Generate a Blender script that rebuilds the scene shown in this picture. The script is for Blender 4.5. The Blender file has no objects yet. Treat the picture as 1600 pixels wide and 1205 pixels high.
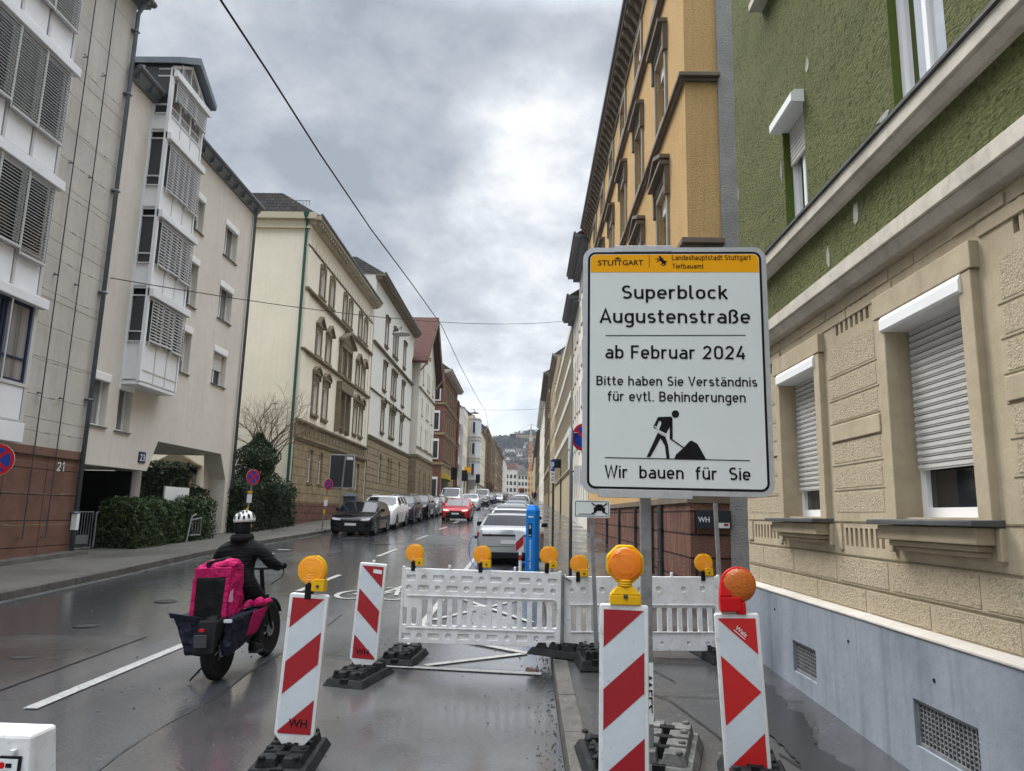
import bpy, bmesh, math, random
from mathutils import Vector, Matrix, Euler
random.seed(11)
sc = bpy.context.scene
COL = sc.collection
R = math.radians
S = 0.0316                       # the street climbs away from the camera
def g(y):
    if y < 420: return S*y
    return S*420
sc.unit_settings.scale_length = 1.15

# ------------------------------------------------------------------ camera
cam = bpy.data.cameras.new('camera')
camo = bpy.data.objects.new('camera', cam); COL.objects.link(camo)
cam.sensor_width = 36.0; cam.lens = 1140.0/1600.0*36.0
cam.clip_start = 0.05; cam.clip_end = 5000
_r = Vector((0.99956, 0.01903, 0.02291)).normalized()     # camera axes in the world: right, down, forward
_d = Vector((0.0192, 0.1745, -0.9845))
_f = Vector((-0.0227, 0.9845, 0.1740)).normalized()
_d = _f.cross(_r).normalized(); _r = _d.cross(_f).normalized()
M = Matrix(((_r.x, -_d.x, -_f.x, 0), (_r.y, -_d.y, -_f.y, 0), (_r.z, -_d.z, -_f.z, 1.7), (0, 0, 0, 1)))
camo.matrix_world = M
sc.camera = camo

# ------------------------------------------------------------------ light
SUN_EL, SUN_AZ = R(50), R(-42)    # azimuth clockwise from +Y
sun = bpy.data.lights.new('sun', 'SUN'); sun.energy = 1.5; sun.angle = R(22); sun.color = (1, .97, .93)
suno = bpy.data.objects.new('sun', sun); COL.objects.link(suno)
_sd = Vector((math.sin(SUN_AZ)*math.cos(SUN_EL), math.cos(SUN_AZ)*math.cos(SUN_EL), math.sin(SUN_EL)))
suno.rotation_euler = _sd.to_track_quat('Z', 'Y').to_euler()
suno.location = (0, 0, 60)

world = bpy.data.worlds.new('World'); sc.world = world; world.use_nodes = True
nt = world.node_tree; N = nt.nodes; L = nt.links; N.clear()
def nd(t, **kw):
    n = N.new(t)
    for k, v in kw.items(): setattr(n, k, v)
    return n
def mth(op, a, b=None, c=None, clamp=False):
    n = N.new('ShaderNodeMath'); n.operation = op; n.use_clamp = clamp
    for i, x in enumerate((a, b, c)):
        if x is None: continue
        if isinstance(x, (int, float)): n.inputs[i].default_value = x
        else: L.new(x, n.inputs[i])
    return n.outputs[0]
out = nd('ShaderNodeOutputWorld')
sky = nd('ShaderNodeTexSky'); sky.sky_type = 'NISHITA'; sky.sun_disc = False
sky.sun_elevation = SUN_EL; sky.sun_rotation = SUN_AZ; sky.air_density = 1.3; sky.dust_density = 1.5
bg_sky = nd('ShaderNodeBackground'); bg_sky.inputs[1].default_value = 0.12
L.new(sky.outputs[0], bg_sky.inputs[0])
tc = nd('ShaderNodeTexCoord'); sep = nd('ShaderNodeSeparateXYZ'); L.new(tc.outputs['Generated'], sep.inputs[0])
zz = mth('MAXIMUM', sep.outputs[2], 0.0)
den = mth('ADD', zz, 0.40)
px = mth('DIVIDE', sep.outputs[0], den); py = mth('DIVIDE', sep.outputs[1], den)
comb = nd('ShaderNodeCombineXYZ'); L.new(px, comb.inputs[0]); L.new(py, comb.inputs[1])
def cloud_noise(scale, detail, rough, off, dist=0.0, sx=1.0):
    mp = nd('ShaderNodeMapping'); mp.inputs['Location'].default_value = off; mp.inputs['Scale'].default_value = (sx, 1, 1)
    L.new(comb.outputs[0], mp.inputs[0])
    n = nd('ShaderNodeTexNoise'); n.inputs['Scale'].default_value = scale; n.inputs['Detail'].default_value = detail
    n.inputs['Roughness'].default_value = rough; n.inputs['Distortion'].default_value = dist
    L.new(mp.outputs[0], n.inputs['Vector']); return n.outputs[0]
n1 = cloud_noise(1.9, 12, .60, (3.1, 0.7, 0), .12)
n2 = cloud_noise(5.2, 10, .62, (7.7, 2.2, 1.0), .15)
n3 = cloud_noise(.55, 3, .5, (1.3, 4.9, 0))
mix = mth('ADD', mth('MULTIPLY', n1, .62), mth('ADD', mth('MULTIPLY', n2, .34), mth('MULTIPLY', n3, .10)))
# a break in the cloud ahead, and a thicker bank below it
def blob(d, lo, amt):
    v = Vector(d).normalized(); dp = nd('ShaderNodeVectorMath', operation='DOT_PRODUCT'); L.new(tc.outputs['Generated'], dp.inputs[0]); dp.inputs[1].default_value = v
    mr = nd('ShaderNodeMapRange', interpolation_type='SMOOTHSTEP'); mr.inputs[1].default_value = lo; mr.inputs[2].default_value = 1; mr.inputs[4].default_value = amt; L.new(dp.outputs['Value'], mr.inputs[0]); return mr.outputs[0]
mix = mth('ADD', mix, mth('ADD', blob((.05, .93, .38), .978, .05), mth('ADD', blob((-.02, .95, .30), .945, .055), blob((-.45, .80, .62), .90, -.03))))
cr = nd('ShaderNodeValToRGB'); L.new(mix, cr.inputs[0])
e = cr.color_ramp.elements
e[0].position = .43; e[0].color = (.29, .33, .385, 1)
e[1].position = .69; e[1].color = (.98, .98, .98, 1)
for p, c in ((.495, (.40, .435, .49, 1)), (.55, (.51, .54, .59, 1)), (.605, (.66, .69, .73, 1))):
    x = e.new(p); x.color = c
# an overcast dome is brightest overhead; boosted further above the frame to light walls
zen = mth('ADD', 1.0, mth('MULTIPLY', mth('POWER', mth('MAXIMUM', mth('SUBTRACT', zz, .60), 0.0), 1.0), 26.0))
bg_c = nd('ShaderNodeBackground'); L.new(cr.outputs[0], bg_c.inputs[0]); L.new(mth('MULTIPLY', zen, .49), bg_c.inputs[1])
# clouds thin out towards the horizon so blue air shows
cov = mth('ADD', .55, mth('MULTIPLY', zz, 2.4), clamp=True)
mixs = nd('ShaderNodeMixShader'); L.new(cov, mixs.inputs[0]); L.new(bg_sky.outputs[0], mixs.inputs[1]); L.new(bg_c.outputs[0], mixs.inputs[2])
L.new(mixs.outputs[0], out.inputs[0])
sc.view_settings.view_transform = 'Standard'; sc.view_settings.look = 'None'
sc.view_settings.exposure = 1.3; sc.view_settings.gamma = 1.0
sc.render.engine = 'CYCLES'

# ------------------------------------------------------------------ mesh helpers
class MB:
    def __init__(s, xf=None): s.v = []; s.f = []; s.m = []; s.xf = xf; s.mi = 0
    def vert(s, p):
        if s.xf: p = s.xf(*p)
        s.v.append(tuple(p)); return len(s.v)-1
    def face(s, pts, mi=None):
        s.f.append([s.vert(p) for p in pts]); s.m.append(s.mi if mi is None else mi)
    def box(s, x0, y0, z0, x1, y1, z1, mi=None):
        b = [s.vert((x, y, z)) for z in (z0, z1) for x, y in ((x0, y0), (x1, y0), (x1, y1), (x0, y1))]
        for q in ((0, 3, 2, 1), (4, 5, 6, 7), (0, 1, 5, 4), (1, 2, 6, 5), (2, 3, 7, 6), (3, 0, 4, 7)):
            s.f.append([b[i] for i in q]); s.m.append(s.mi if mi is None else mi)
    def hexa(s, bot, top, mi=None):
        n = len(bot); b = [s.vert(p) for p in bot]; t = [s.vert(p) for p in top]
        mi = s.mi if mi is None else mi
        s.f.append(b[::-1]); s.m.append(mi); s.f.append(t); s.m.append(mi)
        for i in range(n):
            j = (i+1) % n; s.f.append([b[i], b[j], t[j], t[i]]); s.m.append(mi)
    def prism(s, poly, a, d, mi=None):
        """poly: 3-D points of one cap, d: extrusion vector"""
        d = Vector(d); s.hexa([tuple(Vector(p)) for p in poly], [tuple(Vector(p)+d) for p in poly], mi)
    def tube(s, pts, r, n=8, mi=None, cap=True):
        pts = [Vector(p) for p in pts]; rs = r if isinstance(r, (list, tuple)) else [r]*len(pts)
        rings = []; prev = None
        for i, p in enumerate(pts):
            t = (pts[min(i+1, len(pts)-1)]-pts[max(i-1, 0)]).normalized()
            if prev is None:
                a = Vector((0, 0, 1)) if abs(t.z) < .9 else Vector((1, 0, 0)); u = t.cross(a).normalized()
            else: u = (prev - t*prev.dot(t)).normalized()
            prev = u; w = t.cross(u)
            rings.append([s.vert(p+(u*math.cos(2*math.pi*k/n)+w*math.sin(2*math.pi*k/n))*rs[i]) for k in range(n)])
        mi = s.mi if mi is None else mi
        for a, b in zip(rings, rings[1:]):
            for k in range(n):
                s.f.append([a[k], a[(k+1) % n], b[(k+1) % n], b[k]]); s.m.append(mi)
        if cap:
            s.f.append(rings[0][::-1]); s.m.append(mi); s.f.append(rings[-1]); s.m.append(mi)
    def lathe(s, prof, o, axis=(0, 0, 1), n=20, mi=None):
        """prof: (radius, along axis)"""
        ax = Vector(axis).normalized(); a = Vector((0, 0, 1)) if abs(ax.z) < .9 else Vector((1, 0, 0))
        u = ax.cross(a).normalized(); w = ax.cross(u); o = Vector(o); rings = []
        for r, t in prof:
            rings.append([s.vert(o+ax*t+(u*math.cos(2*math.pi*k/n)+w*math.sin(2*math.pi*k/n))*max(r, 1e-4)) for k in range(n)])
        mi = s.mi if mi is None else mi
        for a_, b_ in zip(rings, rings[1:]):
            for k in range(n):
                s.f.append([a_[k], b_[k], b_[(k+1) % n], a_[(k+1) % n]]); s.m.append(mi)
        s.f.append(rings[0]); s.m.append(mi); s.f.append(rings[-1][::-1]); s.m.append(mi)
    def wall(s, u0, u1, v0, v1, holes, depth, w=0.0, mi=None, reveal=None):
        us = sorted({u0, u1, *[h[0] for h in holes], *[h[1] for h in holes]}); vs = sorted({v0, v1, *[h[2] for h in holes], *[h[3] for h in holes]})
        us = [x for x in us if u0-1e-6 <= x <= u1+1e-6]; vs = [x for x in vs if v0-1e-6 <= x <= v1+1e-6]
        for a, b in zip(us, us[1:]):
            if b-a < 1e-5: continue
            for c, d in zip(vs, vs[1:]):
                if d-c < 1e-5: continue
                mu, mv = (a+b)/2, (c+d)/2
                if any(h[0] < mu < h[1] and h[2] < mv < h[3] for h in holes): continue
                s.face([(a, c, w), (b, c, w), (b, d, w), (a, d, w)], mi)
        for a, b, c, d in holes:
            r = mi if reveal is None else reveal
            s.face([(a, c, w), (a, c, w-depth), (b, c, w-depth), (b, c, w)], r); s.face([(a, d, w), (b, d, w), (b, d, w-depth), (a, d, w-depth)], r)
            s.face([(a, c, w), (a, d, w), (a, d, w-depth), (a, c, w-depth)], r); s.face([(b, c, w), (b, c, w-depth), (b, d, w-depth), (b, d, w)], r)
    def mesh(s, name, mats, smooth=False, off=(0, 0, 0)):
        me = bpy.data.meshes.new(name)
        ox, oy, oz = off
        me.from_pydata([(x-ox, y-oy, z-oz) for x, y, z in s.v], [], s.f)
        for m in (mats if isinstance(mats, (list, tuple)) else [mats]): me.materials.append(m)
        for p, mi in zip(me.polygons, s.m):
            p.material_index = mi
            if smooth: p.use_smooth = True
        me.validate(); me.update()
        return me
    def build(s, name, mats, parent=None, smooth=False, bevel=0, auto=None, local=False, fix=False):
        """geometry is in world coordinates unless local; it is stored relative to the parent"""
        off = (0, 0, 0)
        if parent is not None and not local: off = wloc(parent)
        me = s.mesh(name, mats, smooth, off)
        if auto is not None or fix:
            bm = bmesh.new(); bm.from_mesh(me); bmesh.ops.remove_doubles(bm, verts=bm.verts, dist=1e-5)
            bmesh.ops.recalc_face_normals(bm, faces=bm.faces)
            if auto is not None:
                for ed in bm.edges:
                    if len(ed.link_faces) == 2 and ed.calc_face_angle(0) > R(auto): ed.smooth = False
                for f in bm.faces: f.smooth = True
            bm.to_mesh(me); bm.free()
        o = bpy.data.objects.new(name, me); COL.objects.link(o)
        if parent is not None: o.parent = parent
        if bevel:
            b = o.modifiers.new('bevel', 'BEVEL'); b.width = bevel; b.segments = 2; b.limit_method = 'ANGLE'; b.angle_limit = R(40)
        return o
def wloc(o):
    v = Vector(o.location)
    while o.parent: o = o.parent; v += Vector(o.location)
    return tuple(v)
def thing(name, label, cat, loc=(0, 0, 0), rot=(0, 0, 0), group=None):
    o = bpy.data.objects.new(name, None); COL.objects.link(o); o.location = loc; o.rotation_euler = rot
    o.empty_display_size = .2
    tag(o, label, cat, group); return o
def tag(o, label=None, cat=None, group=None, kind=None):
    if label: o['label'] = label
    if cat: o['category'] = cat
    if group: o['group'] = group
    if kind: o['kind'] = kind
    return o
def copy_tree(o, parent=None, swap=None):
    c = o.copy(); COL.objects.link(c); c.parent = parent
    for ch in list(o.children): copy_tree(ch, c)
    return c
def place(me, name, parent, loc=(0, 0, 0)):
    o = bpy.data.objects.new(name, me); COL.objects.link(o); o.parent = parent; o.location = loc; return o

# ------------------------------------------------------------------ materials
def mat(name, col, rough=.7, bump=None, var=None, spec=.14, metal=0.0, scale_xyz=None, var2=None, wet=None, trans=0.0, var3=None, streak=None, coat=None):
    """col linear; bump=(scale,strength,detail); var=(scale,amount,col2) patches of a second colour"""
    m = bpy.data.materials.new(name); m.use_nodes = True
    t = m.node_tree; n = t.nodes; l = t.links
    p = n['Principled BSDF']
    p.inputs['Base Color'].default_value = (*col, 1); p.inputs['Roughness'].default_value = rough
    p.inputs['Metallic'].default_value = metal; p.inputs['Specular IOR Level'].default_value = spec
    if trans: p.inputs['Transmission Weight'].default_value = trans
    co = n.new('ShaderNodeTexCoord'); vec = co.outputs['Object']
    if scale_xyz:
        mp = n.new('ShaderNodeMapping'); mp.inputs['Scale'].default_value = scale_xyz; l.new(vec, mp.inputs[0]); vec2 = mp.outputs[0]
    else: vec2 = vec
    c_out = None
    for k, vv in enumerate((var, var2, var3)):
        if not vv: continue
        ns = n.new('ShaderNodeTexNoise'); ns.inputs['Scale'].default_value = vv[0]; ns.inputs['Detail'].default_value = 8; ns.inputs['Roughness'].default_value = .62
        l.new(vec2 if k == 0 else vec, ns.inputs['Vector'])
        rp = n.new('ShaderNodeMapRange'); rp.inputs[1].default_value = vv[3] if len(vv) > 3 else .38; rp.inputs[2].default_value = vv[4] if len(vv) > 4 else .66
        rp.inputs[4].default_value = vv[1]; l.new(ns.outputs[0], rp.inputs[0])
        mx = n.new('ShaderNodeMix'); mx.data_type = 'RGBA'; l.new(rp.outputs[0], mx.inputs[0])
        if c_out is None: mx.inputs[6].default_value = (*col, 1)
        else: l.new(c_out, mx.inputs[6])
        mx.inputs[7].default_value = (*vv[2], 1); c_out = mx.outputs[2]
    if streak:     # rain streaks: (amount, colour)
        mp2 = n.new('ShaderNodeMapping'); mp2.inputs['Scale'].default_value = (4.5, 4.5, .22); l.new(vec, mp2.inputs[0])
        ns = n.new('ShaderNodeTexNoise'); ns.inputs['Scale'].default_value = 1.6; ns.inputs['Detail'].default_value = 7; ns.inputs['Roughness'].default_value = .6; l.new(mp2.outputs[0], ns.inputs['Vector'])
        rp = n.new('ShaderNodeMapRange'); rp.inputs[1].default_value = .50; rp.inputs[2].default_value = .76; rp.inputs[4].default_value = streak[0]; l.new(ns.outputs[0], rp.inputs[0])
        mx = n.new('ShaderNodeMix'); mx.data_type = 'RGBA'; l.new(rp.outputs[0], mx.inputs[0])
        if c_out is None: mx.inputs[6].default_value = (*col, 1)
        else: l.new(c_out, mx.inputs[6])
        mx.inputs[7].default_value = (*streak[1], 1); c_out = mx.outputs[2]
    if c_out is not None: l.new(c_out, p.inputs['Base Color'])
    if wet:   # (scale, dry rough, wet rough, lo, hi)
        ns = n.new('ShaderNodeTexNoise'); ns.inputs['Scale'].default_value = wet[0]; ns.inputs['Detail'].default_value = 5
        l.new(vec2, ns.inputs['Vector'])
        rp = n.new('ShaderNodeMapRange'); rp.inputs[1].default_value = wet[3]; rp.inputs[2].default_value = wet[4]; rp.inputs[3].default_value = wet[1]; rp.inputs[4].default_value = wet[2]
        l.new(ns.outputs[0], rp.inputs[0]); l.new(rp.outputs[0], p.inputs['Roughness'])
    if coat:     # water film: (scale, lo, hi, roughness)
        ns = n.new('ShaderNodeTexNoise'); ns.inputs['Scale'].default_value = coat[0]; ns.inputs['Detail'].default_value = 6; ns.inputs['Roughness'].default_value = .6; l.new(vec2, ns.inputs['Vector'])
        rp = n.new('ShaderNodeMapRange'); rp.inputs[1].default_value = coat[1]; rp.inputs[2].default_value = coat[2]; rp.inputs[3].default_value = .2; rp.inputs[4].default_value = 1; l.new(ns.outputs[0], rp.inputs[0]); l.new(rp.outputs[0], p.inputs['Coat Weight'])
        p.inputs['Coat Roughness'].default_value = coat[3]; p.inputs['Coat IOR'].default_value = 1.85
        n2_ = n.new('ShaderNodeTexNoise'); n2_.inputs['Scale'].default_value = 34; n2_.inputs['Detail'].default_value = 4; l.new(vec, n2_.inputs['Vector'])
        b2 = n.new('ShaderNodeBump'); b2.inputs['Strength'].default_value = .22; b2.inputs['Distance'].default_value = .006; l.new(n2_.outputs[0], b2.inputs['Height']); l.new(b2.outputs[0], p.inputs['Coat Normal'])
    if bump:
        nb = n.new('ShaderNodeTexNoise'); nb.inputs['Scale'].default_value = bump[0]; nb.inputs['Detail'].default_value = bump[2] if len(bump) > 2 else 4
        nb.inputs['Roughness'].default_value = .6
        l.new(vec2 if len(bump) > 3 else vec, nb.inputs['Vector'])
        b = n.new('ShaderNodeBump'); b.inputs['Strength'].default_value = bump[1]; b.inputs['Distance'].default_value = bump[4] if len(bump) > 4 else .02
        l.new(nb.outputs[0], b.inputs['Height']); l.new(b.outputs[0], p.inputs['Normal'])
    return m
def brick_mat(name, c1, c2, mortar, sx, sy, msize=.015, rough=.85, axis='side', off=.5, bump=.4, var=None):
    """running-bond pattern laid on the y-z plane of a facade"""
    m = bpy.data.materials.new(name); m.use_nodes = True; t = m.node_tree; n = t.nodes; l = t.links; p = n['Principled BSDF']
    p.inputs['Roughness'].default_value = rough; p.inputs['Specular IOR Level'].default_value = .12
    co = n.new('ShaderNodeTexCoord'); sp = n.new('ShaderNodeSeparateXYZ'); l.new(co.outputs['Object'], sp.inputs[0])
    ad = n.new('ShaderNodeMath'); ad.operation = 'ADD'; l.new(sp.outputs[0], ad.inputs[0]); l.new(sp.outputs[1], ad.inputs[1])
    cb = n.new('ShaderNodeCombineXYZ'); l.new(ad.outputs[0], cb.inputs[0]); l.new(sp.outputs[2], cb.inputs[1])
    br = n.new('ShaderNodeTexBrick'); br.offset = off; br.inputs['Color1'].default_value = (*c1, 1); br.inputs['Color2'].default_value = (*c2, 1); br.inputs['Mortar'].default_value = (*mortar, 1)
    br.inputs['Scale'].default_value = 1; br.inputs['Mortar Size'].default_value = msize; br.inputs['Brick Width'].default_value = sx; br.inputs['Row Height'].default_value = sy
    l.new(cb.outputs[0], br.inputs['Vector'])
    ns = n.new('ShaderNodeTexNoise'); ns.inputs['Scale'].default_value = 2.5; ns.inputs['Detail'].default_value = 8; l.new(co.outputs['Object'], ns.inputs['Vector'])
    mx = n.new('ShaderNodeMix'); mx.data_type = 'RGBA'; mx.blend_type = 'MULTIPLY'; mx.inputs[0].default_value = .8
    rp = n.new('ShaderNodeMapRange'); rp.inputs[1].default_value = .3; rp.inputs[2].default_value = .7; rp.inputs[3].default_value = .62; rp.inputs[4].default_value = 1.12; l.new(ns.outputs[0], rp.inputs[0])
    l.new(br.outputs[0], mx.inputs[6]); l.new(rp.outputs[0], mx.inputs[7]); l.new(mx.outputs[2], p.inputs['Base Color'])
    nb = n.new('ShaderNodeTexNoise'); nb.inputs['Scale'].default_value = 30; l.new(co.outputs['Object'], nb.inputs['Vector'])
    hh = n.new('ShaderNodeMath'); hh.operation = 'MULTIPLY_ADD'; l.new(br.outputs[1], hh.inputs[0]); hh.inputs[1].default_value = -1.2; l.new(nb.outputs[0], hh.inputs[2])
    b = n.new('ShaderNodeBump'); b.inputs['Strength'].default_value = bump; b.inputs['Distance'].default_value = .02; l.new(hh.outputs[0], b.inputs['Height']); l.new(b.outputs[0], p.inputs['Normal'])
    return m
m_white = mat('white_plastic', (.70, .71, .72), .42, var=(5, .5, (.50, .48, .43)), var2=(20, .6, (.34, .32, .27), .57, .72), streak=(.4, (.40, .38, .33)), spec=.4)
m_whitep = mat('white_paint', (.74, .74, .72), .5, var=(3, .3, (.6, .59, .56)))
m_oriel = mat('white_oriel_panel', (.70, .71, .72), .4, var=(1.5, .4, (.56, .56, .54)))
m_frame = mat('white_window_frame', (.72, .72, .72), .4)
m_glass = mat('window_glass', (.012, .014, .016), .05, spec=.45, var=(.8, .6, (.05, .055, .06)))
m_glass_b = mat('window_glass_curtain', (.24, .24, .235), .07, spec=.45, scale_xyz=(6, 6, .15), var=(1.5, .8, (.05, .05, .05)))
m_glass_c = mat('window_glass_grey', (.035, .038, .042), .06, spec=.45)
m_dark = mat('dark_recess', (.012, .012, .012), .9)
m_rubber = mat('recycled_rubber', (.014, .014, .015), .75, bump=(60, .4), var=(9, .6, (.035, .035, .035)), spec=.12)
m_steel = mat('galvanised_steel', (.27, .28, .285), .5, metal=.5, var=(14, .7, (.15, .155, .16)), var2=(40, .5, (.42, .42, .41), .58, .7))
m_dsteel = mat('dark_steel', (.06, .065, .07), .5, metal=.3)
m_black = mat('black_paint', (.008, .008, .009), .5)
m_red = mat('reflective_red', (.33, .010, .016), .38, var=(5, .4, (.23, .010, .014)), var2=(34, .35, (.42, .16, .15), .66, .74), spec=.4)
m_refl = mat('reflective_white', (.56, .60, .63), .4, var=(4, .4, (.44, .48, .51)), var2=(30, .5, (.24, .235, .22), .62, .72), var3=(9, .3, (.66, .68, .68), .5, .7))
m_signw = mat('sign_white', (.66, .69, .68), .4, var=(2.5, .25, (.55, .59, .58)))
m_signy = mat('sign_yellow', (.80, .36, .004), .45)
m_signblue = mat('sign_blue', (.012, .045, .26), .4)
m_signred = mat('sign_red', (.42, .012, .016), .4)
m_alu = mat('sign_aluminium', (.50, .51, .52), .4, metal=.5, var=(15, .4, (.35, .36, .37)))
m_yel = mat('yellow_plastic', (.72, .40, .008), .4, var=(10, .3, (.5, .27, .01)))
m_amber = mat('amber_lens', (.80, .20, .004), .18, spec=.6, bump=(70, .12, 2))
m_amber2 = mat('amber_lens_bright', (.86, .31, .006), .2, spec=.6, bump=(70, .1, 2))
m_redp = mat('red_plastic', (.52, .010, .012), .35)
m_stonedark = mat('dark_sandstone', (.185, .148, .09), .85, bump=(25, .4), var=(3, .7, (.10, .085, .06)), var2=(14, .3, (.3, .26, .18)))
m_tile = brick_mat('red_roof_tiles', (.085, .031, .019), (.06, .022, .014), (.06, .025, .02), .22, .16, .02)
m_slate = brick_mat('dark_roof_slates', (.055, .05, .048), (.08, .07, .062), (.02, .02, .02), .25, .16, .015)
m_zinc = mat('zinc_sheet', (.16, .185, .205), .4, metal=.4, var=(4, .5, (.10, .115, .13)))
m_gutter = mat('weathered_gutter', (.13, .135, .145), .5, metal=.3, var=(9, .5, (.08, .085, .09)))
m_copper = mat('green_copper_pipe', (.018, .075, .05), .6, var=(8, .5, (.04, .11, .085)))
# ------------------------------------------------------------------ text
def text_into(mb, s, x0, x1, zb, cap, ymap, font_bold=False, mi=0, thick=0.0):
    """lay a line of lettering from x0 to x1, baseline zb, capital height cap; ymap(x,z)->point"""
    cu = bpy.data.curves.new('text', 'FONT'); cu.body = s; cu.size = 1.0; cu.resolution_u = 3
    cu.offset = .016 if font_bold else .007
    ob = bpy.data.objects.new('text', cu); COL.objects.link(ob)
    dg = bpy.context.evaluated_depsgraph_get(); me = bpy.data.meshes.new_from_object(ob.evaluated_get(dg))
    xs = [v.co.x for v in me.vertices]; a, b = min(xs), max(xs)
    k = (x1-x0)/(b-a) if x1 is not None else cap/.729
    ky = cap/.729
    base = len(mb.v)
    for v in me.vertices: mb.vert(ymap(x0+(v.co.x-a)*k, zb+v.co.y*ky))
    for p in me.polygons: mb.f.append([base+i for i in p.vertices]); mb.m.append(mi)
    bpy.data.objects.remove(ob); bpy.data.curves.remove(cu); bpy.data.meshes.remove(me)
# an engineer's stencil lettering drawn as strokes of even width (cap height 1)
def _arc(cx, cy, rx, ry, a0, a1, n=9): return [(cx+rx*math.cos(R(a0+(a1-a0)*k/n)), cy+ry*math.sin(R(a0+(a1-a0)*k/n))) for k in range(n+1)]
def _sta(x0, x1, y0, y1): r = (x1-x0)/2; c = (x0+x1)/2; return _arc(c, y1-r, r, r, 0, 180)+_arc(c, y0+r, r, r, 180, 360)+[(x1, y1-r)]
_bw = _arc(.27, .45, .20, .20, 180, 0)+_arc(.27, .27, .20, .20, 0, -180)+[(.07, .45)]
_ds = lambda xs, y: [[(x, y-.055), (x, y+.055)] for x in xs]
DIN = {'a': (.54, [_arc(.28, .46, .19, .19, 135, 0)+[(.47, 0)], [(.47, .385), (.24, .385)]+_arc(.24, .23, .17, .16, 90, 270)+[(.30, .07)]+_arc(.30, .24, .17, .17, 270, 360)]),
 'b': (.54, [[(.07, 1), (.07, 0)], _bw]), 'd': (.54, [[(.47, 1), (.47, 0)], _bw]), 'p': (.54, [[(.07, .72), (.07, -.28)], _bw]), 'g': (.54, [_bw, [(.47, .72), (.47, -.08)]+_arc(.27, -.08, .20, .16, 0, -145)]),
 'o': (.54, [_sta(.07, .47, .07, .65)]), 'e': (.54, [[(.07, .35), (.47, .35)]+_arc(.27, .45, .20, .20, 0, 180)+_arc(.27, .27, .20, .20, 180, 320)]), 'c': (.50, [_arc(.27, .45, .20, .20, 38, 180)+_arc(.27, .27, .20, .20, 180, 322)]),
 'k': (.50, [[(.07, 1), (.07, 0)], [(.44, .72), (.08, .30)], [(.20, .43), (.47, 0)]]), 'l': (.26, [[(.07, 1), (.07, .19)]+_arc(.19, .19, .12, .12, 180, 270)+[(.24, .07)]]), 'r': (.38, [[(.07, .72), (.07, 0)], _arc(.26, .44, .19, .21, 180, 62)]),
 's': (.47, [_arc(.24, .505, .165, .145, 40, 270)+_arc(.24, .215, .175, .145, 90, -145)]), 't': (.38, [[(.15, .93), (.15, .20)]+_arc(.28, .20, .13, .13, 180, 270)+[(.36, .07)], [(.01, .65), (.36, .65)]]),
 'u': (.54, [[(.07, .72)]+_arc(.27, .27, .20, .20, 180, 360), [(.47, .72), (.47, 0)]]), 'n': (.54, [[(.07, .72), (.07, 0)], _arc(.27, .45, .20, .20, 180, 0)+[(.47, 0)]]), 'h': (.54, [[(.07, 1), (.07, 0)], _arc(.27, .45, .20, .20, 180, 0)+[(.47, 0)]]),
 'm': (.80, [[(.07, .72), (.07, 0)], _arc(.235, .485, .165, .165, 180, 0)+[(.40, 0)], _arc(.565, .485, .165, .165, 180, 0)+[(.73, 0)]]), 'i': (.14, [[(.07, .72), (.07, 0)]]+_ds((.07,), .90)), 'f': (.38, [[(.15, 0), (.15, .79)]+_arc(.29, .79, .14, .14, 180, 90)+[(.36, .93)], [(.01, .65), (.35, .65)]]),
 'v': (.50, [[(.04, .72), (.25, .02), (.46, .72)]]), 'ß': (.55, [[(.07, 0), (.07, .74)]+_arc(.26, .74, .19, .19, 180, -70)+_arc(.27, .295, .21, .235, 75, -90)+[(.19, .06)]]),
 'S': (.60, [_arc(.30, .715, .21, .215, 38, 270)+_arc(.30, .285, .23, .215, 90, -142)]), 'A': (.64, [[(.03, 0), (.32, .97), (.61, 0)], [(.12, .28), (.52, .28)]]), 'F': (.54, [[(.08, 1), (.08, 0)], [(.08, .93), (.52, .93)], [(.08, .50), (.47, .50)]]),
 'B': (.62, [[(.08, 1), (.08, 0)], [(.08, .93), (.32, .93)]+_arc(.32, .725, .20, .205, 90, -90)+[(.08, .52)], [(.30, .52)]+_arc(.33, .295, .22, .225, 90, -90)+[(.08, .07)]]), 'V': (.62, [[(.03, 1), (.31, .02), (.59, 1)]]),
 'W': (.88, [[(.03, 1), (.23, .02), (.44, .95), (.65, .02), (.85, 1)]]), 'L': (.52, [[(.08, 1), (.08, .07), (.51, .07)]]), 'T': (.58, [[(.02, .93), (.56, .93)], [(.29, .93), (.29, 0)]]),
 '0': (.60, [_sta(.08, .52, .07, .93)]), '1': (.42, [[(.06, .74), (.27, .95), (.27, 0)]]), '2': (.60, [_arc(.29, .70, .21, .23, 165, -38)+[(.08, .07), (.53, .07)]]), '3': (.58, [_arc(.28, .715, .19, .215, 150, -90)+_arc(.28, .29, .22, .22, 90, -150)]), '4': (.60, [[(.36, 1), (.06, .25), (.55, .25)], [(.42, .50), (.42, 0)]]), '.': (.16, [[(.08, .0), (.08, .13)]])}
DIN['ä'] = (.54, DIN['a'][1]+_ds((.17, .38), .90)); DIN['ü'] = (.54, DIN['u'][1]+_ds((.16, .38), .90))
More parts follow.
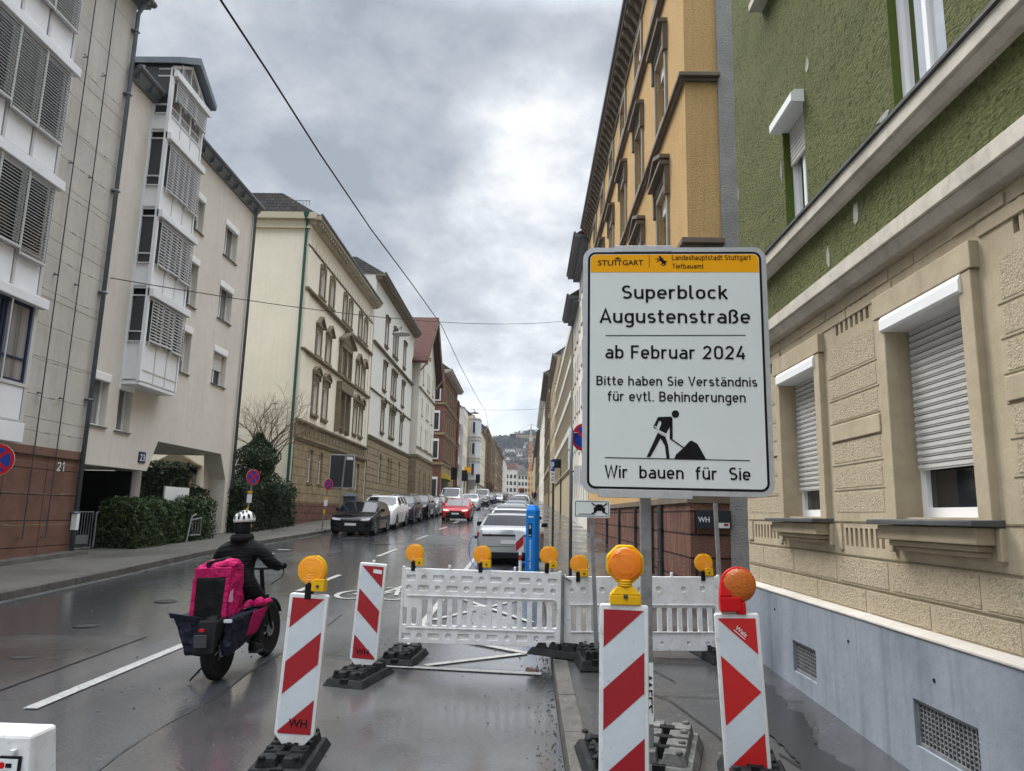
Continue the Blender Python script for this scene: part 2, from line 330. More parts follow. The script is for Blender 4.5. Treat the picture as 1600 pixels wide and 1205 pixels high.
def din_into(mb, s, x0, x1, cap, ymap, sw=.140, mi=0, gap=.115):
    """letter s from x0 to x1 on the baseline 0 in strokes of even width"""
    x = 0; runs = []
    for ch in s:
        if ch == ' ': x += .36; continue
        w, st = DIN[ch]
        for q in st: runs.append([(x+a, b_) for a, b_ in q])
        x += w+gap
    k = (x1-x0)/(x-gap)
    for q in runs:
        q = [p for i, p in enumerate(q) if i == 0 or math.hypot(p[0]-q[i-1][0], p[1]-q[i-1][1]) > 1e-4]
        L_, R_ = [], []
        for i, p in enumerate(q):
            a = q[max(i-1, 0)]; c = q[min(i+1, len(q)-1)]
            d1 = Vector((p[0]-a[0], p[1]-a[1])); d2 = Vector((c[0]-p[0], c[1]-p[1]))
            if d1.length < 1e-6: d1 = d2
            if d2.length < 1e-6: d2 = d1
            n1 = Vector((-d1.y, d1.x)).normalized(); n2 = Vector((-d2.y, d2.x)).normalized(); n = (n1+n2)
            n = n.normalized() if n.length > .2 else n1; m_ = sw/2/max(.45, n.dot(n1))
            L_.append((p[0]+n.x*m_, p[1]+n.y*m_)); R_.append((p[0]-n.x*m_, p[1]-n.y*m_))
        for i in range(len(q)-1): mb.face([ymap(x0+u*k, v*cap) for u, v in (L_[i], L_[i+1], R_[i+1], R_[i])], mi)
def plate_with_holes(outer, holes, thick, bevel=0.003):
    """a moulded plate in the x-z plane with real holes; returns a mesh"""
    cu = bpy.data.curves.new('plate', 'CURVE'); cu.dimensions = '2D'; cu.fill_mode = 'BOTH'; cu.extrude = thick/2-bevel; cu.bevel_depth = bevel; cu.bevel_resolution = 1
    for poly in [outer]+holes:
        sp = cu.splines.new('POLY'); sp.points.add(len(poly)-1)
        for q, p in zip(sp.points, poly): q.co = (p[0], p[1], 0, 1)
        sp.use_cyclic_u = True
    ob = bpy.data.objects.new('plate', cu); COL.objects.link(ob)
    dg = bpy.context.evaluated_depsgraph_get(); me = bpy.data.meshes.new_from_object(ob.evaluated_get(dg))
    me.transform(Matrix.Rotation(R(90), 4, 'X'))
    bpy.data.objects.remove(ob); bpy.data.curves.remove(cu)
    return me
def rrect(x0, z0, x1, z1, r, n=5):
    r = min(r, (x1-x0)/2-1e-4, (z1-z0)/2-1e-4); P = []
    for cx, cz, a in ((x1-r, z0+r, -90), (x1-r, z1-r, 0), (x0+r, z1-r, 90), (x0+r, z0+r, 180)):
        for k in range(n+1):
            t = R(a+90*k/n); P.append((cx+r*math.cos(t), cz+r*math.sin(t)))
    return P
def circ(cx, cz, r, n=18): return [(cx+r*math.cos(2*math.pi*k/n), cz+r*math.sin(2*math.pi*k/n)) for k in range(n)]
# ================================================================== GROUND
m_asph = mat('wet_asphalt', (.023, .026, .031), .45, bump=(60, .5, 5, 0, .008), var=(.55, .55, (.042, .045, .050)), var2=(3, .35, (.016, .017, .019)), var3=(42, .85, (.115, .117, .12), .55, .68), spec=.6, wet=(.35, .5, .26, .40, .54), coat=(.42, .38, .52, .11), scale_xyz=(1, .45, 1))
m_asph2 = mat('patched_asphalt', (.022, .022, .023), .4, bump=(60, .4, 5, 0, .008), var=(1.2, .6, (.037, .034, .034)), var3=(46, .7, (.085, .084, .085), .56, .70), spec=.6, wet=(.7, .45, .26, .40, .56), coat=(.9, .34, .50, .12))
m_seam = mat('bitumen_seam', (.010, .010, .011), .5, spec=.4)
m_pave = mat('wet_pavement_asphalt', (.024, .024, .0245), .5, bump=(60, .5, 5, 0, .008), var=(1.4, .7, (.034, .034, .032)), var2=(4, .45, (.018, .018, .018)), var3=(40, .85, (.125, .12, .11), .56, .68), spec=.5, wet=(.5, .55, .2, .40, .6), coat=(.5, .44, .60, .10))
m_pavel = mat('pavement_asphalt', (.080, .075, .064), .7, bump=(110, .5, 4, 0, .008), var=(.8, .6, (.105, .097, .078)), var2=(3, .35, (.055, .051, .043)), spec=.35, wet=(.5, .75, .4, .4, .62))
m_kerb = mat('granite_kerb', (.092, .087, .076), .6, bump=(60, .6, 5, 0, .02), var=(7, .85, (.042, .04, .035)), var2=(1.5, .4, (.125, .12, .10)), var3=(50, .7, (.20, .19, .17), .56, .68), wet=(2, .7, .3, .4, .6))
m_gutter_set = mat('gutter_setts', (.06, .06, .06), .4, bump=(14, .6), var=(7, .6, (.10, .10, .095)), wet=(2, .6, .25, .4, .6))
m_line = mat('road_marking', (.32, .315, .29), .5, bump=(160, .3, 3, 0, .004), var=(3.5, .55, (.22, .22, .21)), var2=(30, .75, (.06, .06, .06), .54, .68))
m_iron = mat('cast_iron', (.05, .05, .05), .4, bump=(60, .8), metal=.5)
m_earth = mat('ground_earth', (.08, .075, .06), .9, bump=(20, .4), var=(2, .6, (.05, .06, .03)))
def sheet(mb, x0, x1, y0, y1, h, ny=1, x0b=None, x1b=None):
    x0b = x0 if x0b is None else x0b; x1b = x1 if x1b is None else x1b
    for k in range(ny):
        a, b = y0+(y1-y0)*k/ny, y0+(y1-y0)*(k+1)/ny; ta, tb = k/ny, (k+1)/ny
        mb.face([(x0+(x0b-x0)*ta, a, g(a)+h), (x1+(x1b-x1)*ta, a, g(a)+h), (x1+(x1b-x1)*tb, b, g(b)+h), (x0+(x0b-x0)*tb, b, g(b)+h)])
def gpoly(mb, pts, h): mb.face([(x, y, g(y)+h) for x, y in pts])
def gstrip(mb, pts, w, h):
    for (xa, ya), (xb, yb) in zip(pts, pts[1:]):
        d = Vector((xb-xa, yb-ya)).normalized(); nx, ny = -d.y*w/2, d.x*w/2
        mb.face([(xa+nx, ya+ny, g(ya)+h), (xb+nx, yb+ny, g(yb)+h), (xb-nx, yb-ny, g(yb)+h), (xa-nx, ya-ny, g(ya)+h)])
def struct(name, mb, m, kind='structure', **k): return tag(mb.build(name, m, **k), kind=kind)
b = MB()
b.face([(-900, -60, g(-60)-.02), (900, -60, g(-60)-.02), (900, 420, g(420)-.02), (-900, 420, g(420)-.02)])
b.face([(-900, 420, g(420)-.02), (900, 420, g(420)-.02), (900, 2500, g(420)-.02), (-900, 2500, g(420)-.02)])
struct('ground', b, m_earth)
KL = [(-7.30, -8), (-7.36, 10.5), (-7.45, 14), (-7.62, 17), (-7.62, 22), (-7.35, 27), (-7.4, 31), (-7.4, 58), (-7.2, 62), (-6.6, 76), (-6.4, 100), (-6.3, 420)]
KR = [(.27, -8), (.27, 6), (.29, 12), (.30, 420)]
def klx(y, K=KL):
    for (xa, a), (xb, c) in zip(K, K[1:]):
        if a <= y <= c: return xa+(xb-xa)*(y-a)/(c-a)
    return K[-1][0]
b = MB(); ys = sorted({p[1] for p in KL+KR} | {i*5 for i in range(0, 84)})
for a, c in zip(ys, ys[1:]):
    b.face([(klx(a), a, g(a)), (klx(a, KR), a, g(a)), (klx(c, KR), c, g(c)), (klx(c), c, g(c))])
struct('road', b, m_asph)
# cross street beyond the gabled house
b = MB(); sheet(b, -60, -6.6, 71.2, 76.6, .122); struct('side_street', b, m_asph)
# repaired strips of asphalt
b = MB(); gpoly(b, [(-7.2, 3.2), (-4.24, 3.2), (-4.24, 6.2), (-4.19, 8.4), (-5.3, 8.34), (-7.2, 8.3)], .004); gpoly(b, [(-2.5, 2.2), (.2, 2.2), (.2, 7.15), (-1.2, 7.32), (-2.46, 7.8), (-2.52, 5.5)], .004)
struct('road_patch', b, m_asph2)
b = MB(); gstrip(b, [(-4.3, 3.0), (-4.24, 6.18), (-4.19, 8.42), (-5.23, 8.34), (-7.2, 8.3)], .010, .008)
jit = [(-2.52, 2.2), (-2.55, 3.4), (-2.50, 4.6), (-2.54, 5.0), (-2.52, 5.5), (-2.45, 6.2), (-2.50, 6.9), (-2.47, 7.76), (-2.40, 9.0), (-2.46, 10.2)]
gstrip(b, jit, .013, .008); gstrip(b, [(-2.46, 7.8), (-1.3, 7.75), (-.9, 7.7)], .012, .008); gstrip(b, [(-7.3, 12.4), (-5.2, 12.1), (-3.0, 12.2)], .015, .008); gstrip(b, [(-4.9, 18), (-4.8, 30), (-4.9, 40)], .02, .008)
struct('road_seam', b, m_seam)
for i, (x, y, r) in enumerate(((-5.19, 8.93, .15), (-4.84, 7.35, .13), (-5.19, 10.86, .16), (-4.4, 22.7, .3))):
    b = MB(); b.lathe([(r, 0), (r, .006), (r*.9, .008), (r*.9, .004)], (x, y, g(y)), n=20)
    o = tag(b.build('manhole_cover', m_iron), ['round iron cover beyond the corner of the dark patch, left of the white centre dash', 'round iron cover in the dark asphalt patch at far left', 'round iron cover in the road between the kerb and the rider', 'large round iron cover in the far lane beside the parked black car'][i], 'manhole cover', 'iron covers in the road')
# markings
b = MB()
for a in (5.73, -1, 12.2, 18.6, 25, 31.4, 37.8, 44.2): sheet(b, -3.74, -3.63, a, a+2.35, .008, x0b=-3.66, x1b=-3.55)
gstrip(b, [(-1.40, 7.36), (.17, 7.20)], .10, .012)
gstrip(b, [(-1.30, 7.5), (-1.28, 12), (-1.25, 24), (-1.25, 60)], .09, .008)
gstrip(b, [(-.95, 7.42), (.03, 8.07)], .09, .010); gstrip(b, [(.03, 8.07), (-.7, 8.62)], .09, .014); gstrip(b, [(-1.2, 9.9), (.1, 12.2)], .09, .010); gstrip(b, [(.1, 9.9), (-1.2, 12.2)], .09, .014)
gstrip(b, [(-1.25, 13.6), (.2, 13.6)], .09, .010)
for a in (18.6, 19.8): gstrip(b, [(-6.6, a), (-6.3, a+.05)], .35, .008)
for y in (33, 38, 43, 48): gstrip(b, [(-7.3, y-.3), (-5.3, y-.3)], .08, .008)
for k in range(9): gstrip(b, [(-6.2+k*.62, 67.5), (-6.2+k*.62, 70.5)], .3, .008)
struct('road_markings', b, m_line)
# bicycle pictogram painted on the lane
b = MB()
def ring(cx, cy, r, w, sy=1.7):
    P = [(cx+r*math.cos(2*math.pi*k/18), cy+sy*r*math.sin(2*math.pi*k/18)) for k in range(19)]; gstrip(b, P, w, .008)
ring(-2.72, 12.0, .26, .085); ring(-2.05, 12.0, .26, .085)
gstrip(b, [(-2.72, 12.0), (-2.5, 12.85), (-2.15, 12.85), (-2.05, 12.0)], .07, .011); gstrip(b, [(-2.5, 12.85), (-2.36, 12.0), (-2.15, 12.85)], .07, .014); gstrip(b, [(-2.15, 12.85), (-2.12, 13.3), (-2.0, 13.3)], .07, .016)
struct('bicycle_road_marking', b, m_line)
# pavements and kerbs
def pavement(name, K, xo, m, sgn, y0, y1, kh=.115):
    b = MB(); k = MB(); ys = sorted({p[1] for p in K if y0 <= p[1] <= y1} | {y0, y1} | {y0+i*4 for i in range(int((y1-y0)/4)+1)})
    for a, c in zip(ys, ys[1:]):
        xa, xc = klx(a, K)+sgn*.15, klx(c, K)+sgn*.15
        b.face([(xa, a, g(a)+kh-.004), (xo, a, g(a)+kh+.012), (xo, c, g(c)+kh+.012), (xc, c, g(c)+kh-.004)])
    struct(name, b, m)
    y = y0
    while y < min(y1, 130):
        l = random.uniform(.75, 1.05); c = min(y+l-.012, y1); xa, xc = klx(y, K), klx(c, K); j = random.uniform(-.004, .004)
        lo = [(xa, y, g(y)-.1), (xa+sgn*.15, y, g(y)-.1), (xc+sgn*.15, c, g(c)-.1), (xc, c, g(c)-.1)]
        hi = [(xa+sgn*.012, y, g(y)+kh+j), (xa+sgn*.15, y, g(y)+kh+j), (xc+sgn*.15, c, g(c)+kh+j), (xc+sgn*.012, c, g(c)+kh+j)]
        k.hexa(lo, hi); y += l
    if y1 > 130:
        k.hexa([(klx(130, K), 130, g(130)-.1), (klx(130, K)+sgn*.15, 130, g(130)-.1), (klx(y1, K)+sgn*.15, y1, g(y1)-.1), (klx(y1, K), y1, g(y1)-.1)], [(klx(130, K), 130, g(130)+kh), (klx(130, K)+sgn*.15, 130, g(130)+kh), (klx(y1, K)+sgn*.15, y1, g(y1)+kh), (klx(y1, K), y1, g(y1)+kh)])
    struct('kerb', k, m_kerb, bevel=.008)
pavement('pavement', KR, 9.0, m_pave, 1, -8, 420)
pavement('pavement', KL, -19.0, m_pavel, -1, -8, 71.0)
pavement('pavement', KL, -14.0, m_pavel, -1, 77.0, 420)
b = MB(); gstrip(b, [(-7.22, 0), (-7.28, 10.5), (-7.36, 14), (-7.52, 17), (-7.52, 22), (-7.25, 27), (-7.3, 58)], .16, .004); struct('gutter', b, m_gutter_set)
# cracks and a wet patch on the right pavement
b = MB(); H_ = .128
gstrip(b, [(.75, 6.7), (1.15, 6.0), (1.30, 5.2), (1.42, 4.4), (1.55, 3.4)], .014, .121); gstrip(b, [(.5, 6.3), (1.1, 6.15), (2.2, 6.1)], .012, .121); gstrip(b, [(1.6, 4.9), (1.75, 4.3), (1.95, 3.7)], .016, .121); gstrip(b, [(1.0, 7.8), (1.15, 7.1), (1.3, 6.6)], .014, .121); gstrip(b, [(.9, 7.3), (1.9, 7.25)], .012, .121)
struct('pavement_crack', b, m_seam)
m_wetpatch = mat('wet_patch', (.016, .016, .0165), .22, bump=(120, .2, 3, 0, .004), spec=.5, var=(2, .4, (.022, .022, .022)), var3=(95, .5, (.06, .058, .055), .55, .72))
b = MB(); pts = []
prof = [(6.9, 1.95), (6.5, 1.82), (6.1, 1.86), (5.8, 1.72), (5.5, 1.78), (5.2, 1.62), (4.9, 1.74), (4.6, 1.60), (4.3, 1.66), (4.0, 1.58), (3.6, 1.66), (3.0, 1.6)]
from mathutils import noise as mnoise
def wob(y, s, k): return mnoise.noise(Vector((k, y*s, 3.1)))
q_ = []
for i in range(121):
    y = 6.95-4.2*i/120; e_ = min(1, i/10)
    q_.append((y, 1.80-.07*(6.9-y)+(.10*wob(y, 1.6, 1)+.05*wob(y, 6, 2)+.02*wob(y, 20, 3)), 1.80-.07*(6.9-y)+e_*(.30+.14*wob(y, 1.3, 5)+.07*wob(y, 5, 6)+.025*wob(y, 19, 7))))
for (ya, xa, xa2), (yb, xb, xb2) in zip(q_, q_[1:]):
    b.face([(xa, ya, g(ya)+.1235), (xa2, ya, g(ya)+.1245), (xb2, yb, g(yb)+.1245), (xb, yb, g(yb)+.1235)])
struct('wet_pavement_patch', b, m_wetpatch)
b = MB(); b.hexa([(-9.94, 5, g(5)+.09), (-9.62, 5, g(5)+.09), (-9.62, 16.3, g(16.3)+.09), (-9.94, 16.3, g(16.3)+.09)], [(-9.94, 5, g(5)+.2), (-9.64, 5, g(5)+.2), (-9.64, 16.3, g(16.3)+.2), (-9.94, 16.3, g(16.3)+.2)])
struct('pavement_edge_step', b, m_kerb, bevel=.01)

# ================================================================== WINDOWS
def fx(side, X):
    return (lambda u, v, w: (X+w, u, v)) if side == 'L' else (lambda u, v, w: (X-w, u, v))
def add_frame(b, u0, u1, v0, v1, d, fw=.055, mull=True, trans=.72, dp=.05):
    b.box(u0, v0, d, u0+fw, v1, d+dp); b.box(u1-fw, v0, d, u1, v1, d+dp); b.box(u0+fw, v0, d, u1-fw, v0+fw, d+dp); b.box(u0+fw, v1-fw, d, u1-fw, v1, d+dp)
    if mull: um = (u0+u1)/2; b.box(um-fw*.5, v0+fw, d, um+fw*.5, v1-fw, d+dp*.9)
    if trans: vt = v0+(v1-v0)*trans; b.box(u0+fw, vt-fw*.4, d, u1-fw, vt+fw*.4, d+dp*.85)
def swapped(xf): return lambda u, v, w: xf(u, v, w)
def window(parent, xf, u0, u1, v0, v1, depth=.18, mull=True, trans=0, glass=None, frame=None, fw=.05, box=None, shutter=None, sill=None, boxm=None, name='window', shutm=None, bproud=.06):
    """one window in world coordinates: window > pane, roller_box, roller_shutter, sill"""
    b = MB(xf); add_frame(b, u0, u1, v0, v1, -depth, fw, mull, trans)
    o = b.build(name, frame or m_frame, parent)
    p = MB(xf); p.face([(u0+.01, v0+.01, -depth+.02), (u1-.01, v0+.01, -depth+.02), (u1-.01, v1-.01, -depth+.02), (u0+.01, v1-.01, -depth+.02)])
    p.build('pane', glass or m_glass, o)
    if box:
        q = MB(xf); bu = .03; P_ = [(-.10, v1-box), (bproud*.80, v1-box), (bproud, v1-box+.012), (bproud, v1-.02), (bproud*.72, v1+.012), (-.10, v1+.012)]; q.hexa([(u0-bu, v, w) for w, v in P_], [(u1+bu, v, w) for w, v in P_])
        q.build('roller_box', boxm or m_whitep, o)
    if shutter:
        q = MB(xf); n = max(4, int((v1-shutter)/.042)); h = (v1-shutter)/n
        for k in range(n):
            a = shutter+k*h; q.hexa([(u0+.03, a, -depth+.055), (u1-.03, a, -depth+.055), (u1-.03, a, -depth+.075), (u0+.03, a, -depth+.075)], [(u0+.03, a+h*.94, -depth+.055), (u1-.03, a+h*.94, -depth+.055), (u1-.03, a+h*.94, -depth+.062), (u0+.03, a+h*.94, -depth+.062)])
            q.box(u0+.03, a+h*.25, -depth+.06, u1-.03, a+h*.78, -depth+.0785)
        q.build('roller_shutter', shutm or m_shut, o)
    if sill:
        q = MB(xf); q.hexa([(u0-.05, v0-.04, -depth), (u1+.05, v0-.04, -depth), (u1+.05, v0-.04, sill), (u0-.05, v0-.04, sill)], [(u0-.05, v0, -depth), (u1+.05, v0, -depth), (u1+.05, v0-.015, sill), (u0-.05, v0-.015, sill)])
        q.build('sill', m_gutter, o)
    return o
m_shut = mat('roller_shutter_slats', (.50, .485, .45), .5, var=(6, .35, (.40, .385, .36)))
_wc = {}
STONE = dict(m=None)
def win_proto(side, w, h, style, sm, fm, gm, blind):
    key = (side, round(w, 2), round(h, 2), style, sm.name, fm.name, gm.name, blind)
    if key in _wc: return _wc[key]
    xf = (lambda u, v, q: (q, u, v)) if side == 'L' else (lambda u, v, q: (-q, u, v))
    d = {}; hw = w/2
    b = MB(xf); add_frame(b, -hw, hw, 0, h, -.15, .05, w > .55, .7 if h > 1.2 else 0)
    d['window'] = b.mesh('window', fm)
    b = MB(xf); b.face([(-hw, 0, -.135), (hw, 0, -.135), (hw, h, -.135), (-hw, h, -.135)]); d['pane'] = b.mesh('pane', gm)
    if blind:
        b = MB(xf); b.box(-hw+.02, h*(1-blind[0]), -.11, hw-.02, h, -.07); d['blind'] = b.mesh('blind', blind[1])
    if style != 'none':
        b = MB(xf); t = .13
        if style == 'plain':
            b.box(-hw-.05, -.07, -.1, hw+.05, -.003, .07); d['sill'] = b.mesh('sill', sm)
        else:
            b.box(-hw-t, -.003, -.02, -hw-.002, h+t, .05); b.box(hw+.002, -.003, -.02, hw+t, h+t, .05); b.box(-hw, h+.003, -.02, hw, h+t, .05)
            b.box(-hw-t-.03, -.11, -.02, hw+t+.03, -.006, .11); b.box(-hw-t+.02, -.2, -.02, hw+t-.02, -.113, .06)
            if style in ('flat', 'tri', 'round'):
                z = h+t+.003; W = hw+t+.05
                b.box(-W+.03, z, -.02, W-.03, z+.16, .055); b.box(-W-.02, z+.163, -.02, W+.02, z+.23, .16); z += .233
                b.box(-W+.02, z-.30, .058, -W+.10, z-.073, .12); b.box(W-.10, z-.30, .058, W-.02, z-.073, .12)
                if style == 'tri':
                    b.hexa([(-W-.02, z, -.02), (W+.02, z, -.02), (W+.02, z, .10), (-W-.02, z, .10)][0:2]+[(0, z+.30, -.02)], [(-W-.02, z, .09), (W+.02, z, .09), (0, z+.30, .09)])
                    for sg in (-1, 1):
                        b.hexa([(sg*(W+.04), z, -.01), (0, z+.30, -.01), (0, z+.37, -.01), (sg*(W+.04), z+.07, -.01)], [(sg*(W+.04), z, .18), (0, z+.30, .18), (0, z+.37, .18), (sg*(W+.04), z+.07, .18)])
                elif style == 'round':
                    n = 8; P = [(-W-.02+(2*W+.04)*k/n, z+.26*math.sin(math.pi*k/n)) for k in range(n+1)]
                    b.hexa([(u, v, -.02) for u, v in P], [(u, v, .09) for u, v in P])
                    for (ua, va), (ub, vb) in zip(P, P[1:]):
                        b.hexa([(ua, va, -.01), (ub, vb, -.01), (ub, vb+.08, -.01), (ua, va+.08, -.01)], [(ua, va, .18), (ub, vb, .18), (ub, vb+.08, .18), (ua, va+.08, .18)])
                    b.lathe([(.01, 0), (.10, 0), (.08, .05), (.01, .06)], (0, z+.10, .09), (0, 0, 1), 10)
            elif style == 'arch':
                n = 8; W = hw+t; P = [(-W+2*W*k/n, h+t+.003+.12*math.sin(math.pi*k/n)) for k in range(n+1)]
                b.hexa([(u, v, -.02) for u, v in P], [(u, v, .055) for u, v in P])
                b.box(-.07, h+.05, .055, .07, h+t+.16, .09)
            d['surround'] = b.mesh('surround', sm)
    _wc[key] = d; return d
def put_window(parent, side, X, u, v, w, h, style, sm, fm=None, gm=None, blind=None):
    d = win_proto(side, w, h, style, sm, fm or m_frame, gm or random.choice((m_glass, m_glass_c, m_glass_b, m_glass_b)), blind)
    ox, oy, oz = wloc(parent)
    o = place(d['window'], 'window', parent, (X-ox, u-oy, v-oz))
    for k in ('pane', 'blind', 'sill', 'surround'):
        if k in d: place(d[k], k, o)
    return o
def house(name, label, side, X, y0, y1, ztop, wallm, rows, cols, stone=None, ground=None, groundm=None, bands=(), cornice='plain', cornm=None, depth=9, roofm=None, roofh=2.2, sidem=None, base=None, basem=None, group=None, wins=True, roof='slope', gm=None, wmats=None, cat='house', oh=.38):
    """rows: (v0,v1,style[,blind]); cols: (centre,width)"""
    sg = -1 if side == 'L' else 1; zb = g(y0)-.6; xf = fx(side, X)
    root = thing(name, label, cat, (X, y0, g(y0)), group=group)
    gz = ground if ground else zb
    H = [(c[0]-c[1]/2, c[0]+c[1]/2, r[0], r[1]) for r in rows for c in cols]
    b = MB(xf); b.wall(y0, y1, gz, ztop, [h for h in H if h[2] >= gz-.01], .17)
    b.build('wall', wallm, root)
    b = MB(); xb = X+sg*depth
    for y in (y0, y1): b.face([(X, y, zb), (xb, y, zb), (xb, y, ztop), (X, y, ztop)])
    b.face([(xb, y0, zb), (xb, y1, zb), (xb, y1, ztop), (xb, y0, ztop)]); b.build('side_wall', sidem or wallm, root)
    if ground:
        b = MB(fx(side, X)); b.wall(y0, y1, zb, gz, [h for h in H if h[2] < gz-.01], .17, .03)
        b.face([(y0-.002, zb, .03), (y0-.002, zb, -.02), (y0-.002, gz, -.02), (y0-.002, gz, .03)]); b.build('ground_floor_wall', groundm, root)
        b = MB(xf); b.box(y0-.02, gz-.10, -.01, y1+.02, gz, .14); b.box(y0-.01, gz-.2, -.01, y1+.01, gz-.103, .09); b.build('ground_floor_cornice', stone or wallm, root)
    if base:
        b = MB(xf); b.box(y0-.03, zb, -.01, y1+.03, base, .09); b.build('plinth', basem, root)
    for (z0, z1, pr, bmt) in bands:
        b = MB(xf); b.box(y0-.02, z0+(z1-z0)*.45, -.01, y1+.02, z1, pr); b.box(y0-.01, z0, -.01, y1+.01, z0+(z1-z0)*.45-.003, pr*.6); b.build('string_course', bmt, root)
    cm = cornm or stone or wallm
    if cornice:
        b = MB(xf); b.box(y0-.1, ztop-.18, -.05, y1+.1, ztop-.02, oh); b.box(y0-.05, ztop-.36, -.05, y1+.05, ztop-.183, oh*.55)
        if cornice == 'dentil':
            n = int((y1-y0)/.34)
            for k in range(n): u = y0+(k+.5)*(y1-y0)/n; b.box(u-.07, ztop-.34, oh*.55+.002, u+.07, ztop-.184, oh*.88)
        b.build('cornice', cm, root)
        b = MB(xf); b.tube([(y0-.1, ztop+.02, oh+.02), (y1+.1, ztop+.02, oh+.02)], .07, 6); b.build('gutter', m_gutter, root)
    if roof == 'slope':
        b = MB(xf); b.hexa([(y0-.05, ztop-.015, oh), (y1+.05, ztop-.015, oh), (y1+.05, ztop-.015, -depth), (y0-.05, ztop-.015, -depth)], [(y0+.3, ztop+roofh, -roofh*1.2), (y1-.3, ztop+roofh, -roofh*1.2), (y1-.3, ztop+roofh, -depth+.3), (y0+.3, ztop+roofh, -depth+.3)])
        b.build('roof', roofm or m_slate, root)
    elif roof == 'flat':
        b = MB(xf); b.box(y0, ztop-.02, -depth, y1, ztop+.12, .05); b.build('roof', m_gutter, root)
    if wins:
        for r in rows:
            for c in cols:
                st = r[2]; bl = None
                if len(r) > 3 and r[3] and random.random() < r[3][2]: bl = (random.choice((r[3][0], r[3][0]*1.6 if r[3][0] < .5 else r[3][0])), r[3][1])
                put_window(root, side, X, c[0], r[0], c[1], r[1]-r[0], st, stone or wallm, gm=gm)
    return root
# ================================================================== RIGHT: green rendered house on a sandstone ground floor
m_green = mat('green_roughcast', (.18, .19, .074), .95, bump=(34, 1.0, 9, 1, .14), scale_xyz=(1, .6, 1.35), var=(2.2, .75, (.115, .130, .046), .42, .68), var2=(46, .6, (.27, .285, .135), .52, .66), var3=(17, .85, (.060, .070, .024), .52, .66), streak=(.4, (.12, .125, .055)))  # darkest flecks paint in the shade of the roughcast crevices
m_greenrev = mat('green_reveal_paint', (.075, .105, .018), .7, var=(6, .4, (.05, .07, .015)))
m_sand = mat('sandstone_smooth', (.40, .335, .235), .85, streak=(.55, (.26, .21, .145)), bump=(50, .15, 5), var=(2.2, .75, (.31, .25, .165)), var2=(9, .35, (.48, .41, .29)))
m_sandr = mat('sandstone_rough', (.40, .33, .228), .92, bump=(70, .9, 6, 0, .014), var=(1.1, .6, (.34, .285, .20), .5, .75), var2=(11, .35, (.47, .41, .30)), var3=(34, .7, (.23, .185, .13), .52, .66))
m_band = mat('painted_stone_band', (.52, .475, .40), .8, streak=(.45, (.30, .27, .22)), bump=(20, .2), var=(3, .7, (.33, .30, .25)), var2=(12, .4, (.20, .185, .15), .58, .8))
m_conc = mat('blue_grey_plinth_render', (.235, .255, .285), .75, bump=(18, .15), scale_xyz=(1, 1, .35), var=(2.0, .9, (.15, .172, .20)), var2=(4.5, .4, (.28, .30, .33)), var3=(26, .35, (.15, .165, .185), .55, .72), streak=(.75, (.115, .13, .15)))
m_plinthtop = mat('plinth_mortar_ledge', (.44, .41, .365), .85, bump=(30, .3), var=(4, .6, (.33, .30, .26)))
m_sillz = mat('weathered_sill', (.10, .10, .098), .6, var=(6, .6, (.05, .05, .05)), metal=.2)
m_curtain = mat('white_net_curtain', (.66, .68, .72), .9, scale_xyz=(1, 14, .3), bump=(2.2, .6, 2, 1, .05))
m_gl = bpy.data.materials.new('clear_pane'); m_gl.use_nodes = True
_t = m_gl.node_tree; _n = _t.nodes; _n.clear(); _o = _n.new('ShaderNodeOutputMaterial'); _g = _n.new('ShaderNodeBsdfGlossy'); _g.inputs['Roughness'].default_value = .03
_tr = _n.new('ShaderNodeBsdfTransparent'); _mx = _n.new('ShaderNodeMixShader'); _fr = _n.new('ShaderNodeFresnel'); _fr.inputs[0].default_value = 1.6
_t.links.new(_fr.outputs[0], _mx.inputs[0]); _t.links.new(_tr.outputs[0], _mx.inputs[1]); _t.links.new(_g.outputs[0], _mx.inputs[2]); _t.links.new(_mx.outputs[0], _o.inputs[0])
X1 = 2.38
G1 = thing('rendered_house', 'green roughcast house with sandstone ground floor and blue grey plinth beside the pavement at right', 'house', (X1, 4, g(4)))
xf = fx('R', X1)
WL = [(1.85, 2.69), (3.88, 4.72), (5.93, 6.76)]
slots = []
def slotrow(u0, u1, v0, v1, n):
    p = (u1-u0)/n
    for k in range(n): slots.append((u0+k*p+p*.22, u0+k*p+p*.78, v0, v1))
for a, c in ((7.02, 7.78), (4.97, 5.60), (2.9, 3.5)): slotrow(a, c, 1.53, 1.66, 8); slotrow(a+.02, c-.02, 3.12, 3.29, 7)
holes = [(a, c, 1.74, 3.04) for a, c in WL]
b = MB(xf); b.wall(-3, 8.0, .9, 3.47, holes+slots, .2); b.build('sandstone_wall', m_sand, G1)
b = MB(xf)
for a, c in ((7.0, 7.8), (4.95, 5.62), (2.88, 3.52)):
    for v0, v1 in ((1.52, 1.67), (3.11, 3.30)): b = MB(xf); b.face([(a, v0, -.05), (c, v0, -.05), (c, v1, -.05), (a, v1, -.05)]); b.build('vent_backing', m_stonedark, G1)
